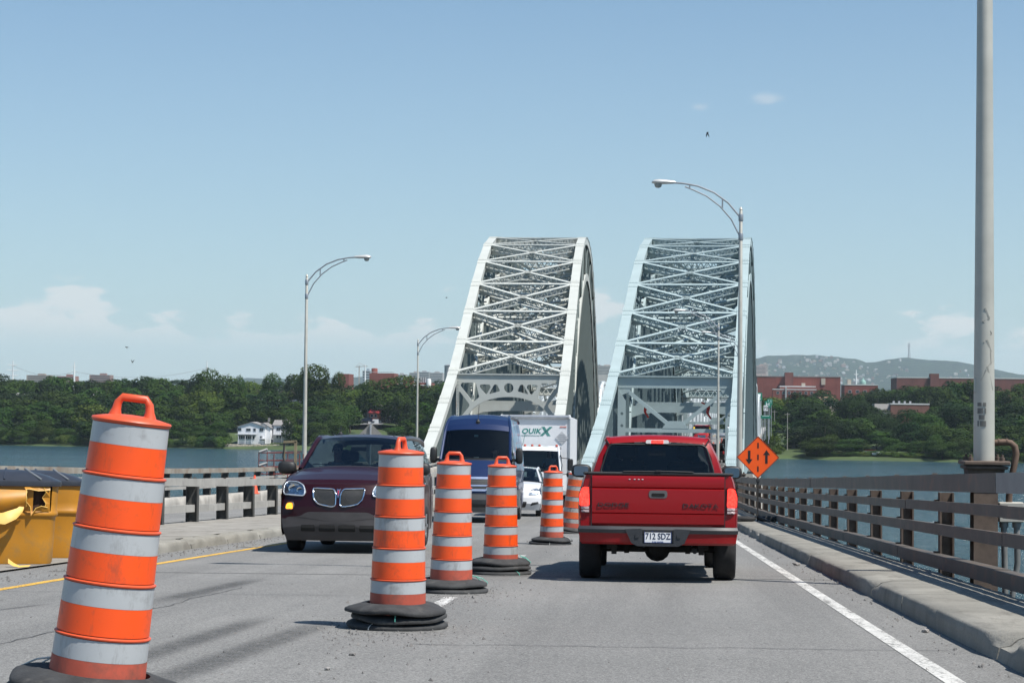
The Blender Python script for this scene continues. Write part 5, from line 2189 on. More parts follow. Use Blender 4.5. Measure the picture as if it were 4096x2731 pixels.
MB().bbox((0.0, 3.42, 1.52), (0.24, 0.03, 0.07), 0.01).build('rear_view_mirror', BLACKP, pk)
steering(pk, -0.38, 3.42, 1.1)
# underside
mb = MB()
mb.lathe([(0.001, -0.16), (0.10, -0.15), (0.155, -0.06), (0.155, 0.06), (0.10, 0.15), (0.001, 0.16)], 14, (0, 0.95, 0.36), axis='y')
mb.tube([(-0.72, 0.95, 0.36), (0.72, 0.95, 0.36)], 0.05, 10)
mb.build('rear_axle', DARKP, pk, smooth=40)
mb = MB()
for s in (-1, 1):
    mb.beam((s * 0.5, 0.1, 0.48), (s * 0.5, 5.2, 0.48), 0.07, 0.14)
    mb.beam((s * 0.55, 0.25, 0.40), (s * 0.55, 1.6, 0.34), 0.07, 0.05)
    mb.beam((s * 0.36, 0.9, 0.30), (s * 0.36, 0.9, 0.5), 0.06, 0.06)
    mb.beam((s * 0.5, 0.25, 0.31), (s * 0.5, 0.25, 0.45), 0.06, 0.05)
mb.box((0, 2.6, 0.47), (1.3, 4.8, 0.06))
mb.box((0, 0.5, 0.50), (1.45, 0.9, 0.05))
mb.build('chassis', DARKP, pk)
MB().tube([(0.42, 0.0, 0.36), (0.42, 0.7, 0.38)], 0.03, 10).build('exhaust_pipe', DARKP, pk)
add_wheels(pk, [(-0.79, 0.95), (0.79, 0.95), (-0.79, 4.4), (0.79, 4.4)], 0.365, 0.25)
place(pk, 0.15, 22.3)
make_person('driver of the red pickup seen from behind through its rear window', in_vehicle(pk, (-0.38, 2.78, 0.80)), pk.rotation_euler[2])

# ---------------------------------------------------------------- plum minivan
PLUM = car_paint('plum_car_paint', (0.022, 0.0018, 0.004), 0.32, 0.1, 0.35)
mv = thing('minivan', 'dark plum minivan coming towards the camera, amber lamp lit', 'minivan')
MROWS = [(2.46, .19, .80, .08, 0, 'lower'), (2.52, .38, .86, .12, 0, 'lower'), (2.50, .52, .88, .13, 0, 'paint'), (2.48, .70, .885, .14, 0, 'paint'), (2.42, .90, .88, .15, 0, 'paint'), (2.33, 1.04, .87, .16, 0, 'paint'), (2.22, 1.10, .87, .16, .02, 'paint'), (1.95, 1.16, .87, .10, .05, 'paint'), (1.6, 1.21, .865, .05, .08, 'paint'),
         (1.30, 1.245, .86, .06, .085, 'black'), (1.20, 1.27, .83, .14, .07, 'glass'), (0.45, 1.70, .72, .16, .055, 'glass'), (0.33, 1.765, .70, .14, .05, 'paint'), (0.1, 1.805, .70, .06, .055, 'paint'), (-0.6, 1.825, .715, 0, .055, 'paint'), (-1.6, 1.82, .715, 0, .055, 'paint'), (-2.3, 1.785, .70, 0, .05, 'paint'), (-2.45, 1.72, .69, -.03, .03, 'glass'), (-2.56, 1.2, .80, -.04, 0, 'paint'), (-2.6, .8, .87, -.04, 0, 'paint'), (-2.58, .35, .85, -.03, 0, 'paint')]
MBELT = [(1.20, 1.20, .885), (0.5, 1.19, .90), (-1.0, 1.19, .90), (-2.5, 1.2, .86)]
car_body(mv, MROWS, MBELT, [(1.62, .38), (-1.45, .38)], 0.27, 1.83, 5.2, {'paint': PLUM, 'lower': mat('minivan_lower_bumper', (0.045, 0.042, 0.043), 0.6), 'glass': GLASS_C, 'under': DARKP, 'black': BLACKP},
         lambda y: 'glass' if y > -2.35 else 'paint', (10, 17), pillars=((0.35, 0.09, BLACKP), (-0.85, 0.08, BLACKP), (-1.75, 0.08, BLACKP)), pil_m=PLUM)
fyv = front_fn(MROWS, 7)
row_seam(mv, (2.30, 1.055, .87, .16, 0, ''), 0.006, 0.98)
side_seams(mv, (1.15, 0.15, -0.95, -2.0), 0.917, 0.3, 1.17)
for s in (-1, 1):
    seam(mv, [(s * 0.80, 2.2, 1.115), (s * 0.79, 1.7, 1.215), (s * 0.77, 1.35, 1.262)], 0.006)
MESHM = mat('grille_mesh', (0.10, 0.10, 0.095), 0.4, 0.5, var=0.3, scale=60)
gl = roundpoly([(-.40, .985), (-.075, .975), (-.035, .90), (-.035, .72), (-.10, .705), (-.30, .745), (-.375, .82)], 0.03)
for pol in (gl, mirror_poly(gl)):
    g = patch(pol, fyv, 0.006, 0.03).build('grille', BLACKP, mv, smooth=50)
    ring_on(pol, fyv, 0.012, 0.013).build('grille_surround', CHROME, g, smooth=60)
    bars = MB()
    xs_ = [p[0] for p in pol]
    for k in range(26):
        for dr in (-1, 1):
            x0 = lerp(min(xs_) - 0.2, max(xs_) + 0.2, k / 25)
            seg_ = []
            for q in range(9):
                z = lerp(.715, .98, q / 8)
                x = x0 + dr * (z - .85) * 0.8
                ins = False
                j = len(pol) - 1
                for i in range(len(pol)):
                    if (pol[i][1] > z) != (pol[j][1] > z) and x < (pol[j][0] - pol[i][0]) * (z - pol[i][1]) / (pol[j][1] - pol[i][1]) + pol[i][0]:
                        ins = not ins
                    j = i
                if ins:
                    seg_.append(Vector((x, fyv(x, z) + 0.010, z)))
            if len(seg_) > 1:
                bars.beam(seg_[0], seg_[-1], 0.005, 0.005)
    bars.build('grille_mesh', MESHM, g)
# badge between the grilles
bd = MB()
bd.prism([(-0.03, 0.985), (-0.012, 0.965), (0, 0.975), (0.012, 0.965), (0.03, 0.985), (0.008, 0.86), (0, 0.835), (-0.008, 0.86)], 0, 0.02, lambda u, v, w: (u, fyv(u, v) + w, v))
bb_ = bd.build('badge', CHROME, mv)
MB().prism([(-0.014, 0.955), (0.014, 0.955), (0, 0.865)], 0.021, 0.026, lambda u, v, w: (u, fyv(u, v) + w, v)).build('badge_enamel', mat('badge_red', (0.4, 0.02, 0.03), 0.3), bb_)
hl = roundpoly([(-.862, .885), (-.53, .865), (-.52, .94), (-.56, 1.03), (-.66, 1.075), (-.82, 1.085), (-.868, 1.03)], 0.04)
AMB = glow('lit_amber_lamp', (1.0, 0.30, 0.02), 2.2, (0.6, 0.25, 0.03))
for pol, s in ((hl, -1), (mirror_poly(hl), 1)):
    h_ = patch(pol, fyv, 0.012, 0.03).build('headlight', LAMPG, mv, smooth=50)
    patch(pol, fyv, 0.030, 0.012).build('headlight_lens', LAMPC, h_, smooth=50)
    ring_on(pol, fyv, 0.022, 0.012).build('headlight_rim', mat('lamp_rim', (0.55, 0.6, 0.66), 0.25, 0.4), h_, smooth=60)
    for xx, zz_, r_ in ((.73, .975, .06), (.61, .95, .045)):
        MB().lathe([(0.001, 0.0), (r_ * 0.6, 0.003), (r_, 0.012), (r_ * 1.05, 0.012)], 14, (s * xx, fyv(xx, zz_) + 0.006, zz_), axis='y').build('reflector_bowl', CHROME, h_, smooth=60)
    fo = roundpoly([(s * .69, .655), (s * .82, .655), (s * .825, .70), (s * .80, .765), (s * .71, .77), (s * .685, .72)], 0.03)
    patch(fo, fyv, 0.012, 0.03).build('indicator_lamp', AMB, mv, smooth=50)
    ring_on(fo, fyv, 0.010, 0.012).build('lamp_bezel', BLACKP, mv)
    mm_ = ellipsoid((s * 1.08, 1.02, 1.30), (0.15, 0.09, 0.105), 8, 14, 0.65).build('side_mirror', BLACKP, mv, smooth=60)
    MB().box((s * 0.92, 1.0, 1.25), (0.16, 0.06, 0.05)).build('mirror_stalk', BLACKP, mm_)
    for y in (0.15, -1.0):
        MB().bbox((s * 0.92, y, 1.06), (0.03, 0.16, 0.035), 0.01).build('door_handle', CHROME, mv)
# lower bumper panel with slotted intake
lp_ = [(-0.80, .545), (-0.58, .555), (-0.47, .625), (0.47, .625), (0.58, .555), (0.80, .545), (0.86, .40), (0.80, .22), (-0.80, .22), (-0.86, .40)]
patch(roundpoly(lp_, 0.05), fyv, 0.016, 0.03).build('bumper_panel', mat('minivan_lower_bumper', (0.045, 0.042, 0.043), 0.6), mv, smooth=50)
for a, b in ((-.56, -.34), (-.28, -.02), (0.03, .28), (.34, .56)):
    patch(roundpoly([(a, .33), (b, .33), (b, .43), (a, .43)], 0.02), fyv, 0.021, 0.02).build('air_intake', mat('intake_black', (0.006, 0.006, 0.006), 0.8), mv)
mb = MB()
for k in range(5):
    x = -0.5 + 0.25 * k
    mb.tube([(x, 0.0, 1.868 - 0.04 * abs(x)), (x, -2.2, 1.848 - 0.04 * abs(x))], 0.008, 5)
mb.build('roof_rib', PLUM, mv)
mb = MB()
mb.lathe([(0.045, 0), (0.04, 0.02), (0.015, 0.045)], 10, (0.42, -0.2, 1.865), cap1=True)
mb.tube([(0.42, -0.2, 1.9), (0.42, -0.26, 2.02)], 0.006, 5)
mb.build('aerial', BLACKP, mv)
for x in (-0.4, 0.4):
    seat(mv, x, 0.15, 0.72)
    seat(mv, x, -0.9, 0.72)
MB().bbox((0, 0.98, 1.10), (1.55, 0.5, 0.22), 0.07).build('dashboard', DASHM, mv)
MB().bbox((0.0, 0.52, 1.62), (0.26, 0.03, 0.07), 0.01).build('rear_view_mirror', BLACKP, mv)
steering(mv, -0.4, 0.68, 1.12)
mb = MB()
mb.tube([(-.5, 1.16, 1.33), (-.1, 1.24, 1.37), (.3, 1.2, 1.36)], 0.008, 5)
mb.tube([(.0, 1.22, 1.36), (.65, 1.1, 1.36)], 0.008, 5)
mb.build('wiper', BLACKP, mv)
add_wheels(mv, [(-0.80, 1.62), (0.80, 1.62), (-0.80, -1.45), (0.80, -1.45)], 0.345, 0.22)
place(mv, -4.65, 29.4 + 2.6, False)
make_person('driver of the plum minivan in a pale shirt behind the windscreen', in_vehicle(mv, (-0.4, 0.18, 0.80)), mv.rotation_euler[2])
make_person('passenger in the plum minivan, left side of its windscreen as seen', in_vehicle(mv, (0.4, 0.18, 0.80)), mv.rotation_euler[2])

# ---------------------------------------------------------------- tall blue van
VBLUE = car_paint('blue_van_paint', (0.008, 0.021, 0.075), 0.38, 0.1, 0.4)
VSIDE, t, b, out = newmat('van_side_graphics')
cN = noise_n(t, 1.6, 4, 0.6)
cs = mixc(t, maprange(t, cN, 0.42, 0.58), (0.03, 0.10, 0.24), (0.22, 0.42, 0.58))
cs = mixc(t, maprange(t, noise_n(t, 4.0, 3, 0.6), 0.58, 0.62, 0, 0.8), cs, (0.5, 0.55, 0.6))
cs = mixc(t, maprange(t, noise_n(t, 3.1, 2, 0.5, scaled(t, (1, 0.7, 2))), 0.62, 0.64, 0, 0.9), cs, (0.45, 0.05, 0.06))
t.links.new(cs, b.inputs['Base Color'])
b.inputs['Roughness'].default_value = 0.3
b.inputs['Coat Weight'].default_value = 0.6
vn = thing('van', 'tall blue panel van behind the minivan, with a shallow raked nose', 'van')
VROWS = [(3.08, .28, .92, .10, 0, 'lower'), (3.16, .50, .97, .13, 0, 'lower'), (3.14, .78, .985, .14, 0, 'paint'), (3.06, 1.02, .985, .15, 0, 'paint'), (2.95, 1.22, .98, .16, 0, 'paint'), (2.72, 1.42, .97, .13, .03, 'paint'), (2.42, 1.62, .96, .08, .05, 'black'), (2.33, 1.67, .94, .10, .04, 'glass'), (1.74, 2.40, .89, .14, .05, 'glass'), (1.68, 2.46, .89, .14, .05, 'paint'),
         (1.55, 2.60, .875, .12, .06, 'paint'), (1.32, 2.76, .84, .09, .06, 'paint'), (0.95, 2.86, .79, .04, .07, 'paint'), (0.4, 2.90, .77, 0, .06, 'paint'), (-3.05, 2.90, .77, 0, .06, 'paint'), (-3.2, 2.82, .79, 0, .04, 'paint'), (-3.24, 1.6, .94, 0, 0, 'paint'), (-3.25, 1.0, .97, 0, 0, 'paint'), (-3.24, .45, .96, 0, 0, 'paint')]
VBELT = [(2.33, 1.52, .985), (1.2, 1.42, .99), (-3.2, 1.42, .985)]
car_body(vn, VROWS, VBELT, [(2.15, .42), (-1.9, .42)], 0.34, 1.99, 6.5, {'paint': VBLUE, 'lower': GREYP, 'glass': GLASS_C, 'under': DARKP, 'black': BLACKP, 'graphic': VSIDE},
         lambda y: 'glass' if y > 1.1 else 'graphic', (7, 15), pillars=((1.15, 0.12, VBLUE),))
fvv = front_fn(VROWS, 5)
row_seam(vn, (2.98, 1.17, .98, .16, 0, ''), 0.008, 0.97)
row_seam(vn, (3.14, .79, .985, .14, 0, ''), 0.008, 0.99)
side_seams(vn, (2.2, 1.05, -0.3), 1.0, 0.4, 1.4, 0.007)
for s in (-1, 1):
    seam(vn, [(s * 0.86, 2.9, 1.27), (s * 0.86, 2.6, 1.50), (s * 0.84, 2.4, 1.65)], 0.008)
gp = roundpoly([(-.42, 1.20), (.42, 1.20), (.47, 1.05), (.36, .86), (-.36, .86), (-.47, 1.05)], 0.05)
g = patch(gp, fvv, 0.010, 0.03).build('grille', BLACKP, vn, smooth=50)
VSIL = mat('pale_blue_grille_bar', (0.30, 0.36, 0.5), 0.35, 0.3)
for z0, z1, w0, w1 in ((1.165, 1.225, .44, .45), (.975, 1.015, .45, .46), (.845, .90, .36, .40)):
    patch([(-w0, z0), (w0, z0), (w1, z1), (-w1, z1)], fvv, 0.024, 0.02).build('grille_bar', VSIL, g, smooth=50)
for s in (-1, 1):
    patch([(s * .36, .86), (s * .40, .86), (s * .47, 1.05), (s * .43, 1.05)], fvv, 0.022, 0.02).build('grille_bar', VSIL, g)
for z in (1.06, 1.10, 1.135, .93):
    patch([(-.41, z), (.41, z), (.41, z + .012), (-.41, z + .012)], fvv, 0.016, 0.01).build('grille_slat', GREYP, g)
for s in (-1, 1):
    hp = roundpoly([(s * .52, .98), (s * .95, 1.02), (s * .955, 1.22), (s * .80, 1.24), (s * .55, 1.16)], 0.05)
    h_ = patch(hp, fvv, 0.012, 0.03).build('headlight', LAMPG, vn, smooth=50)
    patch(hp, fvv, 0.026, 0.01).build('headlight_lens', LAMPC, h_, smooth=50)
    m_ = ellipsoid((s * 1.17, 2.0, 1.80), (0.10, 0.10, 0.22), 8, 14, 0.55).build('side_mirror', BLACKP, vn, smooth=60)
    MB().box((s * 1.04, 2.02, 1.68), (0.16, 0.07, 0.08)).build('mirror_stalk', BLACKP, m_)
patch(roundpoly([(-.55, .42), (.55, .42), (.6, .62), (-.6, .62)], 0.05), fvv, 0.012, 0.03).build('air_intake', BLACKP, vn)
patch([(.12, .47), (.42, .47), (.42, .60), (.12, .60)], fvv, 0.03, 0.01).build('front_plate', GREYP, vn)
o = text('lettering', 'maintenance', 0.15, WHT, vn, (0.16, 2.94, 1.365), '+y', sx=1.15, shear=0.25, weight=0.003)
o.rotation_euler = (rad(52), 0, rad(180))
o.location = (0.05, 2.86, 1.405)
st_ = MB()
st_.box((0.02, 1.905, 2.335), (0.11, 0.004, 0.07), Matrix.Rotation(rad(39), 3, 'X')).build('windscreen_sticker', mat('sticker_pale', (0.6, 0.75, 0.75), 0.5), vn)
mb = MB()
mb.tube([(-.55, 2.38, 1.71), (0, 2.47, 1.72), (.45, 2.4, 1.74)], 0.012, 5)
mb.tube([(.1, 2.46, 1.72), (.85, 2.28, 1.76)], 0.012, 5)
mb.build('wiper', BLACKP, vn)
mb = MB()
mb.lathe([(0.05, -0.02), (0.06, 0.04), (0.02, 0.1)], 10, (0.0, 1.62, 2.69), cap1=True)
mb.tube([(0.0, 1.60, 2.78), (0.0, 1.35, 3.2)], 0.008, 5)
mb.build('aerial', BLACKP, vn)
mb = MB()
for s in (-1, 1):
    mb.grid([[(s * 1.003, y, z) for z in (.62, .86)] for y in (2.6, 1.65)][:1] + [[(s * 1.003, y, z) for z in (.62, .86)] for y in (1.6, -1.4)])
    mb.tube([(s * 0.78, 0.6, 2.93), (s * 0.78, -3.0, 2.93)], 0.02, 6)
    mb.grid([[(s * 0.995, y, z) for z in (.36, .60)] for y in (1.65, -1.4)])
mb.build('side_moulding', GREYP, vn)
for x in (-0.45, 0.45):
    seat(vn, x, 1.15, 1.02)
MB().box((0, 0.75, 1.7), (1.7, 0.04, 1.9)).build('bulkhead', mat('van_bulkhead', (0.05, 0.05, 0.05), 0.9), vn)
MB().bbox((0, 1.95, 1.42), (1.75, 0.6, 0.3), 0.08).build('dashboard', DASHM, vn)
steering(vn, -0.45, 1.62, 1.5)
for x in (0.0, 0.35):
    MB().box((x, 2.02, 1.66), (0.12, 0.12, 0.2), Matrix.Rotation(0.3, 3, 'Z')).build('paper_sheet', mat('paper', (0.5, 0.52, 0.52), 0.8), vn)
add_wheels(vn, [(-0.86, 2.15), (0.86, 2.15), (-0.86, -1.9), (0.86, -1.9)], 0.35, 0.24)
place(vn, -4.58, 51.6 + 3.25, False)
make_person('driver of the tall blue van behind its steering wheel', in_vehicle(vn, (-0.45, 1.2, 1.12)), vn.rotation_euler[2])

# ---------------------------------------------------------------- white hatchback
WHITEP = car_paint('white_car_paint', (0.68, 0.69, 0.70), 0.3, 0.0)
YROWS = [(1.80, .20, .78, .10, 0, 'paint'), (1.86, .40, .82, .14, 0, 'paint'), (1.83, .58, .83, .16, 0, 'paint'), (1.74, .76, .82, .18, 0, 'paint'), (1.62, .86, .80, .18, .02, 'paint'), (1.3, .96, .79, .12, .05, 'paint'), (0.98, 1.03, .78, .1, .05, 'black'), (0.92, 1.05, .76, .14, .05, 'glass'), (0.25, 1.42, .60, .14, .04, 'glass'), (0.15, 1.46, .59, .1, .04, 'paint'), (-.4, 1.50, .60, 0, .04, 'paint'), (-1.2, 1.47, .58, 0, .03, 'paint'), (-1.55, 1.38, .56, 0, .02, 'glass'), (-1.85, .95, .74, 0, 0, 'paint'), (-1.9, .6, .82, 0, 0, 'paint'), (-1.86, .3, .8, 0, 0, 'paint')]
YBELT = [(0.92, .97, .81), (0, .96, .83), (-1.8, 1.0, .78)]
yr = thing('hatchback', 'small white hatchback half hidden behind the blue van', 'car')
car_body(yr, YROWS, YBELT, [(1.22, .33), (-1.25, .33)], 0.22, 1.69, 3.8, {'paint': WHITEP, 'glass': GLASS_C, 'under': DARKP, 'black': BLACKP, 'lower': GREYP}, lambda y: 'glass' if y > -1.5 else 'paint', (7, 12), pillars=((-.2, .09, BLACKP),))
fyy = front_fn(YROWS, 5)
LIT = glow('lit_headlight', (1.0, 0.88, 0.70), 2.2, (0.6, 0.6, 0.6))
for s in (-1, 1):
    hp = roundpoly([(s * .44, .66), (s * .74, .68), (s * .80, .78), (s * .70, .88), (s * .52, .84)], 0.05)
    h_ = patch(hp, fyy, 0.012, 0.03).build('headlight', LAMPG, yr, smooth=50)
    MB().lathe([(0.001, 0.02), (0.05, 0.015), (0.06, 0.0)], 12, (s * .58, fyy(.58, .75), .745), axis='y').build('headlight_bulb', LIT, h_, smooth=60)
    patch(roundpoly([(s * .50, .33), (s * .76, .40), (s * .74, .46), (s * .55, .43)], 0.02), fyy, 0.01, 0.02).build('air_intake', BLACKP, yr)
    ellipsoid((s * .93, .78, 1.04), (.1, .07, .075), 8, 12, .7).build('side_mirror', WHITEP, yr, smooth=60)
patch(roundpoly([(-.35, .28), (.35, .28), (.4, .46), (-.4, .46)], 0.04), fyy, 0.01, 0.02).build('grille', BLACKP, yr)
for x in (-.36, .36):
    seat(yr, x, -.1, .5)
MB().bbox((0, .72, .86), (1.4, .4, .2), .06).build('dashboard', DASHM, yr)
add_wheels(yr, [(-.73, 1.22), (.73, 1.22), (-.73, -1.25), (.73, -1.25)], 0.29, 0.18)
place(yr, -4.02, 60.2 + 1.9, False)

# ---------------------------------------------------------------- white delivery truck
TWHITE = mat('truck_box_white', (0.66, 0.67, 0.68), 0.45, var=0.04, stain=(0.5, 0.49, 0.46), stain_amt=0.15)
TCAB = car_paint('white_cab_paint', (0.66, 0.67, 0.68), 0.3, 0.0)
ALU = mat('aluminium_edge', (0.42, 0.44, 0.46), 0.4, 0.7, var=0.1)
tk = thing('delivery_truck', 'white box truck with green lettering behind the blue van', 'truck')
TROWS = [(3.55, .42, 1.0, .05, 0, 'lower'), (3.62, .62, 1.05, .06, 0, 'paint'), (3.60, 1.05, 1.06, .06, 0, 'paint'), (3.52, 1.36, 1.05, .07, 0, 'black'), (3.50, 1.40, 1.04, .08, 0, 'glass'), (3.22, 2.06, .97, .08, .02, 'glass'), (3.20, 2.10, .97, .08, .02, 'paint'), (3.10, 2.22, .95, .06, .03, 'paint'), (2.85, 2.28, .93, 0, .03, 'paint'), (2.0, 2.28, .93, 0, .03, 'paint'), (1.9, 2.2, .95, 0, 0, 'paint'), (1.88, .6, 1.03, 0, 0, 'paint')]
TBELT = [(3.5, 1.28, 1.06), (1.9, 1.26, 1.06)]
car_body(tk, TROWS, TBELT, [(2.85, .45)], 0.5, 2.12, 7.2, {'paint': TCAB, 'glass': GLASS_C, 'under': DARKP, 'black': BLACKP, 'lower': GREYP}, lambda y: 'glass' if y > 2.2 else 'paint', (4, 10), pillars=((2.2, .1, TCAB),))
bx_ = MB()
bx_.bbox((0, -1.0, 2.02), (2.5, 5.2, 2.74), 0.02)
box_o = bx_.build('cargo_box', TWHITE, tk)
mb = MB()
mb.tube([(-1.23, 1.62, 3.36), (1.23, 1.62, 3.36)], 0.075, 10)
mb.build('box_top_edge', ALU, box_o, smooth=60)
for s in (-1, 1):
    MB().bbox((s * 1.235, 1.58, 2.0), (0.09, 0.09, 2.66), 0.02).build('box_corner_post', ALU, box_o)
    MB().bbox((s * 1.235, 1.60, 3.36), (0.13, 0.13, 0.16), 0.03).build('box_corner_cap', TCAB, box_o)
    MB().bbox((s * 1.245, -1.0, 0.72), (0.05, 5.2, 0.14), 0.01).build('box_side_rail', ALU, box_o)
QG = mat('teal_green_lettering', (0.02, 0.20, 0.17), 0.5)
yb = 1.606
text('lettering', 'QUIK', 0.26, QG, box_o, (0.16, yb, 2.83), '+y', sx=1.12, shear=0.2, weight=0.006)
mb = MB()
for k in range(9):
    z = 2.665 + k * 0.038
    for dr in (-1, 1):
        x = -0.36 - 0.008 * k + dr * (0.14 - 0.033 * k) * 1.0
        mb.add([(x - 0.062, yb, z), (x + 0.062, yb, z), (x + 0.062 - dr * 0.022, yb, z + 0.029), (x - 0.062 - dr * 0.022, yb, z + 0.029)], [(3, 2, 1, 0)])
mb.build('striped_x_logo', QG, box_o)
text('lettering', 'TRANSPORTATION INC.', 0.062, QG, box_o, (0.18, yb, 2.67), '+y', sx=1.0)
PLAC = mat('grey_placard', (0.42, 0.43, 0.44), 0.5)
mb = MB()
mb.box((-0.975, yb + 0.01, 2.60), (0.34, 0.02, 0.34), Matrix.Rotation(rad(45), 3, 'Y'))
pc = mb.build('placard_holder', PLAC, box_o)
pc.location = (-0.0, 0, 0)
for k in range(4):
    MB().box((-0.975, yb + 0.022, 2.49 + k * 0.07), (0.36 - abs(k - 1.5) * 0.1, 0.006, 0.012)).build('placard_slat', ALU, pc)
MB().box((-1.02, yb + 0.004, 3.0), (0.24, 0.008, 0.045)).build('warning_label', mat('label_red_white', (0.6, 0.25, 0.22), 0.6), box_o)
MB().tube([(-0.93, 1.58, 2.2), (-0.9, 1.5, 1.6), (-0.86, 1.45, 1.2)], 0.01, 5).build('cable', BLACKP, box_o)
MARK = mat('amber_marker_lamp', (0.45, 0.06, 0.03), 0.3)
for x in (-0.88, -0.26, 0, 0.26, 0.88):
    ellipsoid((x, 3.02, 2.30), (0.05, 0.05, 0.045), 6, 8).build('marker_lamp', MARK, tk, smooth=60)
ft = front_fn(TROWS, 5)
for s in (-1, 1):
    hp = roundpoly([(s * .62, .70), (s * .98, .72), (s * .98, .92), (s * .64, .90)], 0.04)
    h_ = patch(hp, ft, 0.012, 0.03).build('headlight', LAMPG, tk)
    patch(roundpoly([(s * .94, .98), (s * 1.03, .98), (s * 1.03, 1.10), (s * .94, 1.10)], 0.02), ft, 0.014, 0.02).build('indicator_lamp', mat('amber_lens', (0.6, 0.2, 0.03), 0.25), tk)
    mi = MB()
    mi.tube([(s * 1.02, 3.3, 1.95), (s * 1.1, 3.4, 1.86), (s * 1.38, 3.42, 1.84)], 0.014, 6)
    mi.tube([(s * 1.04, 3.4, 1.25), (s * 1.1, 3.45, 1.27), (s * 1.36, 3.42, 1.30)], 0.014, 6)
    mi.tube([(s * 1.05, 3.35, 1.97), (s * 1.11, 3.42, 1.6), (s * 1.06, 3.42, 1.25)], 0.014, 6)
    a_ = mi.build('mirror_arm', BLACKP, tk)
    MB().bbox((s * 1.4, 3.4, 1.62), (0.2, 0.09, 0.42), 0.04).build('side_mirror', BLACKP, a_)
    ellipsoid((s * 1.36, 3.42, 1.27), (0.1, 0.06, 0.1), 6, 10).build('convex_mirror', BLACKP, a_, smooth=60)
patch(roundpoly([(-.6, .98), (.6, .98), (.6, 1.18), (-.6, 1.18)], 0.03), ft, 0.012, 0.02).build('grille', BLACKP, tk)
mb = MB()
mb.tube([(-.7, 3.56, 1.42), (-.2, 3.62, 1.46), (.2, 3.6, 1.44)], 0.012, 5)
mb.tube([(.0, 3.6, 1.44), (.7, 3.5, 1.47)], 0.012, 5)
mb.build('wiper', BLACKP, tk)
for x in (-.6, .6):
    seat(tk, x, 2.6, 1.15)
MB().bbox((0, 3.15, 1.22), (1.9, .5, .22), .06).build('dashboard', DASHM, tk)
MB().box((0.15, 3.08, 1.92), (1.3, 0.03, 0.02)).build('sun_visor', mat('visor_pale', (0.45, 0.5, 0.48), 0.8), tk)
steering(tk, -.6, 2.95, 1.42)
mb = MB()
for s in (-1, 1):
    mb.beam((s * .45, -3.5, .65), (s * .45, 3.2, .65), .1, .2)
mb.build('chassis', DARKP, tk)
add_wheels(tk, [(-.9, 2.85), (.9, 2.85), (-.92, -2.0), (.92, -2.0)], 0.4, 0.26)
place(tk, -4.0, 69.5 + 3.62, False)
make_person('driver of the white box truck behind its windscreen', in_vehicle(tk, (-.6, 2.62, 1.25)), tk.rotation_euler[2])

# ---------------------------------------------------------------- traffic on the far bridge
SUVB = car_paint('black_car_paint', (0.012, 0.013, 0.015), 0.3, 0.2)
GROWS = [(2.2, .3, .82, .08, 0, 'lower'), (2.26, .55, .86, .1, 0, 'paint'), (2.2, .85, .87, .1, 0, 'paint'), (2.05, 1.0, .86, .1, .03, 'paint'), (1.1, 1.1, .85, .05, .05, 'paint'), (1.0, 1.12, .83, .1, .05, 'glass'), (.35, 1.62, .68, .1, .04, 'glass'), (.25, 1.67, .67, .05, .04, 'paint'), (-1.8, 1.68, .67, 0, .04, 'paint'), (-2.05, 1.62, .66, 0, .03, 'glass'), (-2.25, 1.1, .80, -.03, 0, 'paint'), (-2.3, .75, .87, -.03, 0, 'paint'), (-2.26, .35, .85, 0, 0, 'paint')]
GBELT = [(1.0, 1.06, .87), (-2.2, 1.08, .84)]


def small_suv(label, paint, x, y, away):
    r = thing('suv', label, 'car')
    car_body(r, GROWS, GBELT, [(1.45, .38), (-1.4, .38)], .3, 1.78, 4.55, {'paint': paint, 'glass': GLASS_D, 'under': DARKP, 'lower': GREYP, 'black': BLACKP}, lambda yy: 'glass' if yy > -1.95 else 'paint', (5, 9), pillars=((0, .08, BLACKP), (-1.1, .08, BLACKP)))
    for s in (-1, 1):
        MB().bbox((s * .78, -2.30, .95), (.13, .06, .25), .02).build('tail_lamp', mat('tail_lamp_red', (0.4, 0.01, 0.01), 0.3), r)
        MB().bbox((s * .66, 2.24, .82), (.3, .06, .16), .03).build('headlight', LAMPG, r)
        ellipsoid((s * .98, .75, 1.12), (.1, .07, .08), 6, 10, .7).build('side_mirror', BLACKP, r)
    MB().box((0, -2.345, .8), (.3, .01, .14)).build('licence_plate', PLW, r)
    add_wheels(r, [(-.77, 1.45), (.77, 1.45), (-.77, -1.4), (.77, -1.4)], .34, .22)
    r.location = (x, y, zr(y))
    r.rotation_euler = (0, 0, (0 if away else math.pi) - 0.0655)
    return r


small_suv('black car ahead of the red pickup, on the pale blue bridge', SUVB, xc(177) + 2.5, 177, True)
small_suv('second dark car further along the pale blue bridge, right lane', SUVB, xc(215) + 2.9, 215, True)
small_suv('pale grey car coming the other way far down the pale blue bridge', car_paint('silver_car_paint', (0.4, 0.41, 0.42), .3, .6), xc(335) - 1.2, 335, False)

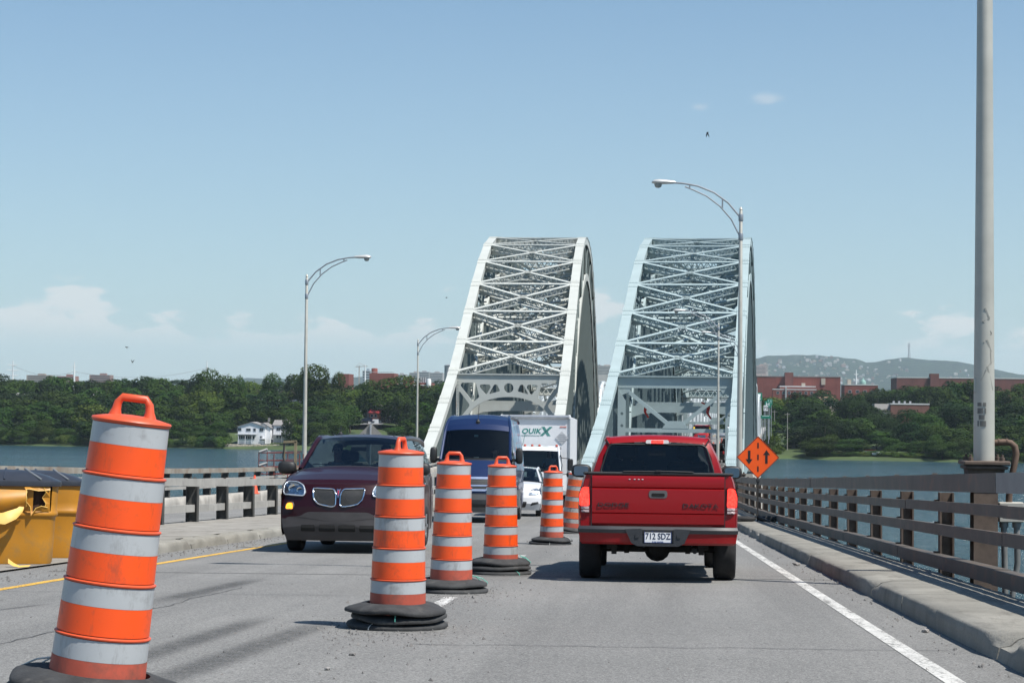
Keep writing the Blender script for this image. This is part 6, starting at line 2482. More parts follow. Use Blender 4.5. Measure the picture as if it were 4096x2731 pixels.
# red lorry with yellow trim
LRED = car_paint('lorry_red', (0.38, 0.012, 0.012), .35, .1)
LYEL = mat('lorry_yellow', (0.75, 0.48, 0.02), 0.4)
lr_ = thing('lorry', 'red lorry with yellow trim round its windscreen, on the far bridge', 'lorry')
LROWS = [(3.9, .45, 1.1, .08, 0, 'lower'), (3.95, .75, 1.15, .1, 0, 'paint'), (3.9, 1.2, 1.1, .12, 0, 'paint'), (3.75, 1.6, .95, .15, 0, 'paint'), (3.4, 1.78, .93, .1, .04, 'paint'), (2.75, 1.88, 1.05, .05, .04, 'glass'), (2.5, 2.55, 1.02, .08, .03, 'glass'), (2.45, 2.6, 1.02, .08, .03, 'paint'), (2.2, 2.78, 1.0, .05, .04, 'paint'), (1.2, 2.8, 1.0, 0, .04, 'paint'), (1.15, .7, 1.1, 0, 0, 'paint')]
car_body(lr_, LROWS, [(2.75, 1.7, 1.14), (1.2, 1.7, 1.14)], [(3.1, .5)], .55, 2.3, 7.9, {'paint': LRED, 'glass': GLASS_D, 'under': DARKP, 'lower': GREYP, 'black': BLACKP}, lambda yy: 'glass' if yy > 1.6 else 'paint', (5, 9))
fl_ = front_fn(LROWS, 5)
patch(roundpoly([(-.5, .85), (.5, .85), (.5, 1.65), (-.5, 1.65)], .05), fl_, .02, .03).build('grille', CHROME, lr_)
for s in (-1, 1):
    mb = MB()
    mb.beam((s * 1.06, 2.82, 1.9), (s * 1.03, 2.56, 2.58), .2, .12, up=(0, 1, 0))
    mb.beam((s * 1.06, 2.84, 1.86), (s * .6, 3.5, 1.8), .28, .14)
    mb.build('yellow_trim', LYEL, lr_)
    ellipsoid((s * .85, 3.95, .9), (.18, .1, .14), 6, 10).build('headlight', LAMPG, lr_)
    MB().bbox((s * 1.3, 2.6, 2.1), (.18, .1, .6), .04).build('side_mirror', BLACKP, lr_)
    MB().tube([(s * 1.0, 1.1, .8), (s * 1.0, 1.1, 3.2)], .08, 8).build('exhaust_stack', CHROME, lr_)
MB().bbox((0, -1.6, 1.9), (2.4, 5.2, 2.0), .05).build('load_body', mat('lorry_grey_body', (0.3, 0.31, 0.32), .5, .3), lr_)
add_wheels(lr_, [(-.95, 3.1), (.95, 3.1), (-.95, -1.2), (.95, -1.2), (-.95, -2.6), (.95, -2.6)], .5, .3)
lr_.location = (xc(262) - 1.75, 262, zr(262))
lr_.rotation_euler = (0, 0, math.pi - 0.0655)
# white lorry cab further behind
wl = thing('lorry', 'white lorry far behind the red one, between rows of barrels', 'lorry')
car_body(wl, LROWS, [(2.75, 1.7, 1.14), (1.2, 1.7, 1.14)], [(3.1, .5)], .55, 2.3, 7.9, {'paint': TCAB, 'glass': GLASS_D, 'under': DARKP, 'lower': GREYP, 'black': BLACKP}, lambda yy: 'glass' if yy > 1.6 else 'paint', (5, 9))
MB().bbox((0, -1.6, 2.1), (2.4, 5.2, 2.6), .05).build('load_body', TWHITE, wl)
add_wheels(wl, [(-.95, 3.1), (.95, 3.1), (-.95, -1.2), (.95, -1.2)], .5, .3)
wl.location = (xc(372) - 0.2, 372, zr(372))
wl.rotation_euler = (0, 0, math.pi - 0.0655)


# ------------------------------------------------------------------ traffic barrels
OR_P = mat('orange_plastic', (0.60, 0.085, 0.03), 0.45, var=0.12, scale=3, stain=(0.22, 0.08, 0.05), stain_amt=0.35, stain_scale=5)
OR_BASE = mat('faded_orange_plastic', (0.44, 0.085, 0.05), 0.6, var=0.2, scale=4, stain=(0.16, 0.07, 0.05), stain_amt=0.7, stain_scale=5)
RUB = mat('rubber_ring', (0.035, 0.036, 0.037), 0.85, var=0.35, scale=9, stain=(0.10, 0.095, 0.085), stain_amt=0.4, stain_scale=7, bmp=0.4, bscale=60)
TWINE = mat('green_twine', (0.10, 0.42, 0.33), 0.6)
TWINE_W = mat('white_twine', (0.6, 0.6, 0.56), 0.6)


def sheeting(name, col, rough, scuff, scale, dark):
    """retro-reflective sheeting: fine ribbing, scuffs"""
    m, t, b, out = newmat(name)
    o = scaled(t, (1, 1, 1))
    oi = nd(t, 'ShaderNodeObjectInfo')
    off = nd(t, 'ShaderNodeVectorMath', operation='ADD')
    t.links.new(o, off.inputs[0])
    cmb = nd(t, 'ShaderNodeCombineXYZ')
    t.links.new(math_n(t, 'MULTIPLY', oi.outputs['Random'], 37.0), cmb.inputs[2])
    t.links.new(cmb.outputs[0], off.inputs[1])
    v = off.outputs[0]
    c = mixc(t, maprange(t, noise_n(t, 3, 5, 0.6, v), 0.3, 0.7), tuple(x * 0.9 for x in col), col)
    mp_ = nd(t, 'ShaderNodeMapping')
    mp_.inputs['Rotation'].default_value = (0.4, 0.7, 0.2)
    mp_.inputs['Scale'].default_value = (scale, scale, scale * 0.25)
    t.links.new(v, mp_.inputs[0])
    sc_ = noise_n(t, 1.0, 7, 0.75, mp_.outputs[0])
    c = mixc(t, maprange(t, sc_, 0.55, 0.66, 0, scuff), c, dark)
    s2 = noise_n(t, 9, 6, 0.7, v)
    c = mixc(t, maprange(t, s2, 0.55, 0.70, 0, scuff * 0.7), c, dark)
    t.links.new(c, b.inputs['Base Color'])
    b.inputs['Roughness'].default_value = rough
    b.inputs['Coat Weight'].default_value = 0.12
    b.inputs['Coat Roughness'].default_value = 0.2
    wv = nd(t, 'ShaderNodeTexWave', bands_direction='Z')
    wv.inputs['Scale'].default_value = 55
    wc = nd(t, 'ShaderNodeTexCoord')
    t.links.new(wc.outputs['Object'], wv.inputs['Vector'])
    bump(t, b, wv.outputs[1], 0.06, 0.002)
    return m


BAND_W = sheeting('silver_white_sheeting', (0.42, 0.44, 0.45), 0.38, 0.6, 5, (0.17, 0.165, 0.16))
BAND_O = sheeting('orange_sheeting', (0.90, 0.088, 0.006), 0.5, 0.6, 4, (0.24, 0.06, 0.03))


def make_barrel(label, rings=3, drum_h=1.205, wob_seed=1, lift=0.0, bw=None, bo=None):
    BW, BO = bw or BAND_W, bo or BAND_O
    root = thing('traffic_barrel', label, 'traffic barrel', group='orange and white traffic barrels')
    k = drum_h / 1.205
    zb = 0.10                       # plastic stands on the ground inside the rings
    radii = [0.172, 0.185, 0.194, 0.203, 0.211]
    tier = 0.239
    k = 1.0
    top = drum_h
    mb = MB()
    prof = [(0.212, 0.02), (0.222, 0.03), (0.222, 0.085), (0.211, 0.10)]
    for i in range(4, -1, -1):
        zt = top - i * tier
        zbm = top - (i + 1) * tier if i < 4 else 0.10
        r = radii[i]
        prof += [(r - 0.002, zbm + 0.004), (r - 0.005, zt - 0.014), (r + 0.004, zt - 0.010), (r + 0.005, zt - 0.004), (r - 0.004, zt)]
    body = mb.lathe(prof, 36).build('drum', OR_BASE if False else OR_P, root, smooth=35)
    lid = MB()
    lid.lathe([(0.176, top - 0.006), (0.180, top), (0.176, top + 0.008), (0.12, top + 0.020), (0.06, top + 0.028), (0.0, top + 0.03)], 36)
    lo_ = lid.build('lid', OR_P, root, smooth=60)
    h = MB()
    hw_, hh = 0.075, 0.105
    path = [(-hw_ - 0.004, 0, top + 0.01), (-hw_, 0, top + 0.05), (-hw_ + 0.004, 0, top + hh - 0.025), (-hw_ + 0.022, 0, top + hh), (hw_ - 0.022, 0, top + hh), (hw_ - 0.004, 0, top + hh - 0.025), (hw_, 0, top + 0.05), (hw_ + 0.004, 0, top + 0.01)]
    h.tube(path, [0.034, 0.021, 0.0185, 0.0185, 0.0185, 0.0185, 0.021, 0.034], 10)
    h.build('handle', OR_P, lo_, smooth=60)
    # bands: white upper, orange lower on every tier
    for i in range(5):
        zt = top - i * tier - 0.015
        r = radii[i]
        wz_ = 0.092 * k
        w = MB().lathe([(r + 0.0005, zt - wz_), (r - 0.001, zt)], 36)
        w.build('white_band', BW, root, smooth=60)
        if i < 4:
            w = MB().lathe([(r + 0.0035, top - (i + 1) * tier + 0.006), (r + 0.001, zt - wz_ - 0.001)], 36)
            w.build('orange_band', BO, root, smooth=60)
    skirt = MB().lathe([(radii[4] + 0.004, 0.105), (radii[4] + 0.0015, top - 4 * tier - 0.015 - 0.092 * k - 0.001)], 36)
    skirt.build('drum_skirt', OR_BASE, root, smooth=60)
    for o_ in root.children:
        o_.location.z += lift
    rnd = random.Random(wob_seed)
    z = 0.0
    for q in range(rings):
        ph, am = rnd.uniform(0, 6.28), rnd.uniform(0.003, 0.012)
        R_ = 0.385 + rnd.uniform(-0.02, 0.012)
        ox, oy = rnd.uniform(-0.02, 0.02), rnd.uniform(-0.02, 0.02)
        th = 0.052
        z0 = z

        def wob(r, hgt, a, j, ph=ph, am=am, q=q):
            lift = (am * math.sin(2 * a + ph) + 0.5 * am * math.sin(5 * a + ph * 2)) * max(0, (r - 0.2) / 0.18) * (0 if q == 0 else 1)
            rr = r * (1 + 0.012 * math.sin(3 * a + ph) + 0.006 * math.sin(9 * a)) if r > 0.25 else r
            return rr, hgt + lift
        flare = 0.026 if (q == rings - 1) else 0.008
        mb = MB()
        mb.lathe([(0.225, z0 + th + flare), (0.24, z0 + th + flare + 0.004), (0.30, z0 + th + flare * 0.55), (R_ - 0.03, z0 + th), (R_ - 0.004, z0 + th * 0.75), (R_, z0 + th * 0.5), (R_ - 0.004, z0 + th * 0.25), (R_ - 0.05, z0 + 0.004), (0.225, z0 + 0.006), (0.225, z0 + th + flare)], 40, (ox, oy, 0), wob=wob)
        rr_ = mb.build('rubber_ring', RUB, root, smooth=50)
        for j in range(2):
            a = rnd.uniform(0, 6.28)
            R2 = R_ * 1.012
            t_ = MB()
            pts = [(0.26, th + 0.012 + flare), (0.33, th + 0.012 + flare * 0.3), (R2 + 0.003, th * 0.6), (R2 + 0.003, th * 0.3)]
            t_.tube([(ox + r_ * math.cos(a), oy + r_ * math.sin(a), z0 + z_ + (0.012 if q else 0)) for r_, z_ in pts], 0.0045, 5)
            t_.build('twine_tie', TWINE if rnd.random() < 0.75 else TWINE_W, rr_)
        z += th + (0.006 if q < rings - 1 else 0)
    return root


def put(b, px, d, rz=0.0, lean=0.0, pitch=0.0):
    p = at(px, 1930, d)
    b.location = (p.x, p.y, zr(p.y))
    b.rotation_euler = (pitch, lean, rz)
    return b


b1 = make_barrel('large leaning barrel at the left edge of the photo, nearest the camera', 4, 1.245, 3, lift=0.14)
put(b1, 378, 8.8, 0.12, rad(6.6), rad(-1))
b2 = make_barrel('scuffed barrel on three thick rubber rings, in front of the plum minivan', 3, 1.335, 5)
put(b2, 1596, 14.96, 1.35, rad(0.6))
b3 = make_barrel('barrel on two rubber rings, second in the row after the scuffed one', 2, 1.30, 8)
put(b3, 1808, 19.8, 0.15, rad(0.9))
b4 = make_barrel('barrel on uneven tilted rubber rings, in front of the blue van', 3, 1.31, 12)
put(b4, 2005, 23.8, 0.35, rad(0.4))
b5 = make_barrel('barrel with a torn lowest band, in front of the white box truck', 2, 1.30, 15)
put(b5, 2208, 35.2, 0.45, rad(0.8))
b6 = make_barrel('dirty faded barrel tilted to the right, beside the pickup mirror', 2, 1.30, 17, bw=sheeting('grimy_white_sheeting', (0.34, 0.34, 0.33), 0.5, 0.9, 6, (0.12, 0.10, 0.09)), bo=sheeting('grimy_orange_sheeting', (0.62, 0.10, 0.02), 0.6, 0.8, 5, (0.22, 0.08, 0.05)))
put(b6, 2283, 43.0, 1.2, rad(5.5))
for o in b6.children:
    pass
b7 = copy_tree(b2)
b7['label'] = 'barrel just showing between the tilted barrel and the red pickup'
put(b7, 2325, 49.0, 0.3)
far = [(58, -1.55, 'the next barrel after the ones beside the pickup, mostly hidden by it'), (67, -1.5, 'seventh hidden barrel of the row, behind the pickup')]
k = 0
LAB = ['first', 'second', 'third', 'fourth', 'fifth', 'sixth', 'seventh', 'eighth', 'ninth', 'tenth', 'eleventh', 'twelfth']
for y in (188, 204, 220, 238, 256, 276, 298, 322, 348, 378):
    c = copy_tree(b3 if k % 2 else b4)
    c['label'] = '%s distant barrel counted along the row inside the pale blue bridge' % LAB[k]
    c.location = (xc(y) + 1.5, y, zr(y))
    c.rotation_euler = (0, rad(random.uniform(-2, 2)), k)
    k += 1

# ------------------------------------------------------------------ two-way traffic sign
S_OR = mat('sign_orange_sheet', (0.93, 0.105, 0.006), 0.42, var=0.05, scale=3)
S_BLK = mat('sign_black_print', (0.012, 0.011, 0.011), 0.5)
ps = at(3032, 1828, 50)
zg = zr(ps.y) + 0.17
sg = thing('two_way_traffic_sign', 'orange diamond sign with two opposite arrows beside the right kerb', 'sign', (ps.x, ps.y, zg))
hc = ps.z - zg
hd = 0.545
dia = lambda k: [(0, hc + k), (k, hc), (0, hc - k), (-k, hc)]
fx = lambda u, v, w: (u, w, v)
pn = MB().prism(roundpoly(dia(hd), 0.03), -0.004, 0.004, fx).build('sign_panel', S_OR, sg)
bo = curve_plate('border', [roundpoly(dia(hd - 0.004), 0.03), roundpoly(dia(hd - 0.026), 0.03)], 0.003, mat('sign_dark_border', (0.16, 0.02, 0.008), 0.5), pn)
bo.location = (0, -0.0062, 0)
for z, hh in ((hc + 0.30, 0.14), (hc, 0.14), (hc - 0.30, 0.14)):
    MB().box((0, -0.0065, z), (0.036, 0.004, hh)).build('lane_dash', S_BLK, pn)


def arrow(cx, cz, up):
    s = 1 if up else -1
    return [(cx + x, cz + s * z) for x, z in ((-0.032, -0.17), (0.032, -0.17), (0.032, 0.05), (0.088, 0.05), (0, 0.18), (-0.088, 0.05), (-0.032, 0.05))]


MB().prism(arrow(-0.225, hc, False), -0.0085, -0.0045, fx).build('arrow', S_BLK, pn)
MB().prism(arrow(0.215, hc + 0.01, True), -0.0085, -0.0045, fx).build('arrow', S_BLK, pn)
MB().box((0, 0.022, hc - 0.45), (0.045, 0.03, 1.3)).build('post', mat('sign_post_steel', (0.05, 0.045, 0.04), 0.6, 0.4), sg)
MB().box((0, 0.02, hc / 2 - 0.25), (0.035, 0.035, hc - 0.5)).build('post', mat('sign_post_steel', (0.05, 0.045, 0.04), 0.6, 0.4), sg)
mb = MB()
mb.bbox((0, 0.02, hc - 0.60), (0.09, 0.07, 0.09), 0.01)
mb.build('clamp', BLACKP, sg)
mb = MB()
for a in range(4):
    d_ = Vector((math.cos(a * math.pi / 2 + 0.5), math.sin(a * math.pi / 2 + 0.5), 0))
    mb.beam(Vector((0, 0.02, 0.12)), Vector((0, 0.02, 0.03)) + d_ * 0.62, 0.05, 0.05)
mb.build('folding_base', BLACKP, sg)
for k, (x, y, a) in enumerate(((-0.35, -0.1, 0.2), (0.3, 0.1, -0.3))):
    bag = ellipsoid((x, y, 0.07), (0.30, 0.17, 0.08), 8, 12, 0.8).build('sandbag', mat('black_sandbag', (0.02, 0.02, 0.02), 0.8), sg, smooth=60)

# ------------------------------------------------------------------ yellow grit bins
YEL = mat('yellow_bin_plastic', (0.43, 0.185, 0.010), 0.5, var=0.1, scale=2, stain=(0.25, 0.16, 0.06), stain_amt=0.5, stain_scale=2.2, bmp=0.1, bscale=10)
LIDM = mat('black_bin_lid', (0.028, 0.032, 0.042), 0.4, var=0.15)
YEDGE = mat('torn_plastic_edge', (0.68, 0.42, 0.10), 0.55)
BIN_IN = mat('bin_inside', (0.05, 0.02, 0.01), 0.9)


def make_bin(label, hole):
    root = thing('grit_bin', label, 'grit bin', group='yellow grit bins')
    # plan: rounded front, flat back; origin centre-bottom, front towards -y
    def plan(k):
        pts = []
        n = 40
        for i in range(n):
            a = 2 * math.pi * i / n
            x = 0.70 * math.copysign(abs(math.cos(a)) ** 0.32, math.cos(a))
            y = 0.48 * math.copysign(abs(math.sin(a)) ** 0.5, math.sin(a))
            pts.append((x * k, y * k))
        return pts
    prof = [(0.0, 0.90), (0.03, 0.915), (0.3, 0.935), (0.60, 0.955), (0.62, 0.965), (0.635, 0.995), (0.66, 1.0), (0.685, 0.995), (0.70, 0.975), (0.80, 0.985), (0.90, 0.99), (1.03, 1.0), (1.06, 1.0)]
    rows = []
    for z, k in prof:
        pp = plan(k)
        rows.append([(x, y, z) for x, y in pp + pp[:1]])
    mb = MB()
    n = len(rows[0])
    for r in rows:
        mb.v += r
    for j in range(len(rows) - 1):
        zc_ = (prof[j][0] + prof[j + 1][0]) / 2
        for i in range(n - 1):
            x = (rows[j][i][0] + rows[j][i + 1][0]) / 2
            y = (rows[j][i][1] + rows[j][i + 1][1]) / 2
            if hole and y < -0.25 and 0.70 < zc_ < 1.03 and 0.27 < x < 0.62:
                continue
            mb.f.append((j * n + i, j * n + i + 1, (j + 1) * n + i + 1, (j + 1) * n + i))
    bo_ = mb.build('bin_body', YEL, root, smooth=50)
    inner = MB()
    inner.grid([[(x * 0.87, y * 0.87, z) for x, y in plan(1) + plan(1)[:1]] for z in (0.02, 1.03)])
    inner.f.append(tuple(range(39, -1, -1)))
    inner.build('inner_wall', BIN_IN, bo_)
    MB().bbox((0, 0, 0.34), (1.15, 0.75, 0.6), 0.05).build('grit_fill', mat('grit_salt', (0.30, 0.26, 0.20), 0.95, var=0.2, scale=20), root)
    if hole:
        rnd = random.Random(4)
        front = lambda x: -0.48 * max(0.0, 1 - abs(x / 0.705) ** (2 / 0.32)) ** 0.25 - 0.004
        tear = []
        # jagged lips around the hole
        def lip(pts, name='torn_edge'):
            m_ = MB()
            r1, r2 = [], []
            for x, z, dx, dz in pts:
                y = front(x)
                r1.append((x, y - 0.002, z))
                r2.append((x + dx, y - 0.02 - rnd.uniform(0, .03), z + dz))
            m_.grid([r1, r2])
            m_.build(name, YEL, bo_)
            e_ = MB()
            e_.tube(r2, 0.006, 5)
            e_.build(name, YEDGE, bo_)
        lip([(0.26, .98, .05, -.02), (0.26, .92, .03, 0), (0.26, .84, .03, 0), (0.26, .76, .05, .02), (0.26, .70, .08, .02)])
        lip([(0.26, .70, .02, .10), (0.30, .70, .0, .12), (0.33, .70, .02, .06), (0.36, .70, .0, -.06), (0.42, .70, .0, .04), (0.50, .70, -.01, .07), (0.60, .70, -.03, .05)])
        lip([(0.60, .70, -.08, .02), (0.60, .80, -.05, 0), (0.60, .88, -.10, 0), (0.60, .95, -.05, 0), (0.60, 1.03, -.08, -.02)])
        lip([(0.26, 1.03, .02, -.04), (0.33, 1.03, .01, -.04), (0.45, 1.03, 0, -.06), (0.6, 1.03, 0, -.05)])
        # big panel torn loose and bulging out to the left
        fl = MB()
        rr = []
        for i in range(11):
            t_ = i / 10
            row = []
            for j in range(9):
                s = j / 8
                x = lerp(-0.72, 0.30, s)
                zt, zb = 1.0 - 0.02 * s, 0.62 + 0.14 * s - 0.06 * math.sin(3.1 * s)
                z = lerp(zb, zt, t_)
                bulge = 0.20 * math.sin(math.pi * (0.15 + 0.7 * t_)) * (0.35 + 0.65 * math.sin(math.pi * min(1, 0.12 + 0.8 * s)))
                row.append((x + rnd.uniform(-.006, .006), -0.46 - bulge - 0.04, z + (rnd.uniform(-.012, .012) if i == 0 else 0)))
            rr.append(row)
        fl.grid(rr)
        fl.build('torn_panel', YEL, bo_, smooth=60)
        fe = MB()
        fe.tube([r[-1] for r in rr], 0.007, 5)
        fe.tube(rr[0], 0.007, 5)
        fe.build('torn_edge', YEDGE, bo_)
        fl2 = MB()
        fl2.grid([[(-0.25, -0.60, .66), (0.0, -0.66, .68), (0.18, -0.62, .74), (0.26, -0.54, .80)], [(-0.16, -0.70, .60), (0.06, -0.74, .60), (0.2, -0.68, .66), (0.27, -0.58, .74)], [(-0.08, -0.74, .54), (0.04, -0.76, .53), (0.18, -0.70, .60), (0.25, -0.6, .68)]])
        fl2.build('torn_flap', YEDGE, bo_, smooth=60)
    # lid: shallow dome with ribs
    mb = MB()
    rows = []
    for z, k in ((1.03, 1.05), (1.075, 1.06), (1.10, 1.05), (1.115, 1.0), (1.17, 0.82), (1.215, 0.6), (1.245, 0.35), (1.255, 0.02)):
        pp = plan(k)
        rows.append([(x, y, z) for x, y in pp + pp[:1]])
    mb.grid(rows)
    ld = mb.build('bin_lid', LIDM, root, smooth=45)
    for x in (-0.42, 0.0, 0.42):
        r_ = MB()
        r_.tube([(x * 1.15, -0.48, 1.118), (x * 0.95, -0.38, 1.172), (x * 0.75, -0.24, 1.222), (x * 0.6, 0, 1.262)], 0.016, 6)
        r_.build('lid_rib', LIDM if x < 0.4 else mat('lid_worn_rib', (0.16, 0.17, 0.18), 0.5), ld, smooth=60)
    return root


g1 = make_bin('yellow grit bin with a ragged hole torn in its front', True)
p = at(-30, 2268, 24.3)
g1.scale = (.94, .94, .94)
g1.location = (p.x, p.y + 0.4, zr(p.y + .4) + 0.018)
g1.rotation_euler = (math.atan(-SLOPE), 0, rad(16))
g2 = make_bin('intact yellow grit bin standing behind the torn one', False)
p = at(95, 2240, 26.2)
g2.scale = (.94, .94, .94)
g2.location = (p.x, p.y + 0.4, zr(p.y + .4) + 0.018)
g2.rotation_euler = (math.atan(-SLOPE), 0, rad(15))
# torn-off scrap of yellow plastic on the ground
mb = MB()
q = at(80, 2275, 23.6)
zq = zr(q.y) + 0.016
mb.grid([[(-.16, .03, .10), (-.08, .0, .05), (0.0, -.03, .02), (.14, -.02, .03)], [(-.13, -.06, .05), (-.06, -.09, .02), (.02, -.10, .005), (.12, -.05, .01)]])
o = mb.build('plastic_scrap', YEDGE, smooth=60)
o.location = (q.x, q.y, zq)
tag(o, 'torn scrap of yellow plastic lying in front of the bins', 'scrap')

# ------------------------------------------------------------------ cage, gallows, cone, sign back
RUSTR = mat('rusty_red_frame', (0.16, 0.035, 0.03), 0.7, var=0.2, stain=(0.08, 0.04, 0.03), stain_amt=0.4)
OLDW = mat('weathered_timber', (0.22, 0.18, 0.11), 0.85, var=0.2)
pc_ = at(1034, 1930, 83)
cg = thing('work_platform', 'red tubular work platform hung outside the closed roadway railing', 'platform', (pc_.x, pc_.y, zr(83)))
Wc, Dc = 1.75, 0.9
for (x, y) in ((0, 0), (0.26, 0.5), (0.65, 0), (1.15, 0.5), (Wc, 0), (Wc, Dc)):
    MB().tube([(x, y, -0.6), (x, y, 1.98 if x < 0.3 else 1.9)], 0.024, 6).build('upright', RUSTR, cg)
for z in (1.95, 1.62, 1.35, 1.05):
    for a, b in (((0, 0), (Wc, 0)), ((0, 0), (0, Dc)), ((0.26, 0.5), (Wc, 0.5))):
        MB().tube([(a[0], a[1], z), (b[0], b[1], z + (0.0 if a[1] == 0 else 0.06))], 0.02, 6).build('cross_tube', RUSTR, cg)
for z in (1.98, 1.4):
    MB().tube([(0.02, 0, z), (0.36, 0.02, z + 0.12)], 0.055, 8).build('padded_sleeve', mat('grey_padding', (0.4, 0.39, 0.37), 0.9), cg)
mb = MB()
mb.beam((Wc * 0.62, 0, 1.0), (Wc * 0.62, 0, 2.42), 0.08, 0.08)
mb.beam((Wc * 0.9, 0, 1.0), (Wc * 0.9, 0, 2.45), 0.11, 0.1)
mb.beam((Wc * 0.6, 0, 2.42), (Wc * 0.92, 0, 2.45), 0.1, 0.1)
mb.build('hoist_frame', OLDW, cg)
mb = MB()
mb.tube([(Wc * 0.63, -0.05, 2.38), (Wc * 0.62, -0.06, 2.1), (Wc * 0.60, -0.06, 1.8), (Wc * 0.64, -0.06, 1.6)], 0.035, 6)
mb.build('hoist_hook', BLACKP, cg)
MB().box((Wc / 2, Dc / 2, 0.2), (Wc, Dc, 0.06)).build('platform_floor', OLDW, cg)

pc_ = at(1017, 2010, 74)
cn = thing('traffic_cone', 'plain orange cone standing on the far concrete upstand', 'traffic cone', (pc_.x, pc_.y, zr(pc_.y) + 0.37))
CONE = mat('cone_orange', (0.72, 0.09, 0.035), 0.5, var=0.06)
MB().lathe([(0.15, 0.03), (0.14, 0.05), (0.035, 0.70), (0.03, 0.71), (0.0, 0.71)], 20).build('cone_body', CONE, cn, smooth=50)
MB().bbox((0, 0, 0.018), (0.36, 0.36, 0.034), 0.01).build('cone_base', CONE, cn)

pb_ = at(1482, 1775, 52)
zb_ = zr(52) + 0.15
sb = thing('road_sign', 'back of a grey diamond road sign rising behind the plum minivan', 'sign', (pb_.x, pb_.y, zb_))
hc2 = pb_.z - zb_
MB().prism([(0, hc2 + .56), (.56, hc2), (0, hc2 - .56), (-.56, hc2)], -0.004, 0.004, fx).build('sign_panel', mat('sign_back_metal', (0.28, 0.27, 0.25), 0.6, 0.4, var=0.2, scale=5), sb)
MB().tube([(0, -0.035, -0.1), (0, -0.035, hc2 + .52)], 0.03, 8).build('post', SGAL, sb)

# ------------------------------------------------------------------ birds
BIRD = mat('dark_feathers', (0.02, 0.022, 0.025), 0.8)


def bird(px, py, d, sc, lab, flap, rz, bank=0.0):
    p = at(px, py, d)
    r = thing('bird', lab, 'bird', p, rz, lean=bank)
    b_ = MB()
    prof = []
    for k in range(9):
        t_ = k / 8
        prof.append((0.0 + 0.075 * sc * math.sin(math.pi * t_) ** 0.7 * (1 - 0.3 * t_) + 0.002, lerp(-0.22, 0.24, t_) * sc))
    b_.lathe(prof, 10, axis='y')
    b_.add([(-.02 * sc, -.2 * sc, 0), (.02 * sc, -.2 * sc, 0), (.07 * sc, -.36 * sc, 0), (-.07 * sc, -.36 * sc, 0), (0, -.3 * sc, .012 * sc)], [(0, 1, 4), (1, 2, 4), (2, 3, 4), (3, 0, 4), (0, 3, 2, 1)])
    b_.add([(-.015 * sc, .22 * sc, 0), (.015 * sc, .22 * sc, 0), (0, .30 * sc, -.005 * sc), (0, .22 * sc, .02 * sc)], [(0, 1, 2), (0, 2, 3), (1, 3, 2), (0, 3, 1)])
    b_.build('body', BIRD, r, smooth=60)
    for s in (-1, 1):
        w = MB()
        c, si = math.cos(flap), math.sin(flap)
        top_ = [(0.03, .10, 0), (0.25, .13, .03), (0.5, .02, .02), (0.62, -.10, 0), (0.35, -.10, .01), (0.03, -.10, 0)]
        v = []
        for dz_ in (0.008, -0.008):
            for x, y, z in top_:
                v.append((s * (x * c - z * si) * sc, y * sc, (x * si + z * c + dz_) * sc))
        w.add(v, [(0, 1, 2, 3, 4, 5), (11, 10, 9, 8, 7, 6)] + [(i, (i + 1) % 6, 6 + (i + 1) % 6, 6 + i) for i in range(6)])
        w.build('wing', BIRD, r)
    return r


bird(2830, 531, 95, 0.42, 'small dark bird high above the pale blue bridge, wings down', -1.2, 0.6)
bird(505, 1389, 160, 0.5, 'small bird gliding above the trees, higher of two on the left', 0.25, 1.2, 0.5)
bird(530, 1449, 160, 0.45, 'small bird with raised wings, lower of two above the left trees', 0.9, 0.9)
bird(1786, 1191, 190, 0.45, 'tiny bird in the sky left of the white bridge', 0.2, 1.5)


# ------------------------------------------------------------------ trees
LEAF = leafmat('leaves_green', (0.012, 0.031, 0.006), (0.058, 0.100, 0.017))
LEAF_D = leafmat('leaves_dark', (0.007, 0.019, 0.006), (0.030, 0.058, 0.016))
LEAF_L = leafmat('leaves_light', (0.036, 0.066, 0.010), (0.095, 0.140, 0.024))
BARK = mat('bark', (0.07, 0.055, 0.04), 0.9, var=0.3)


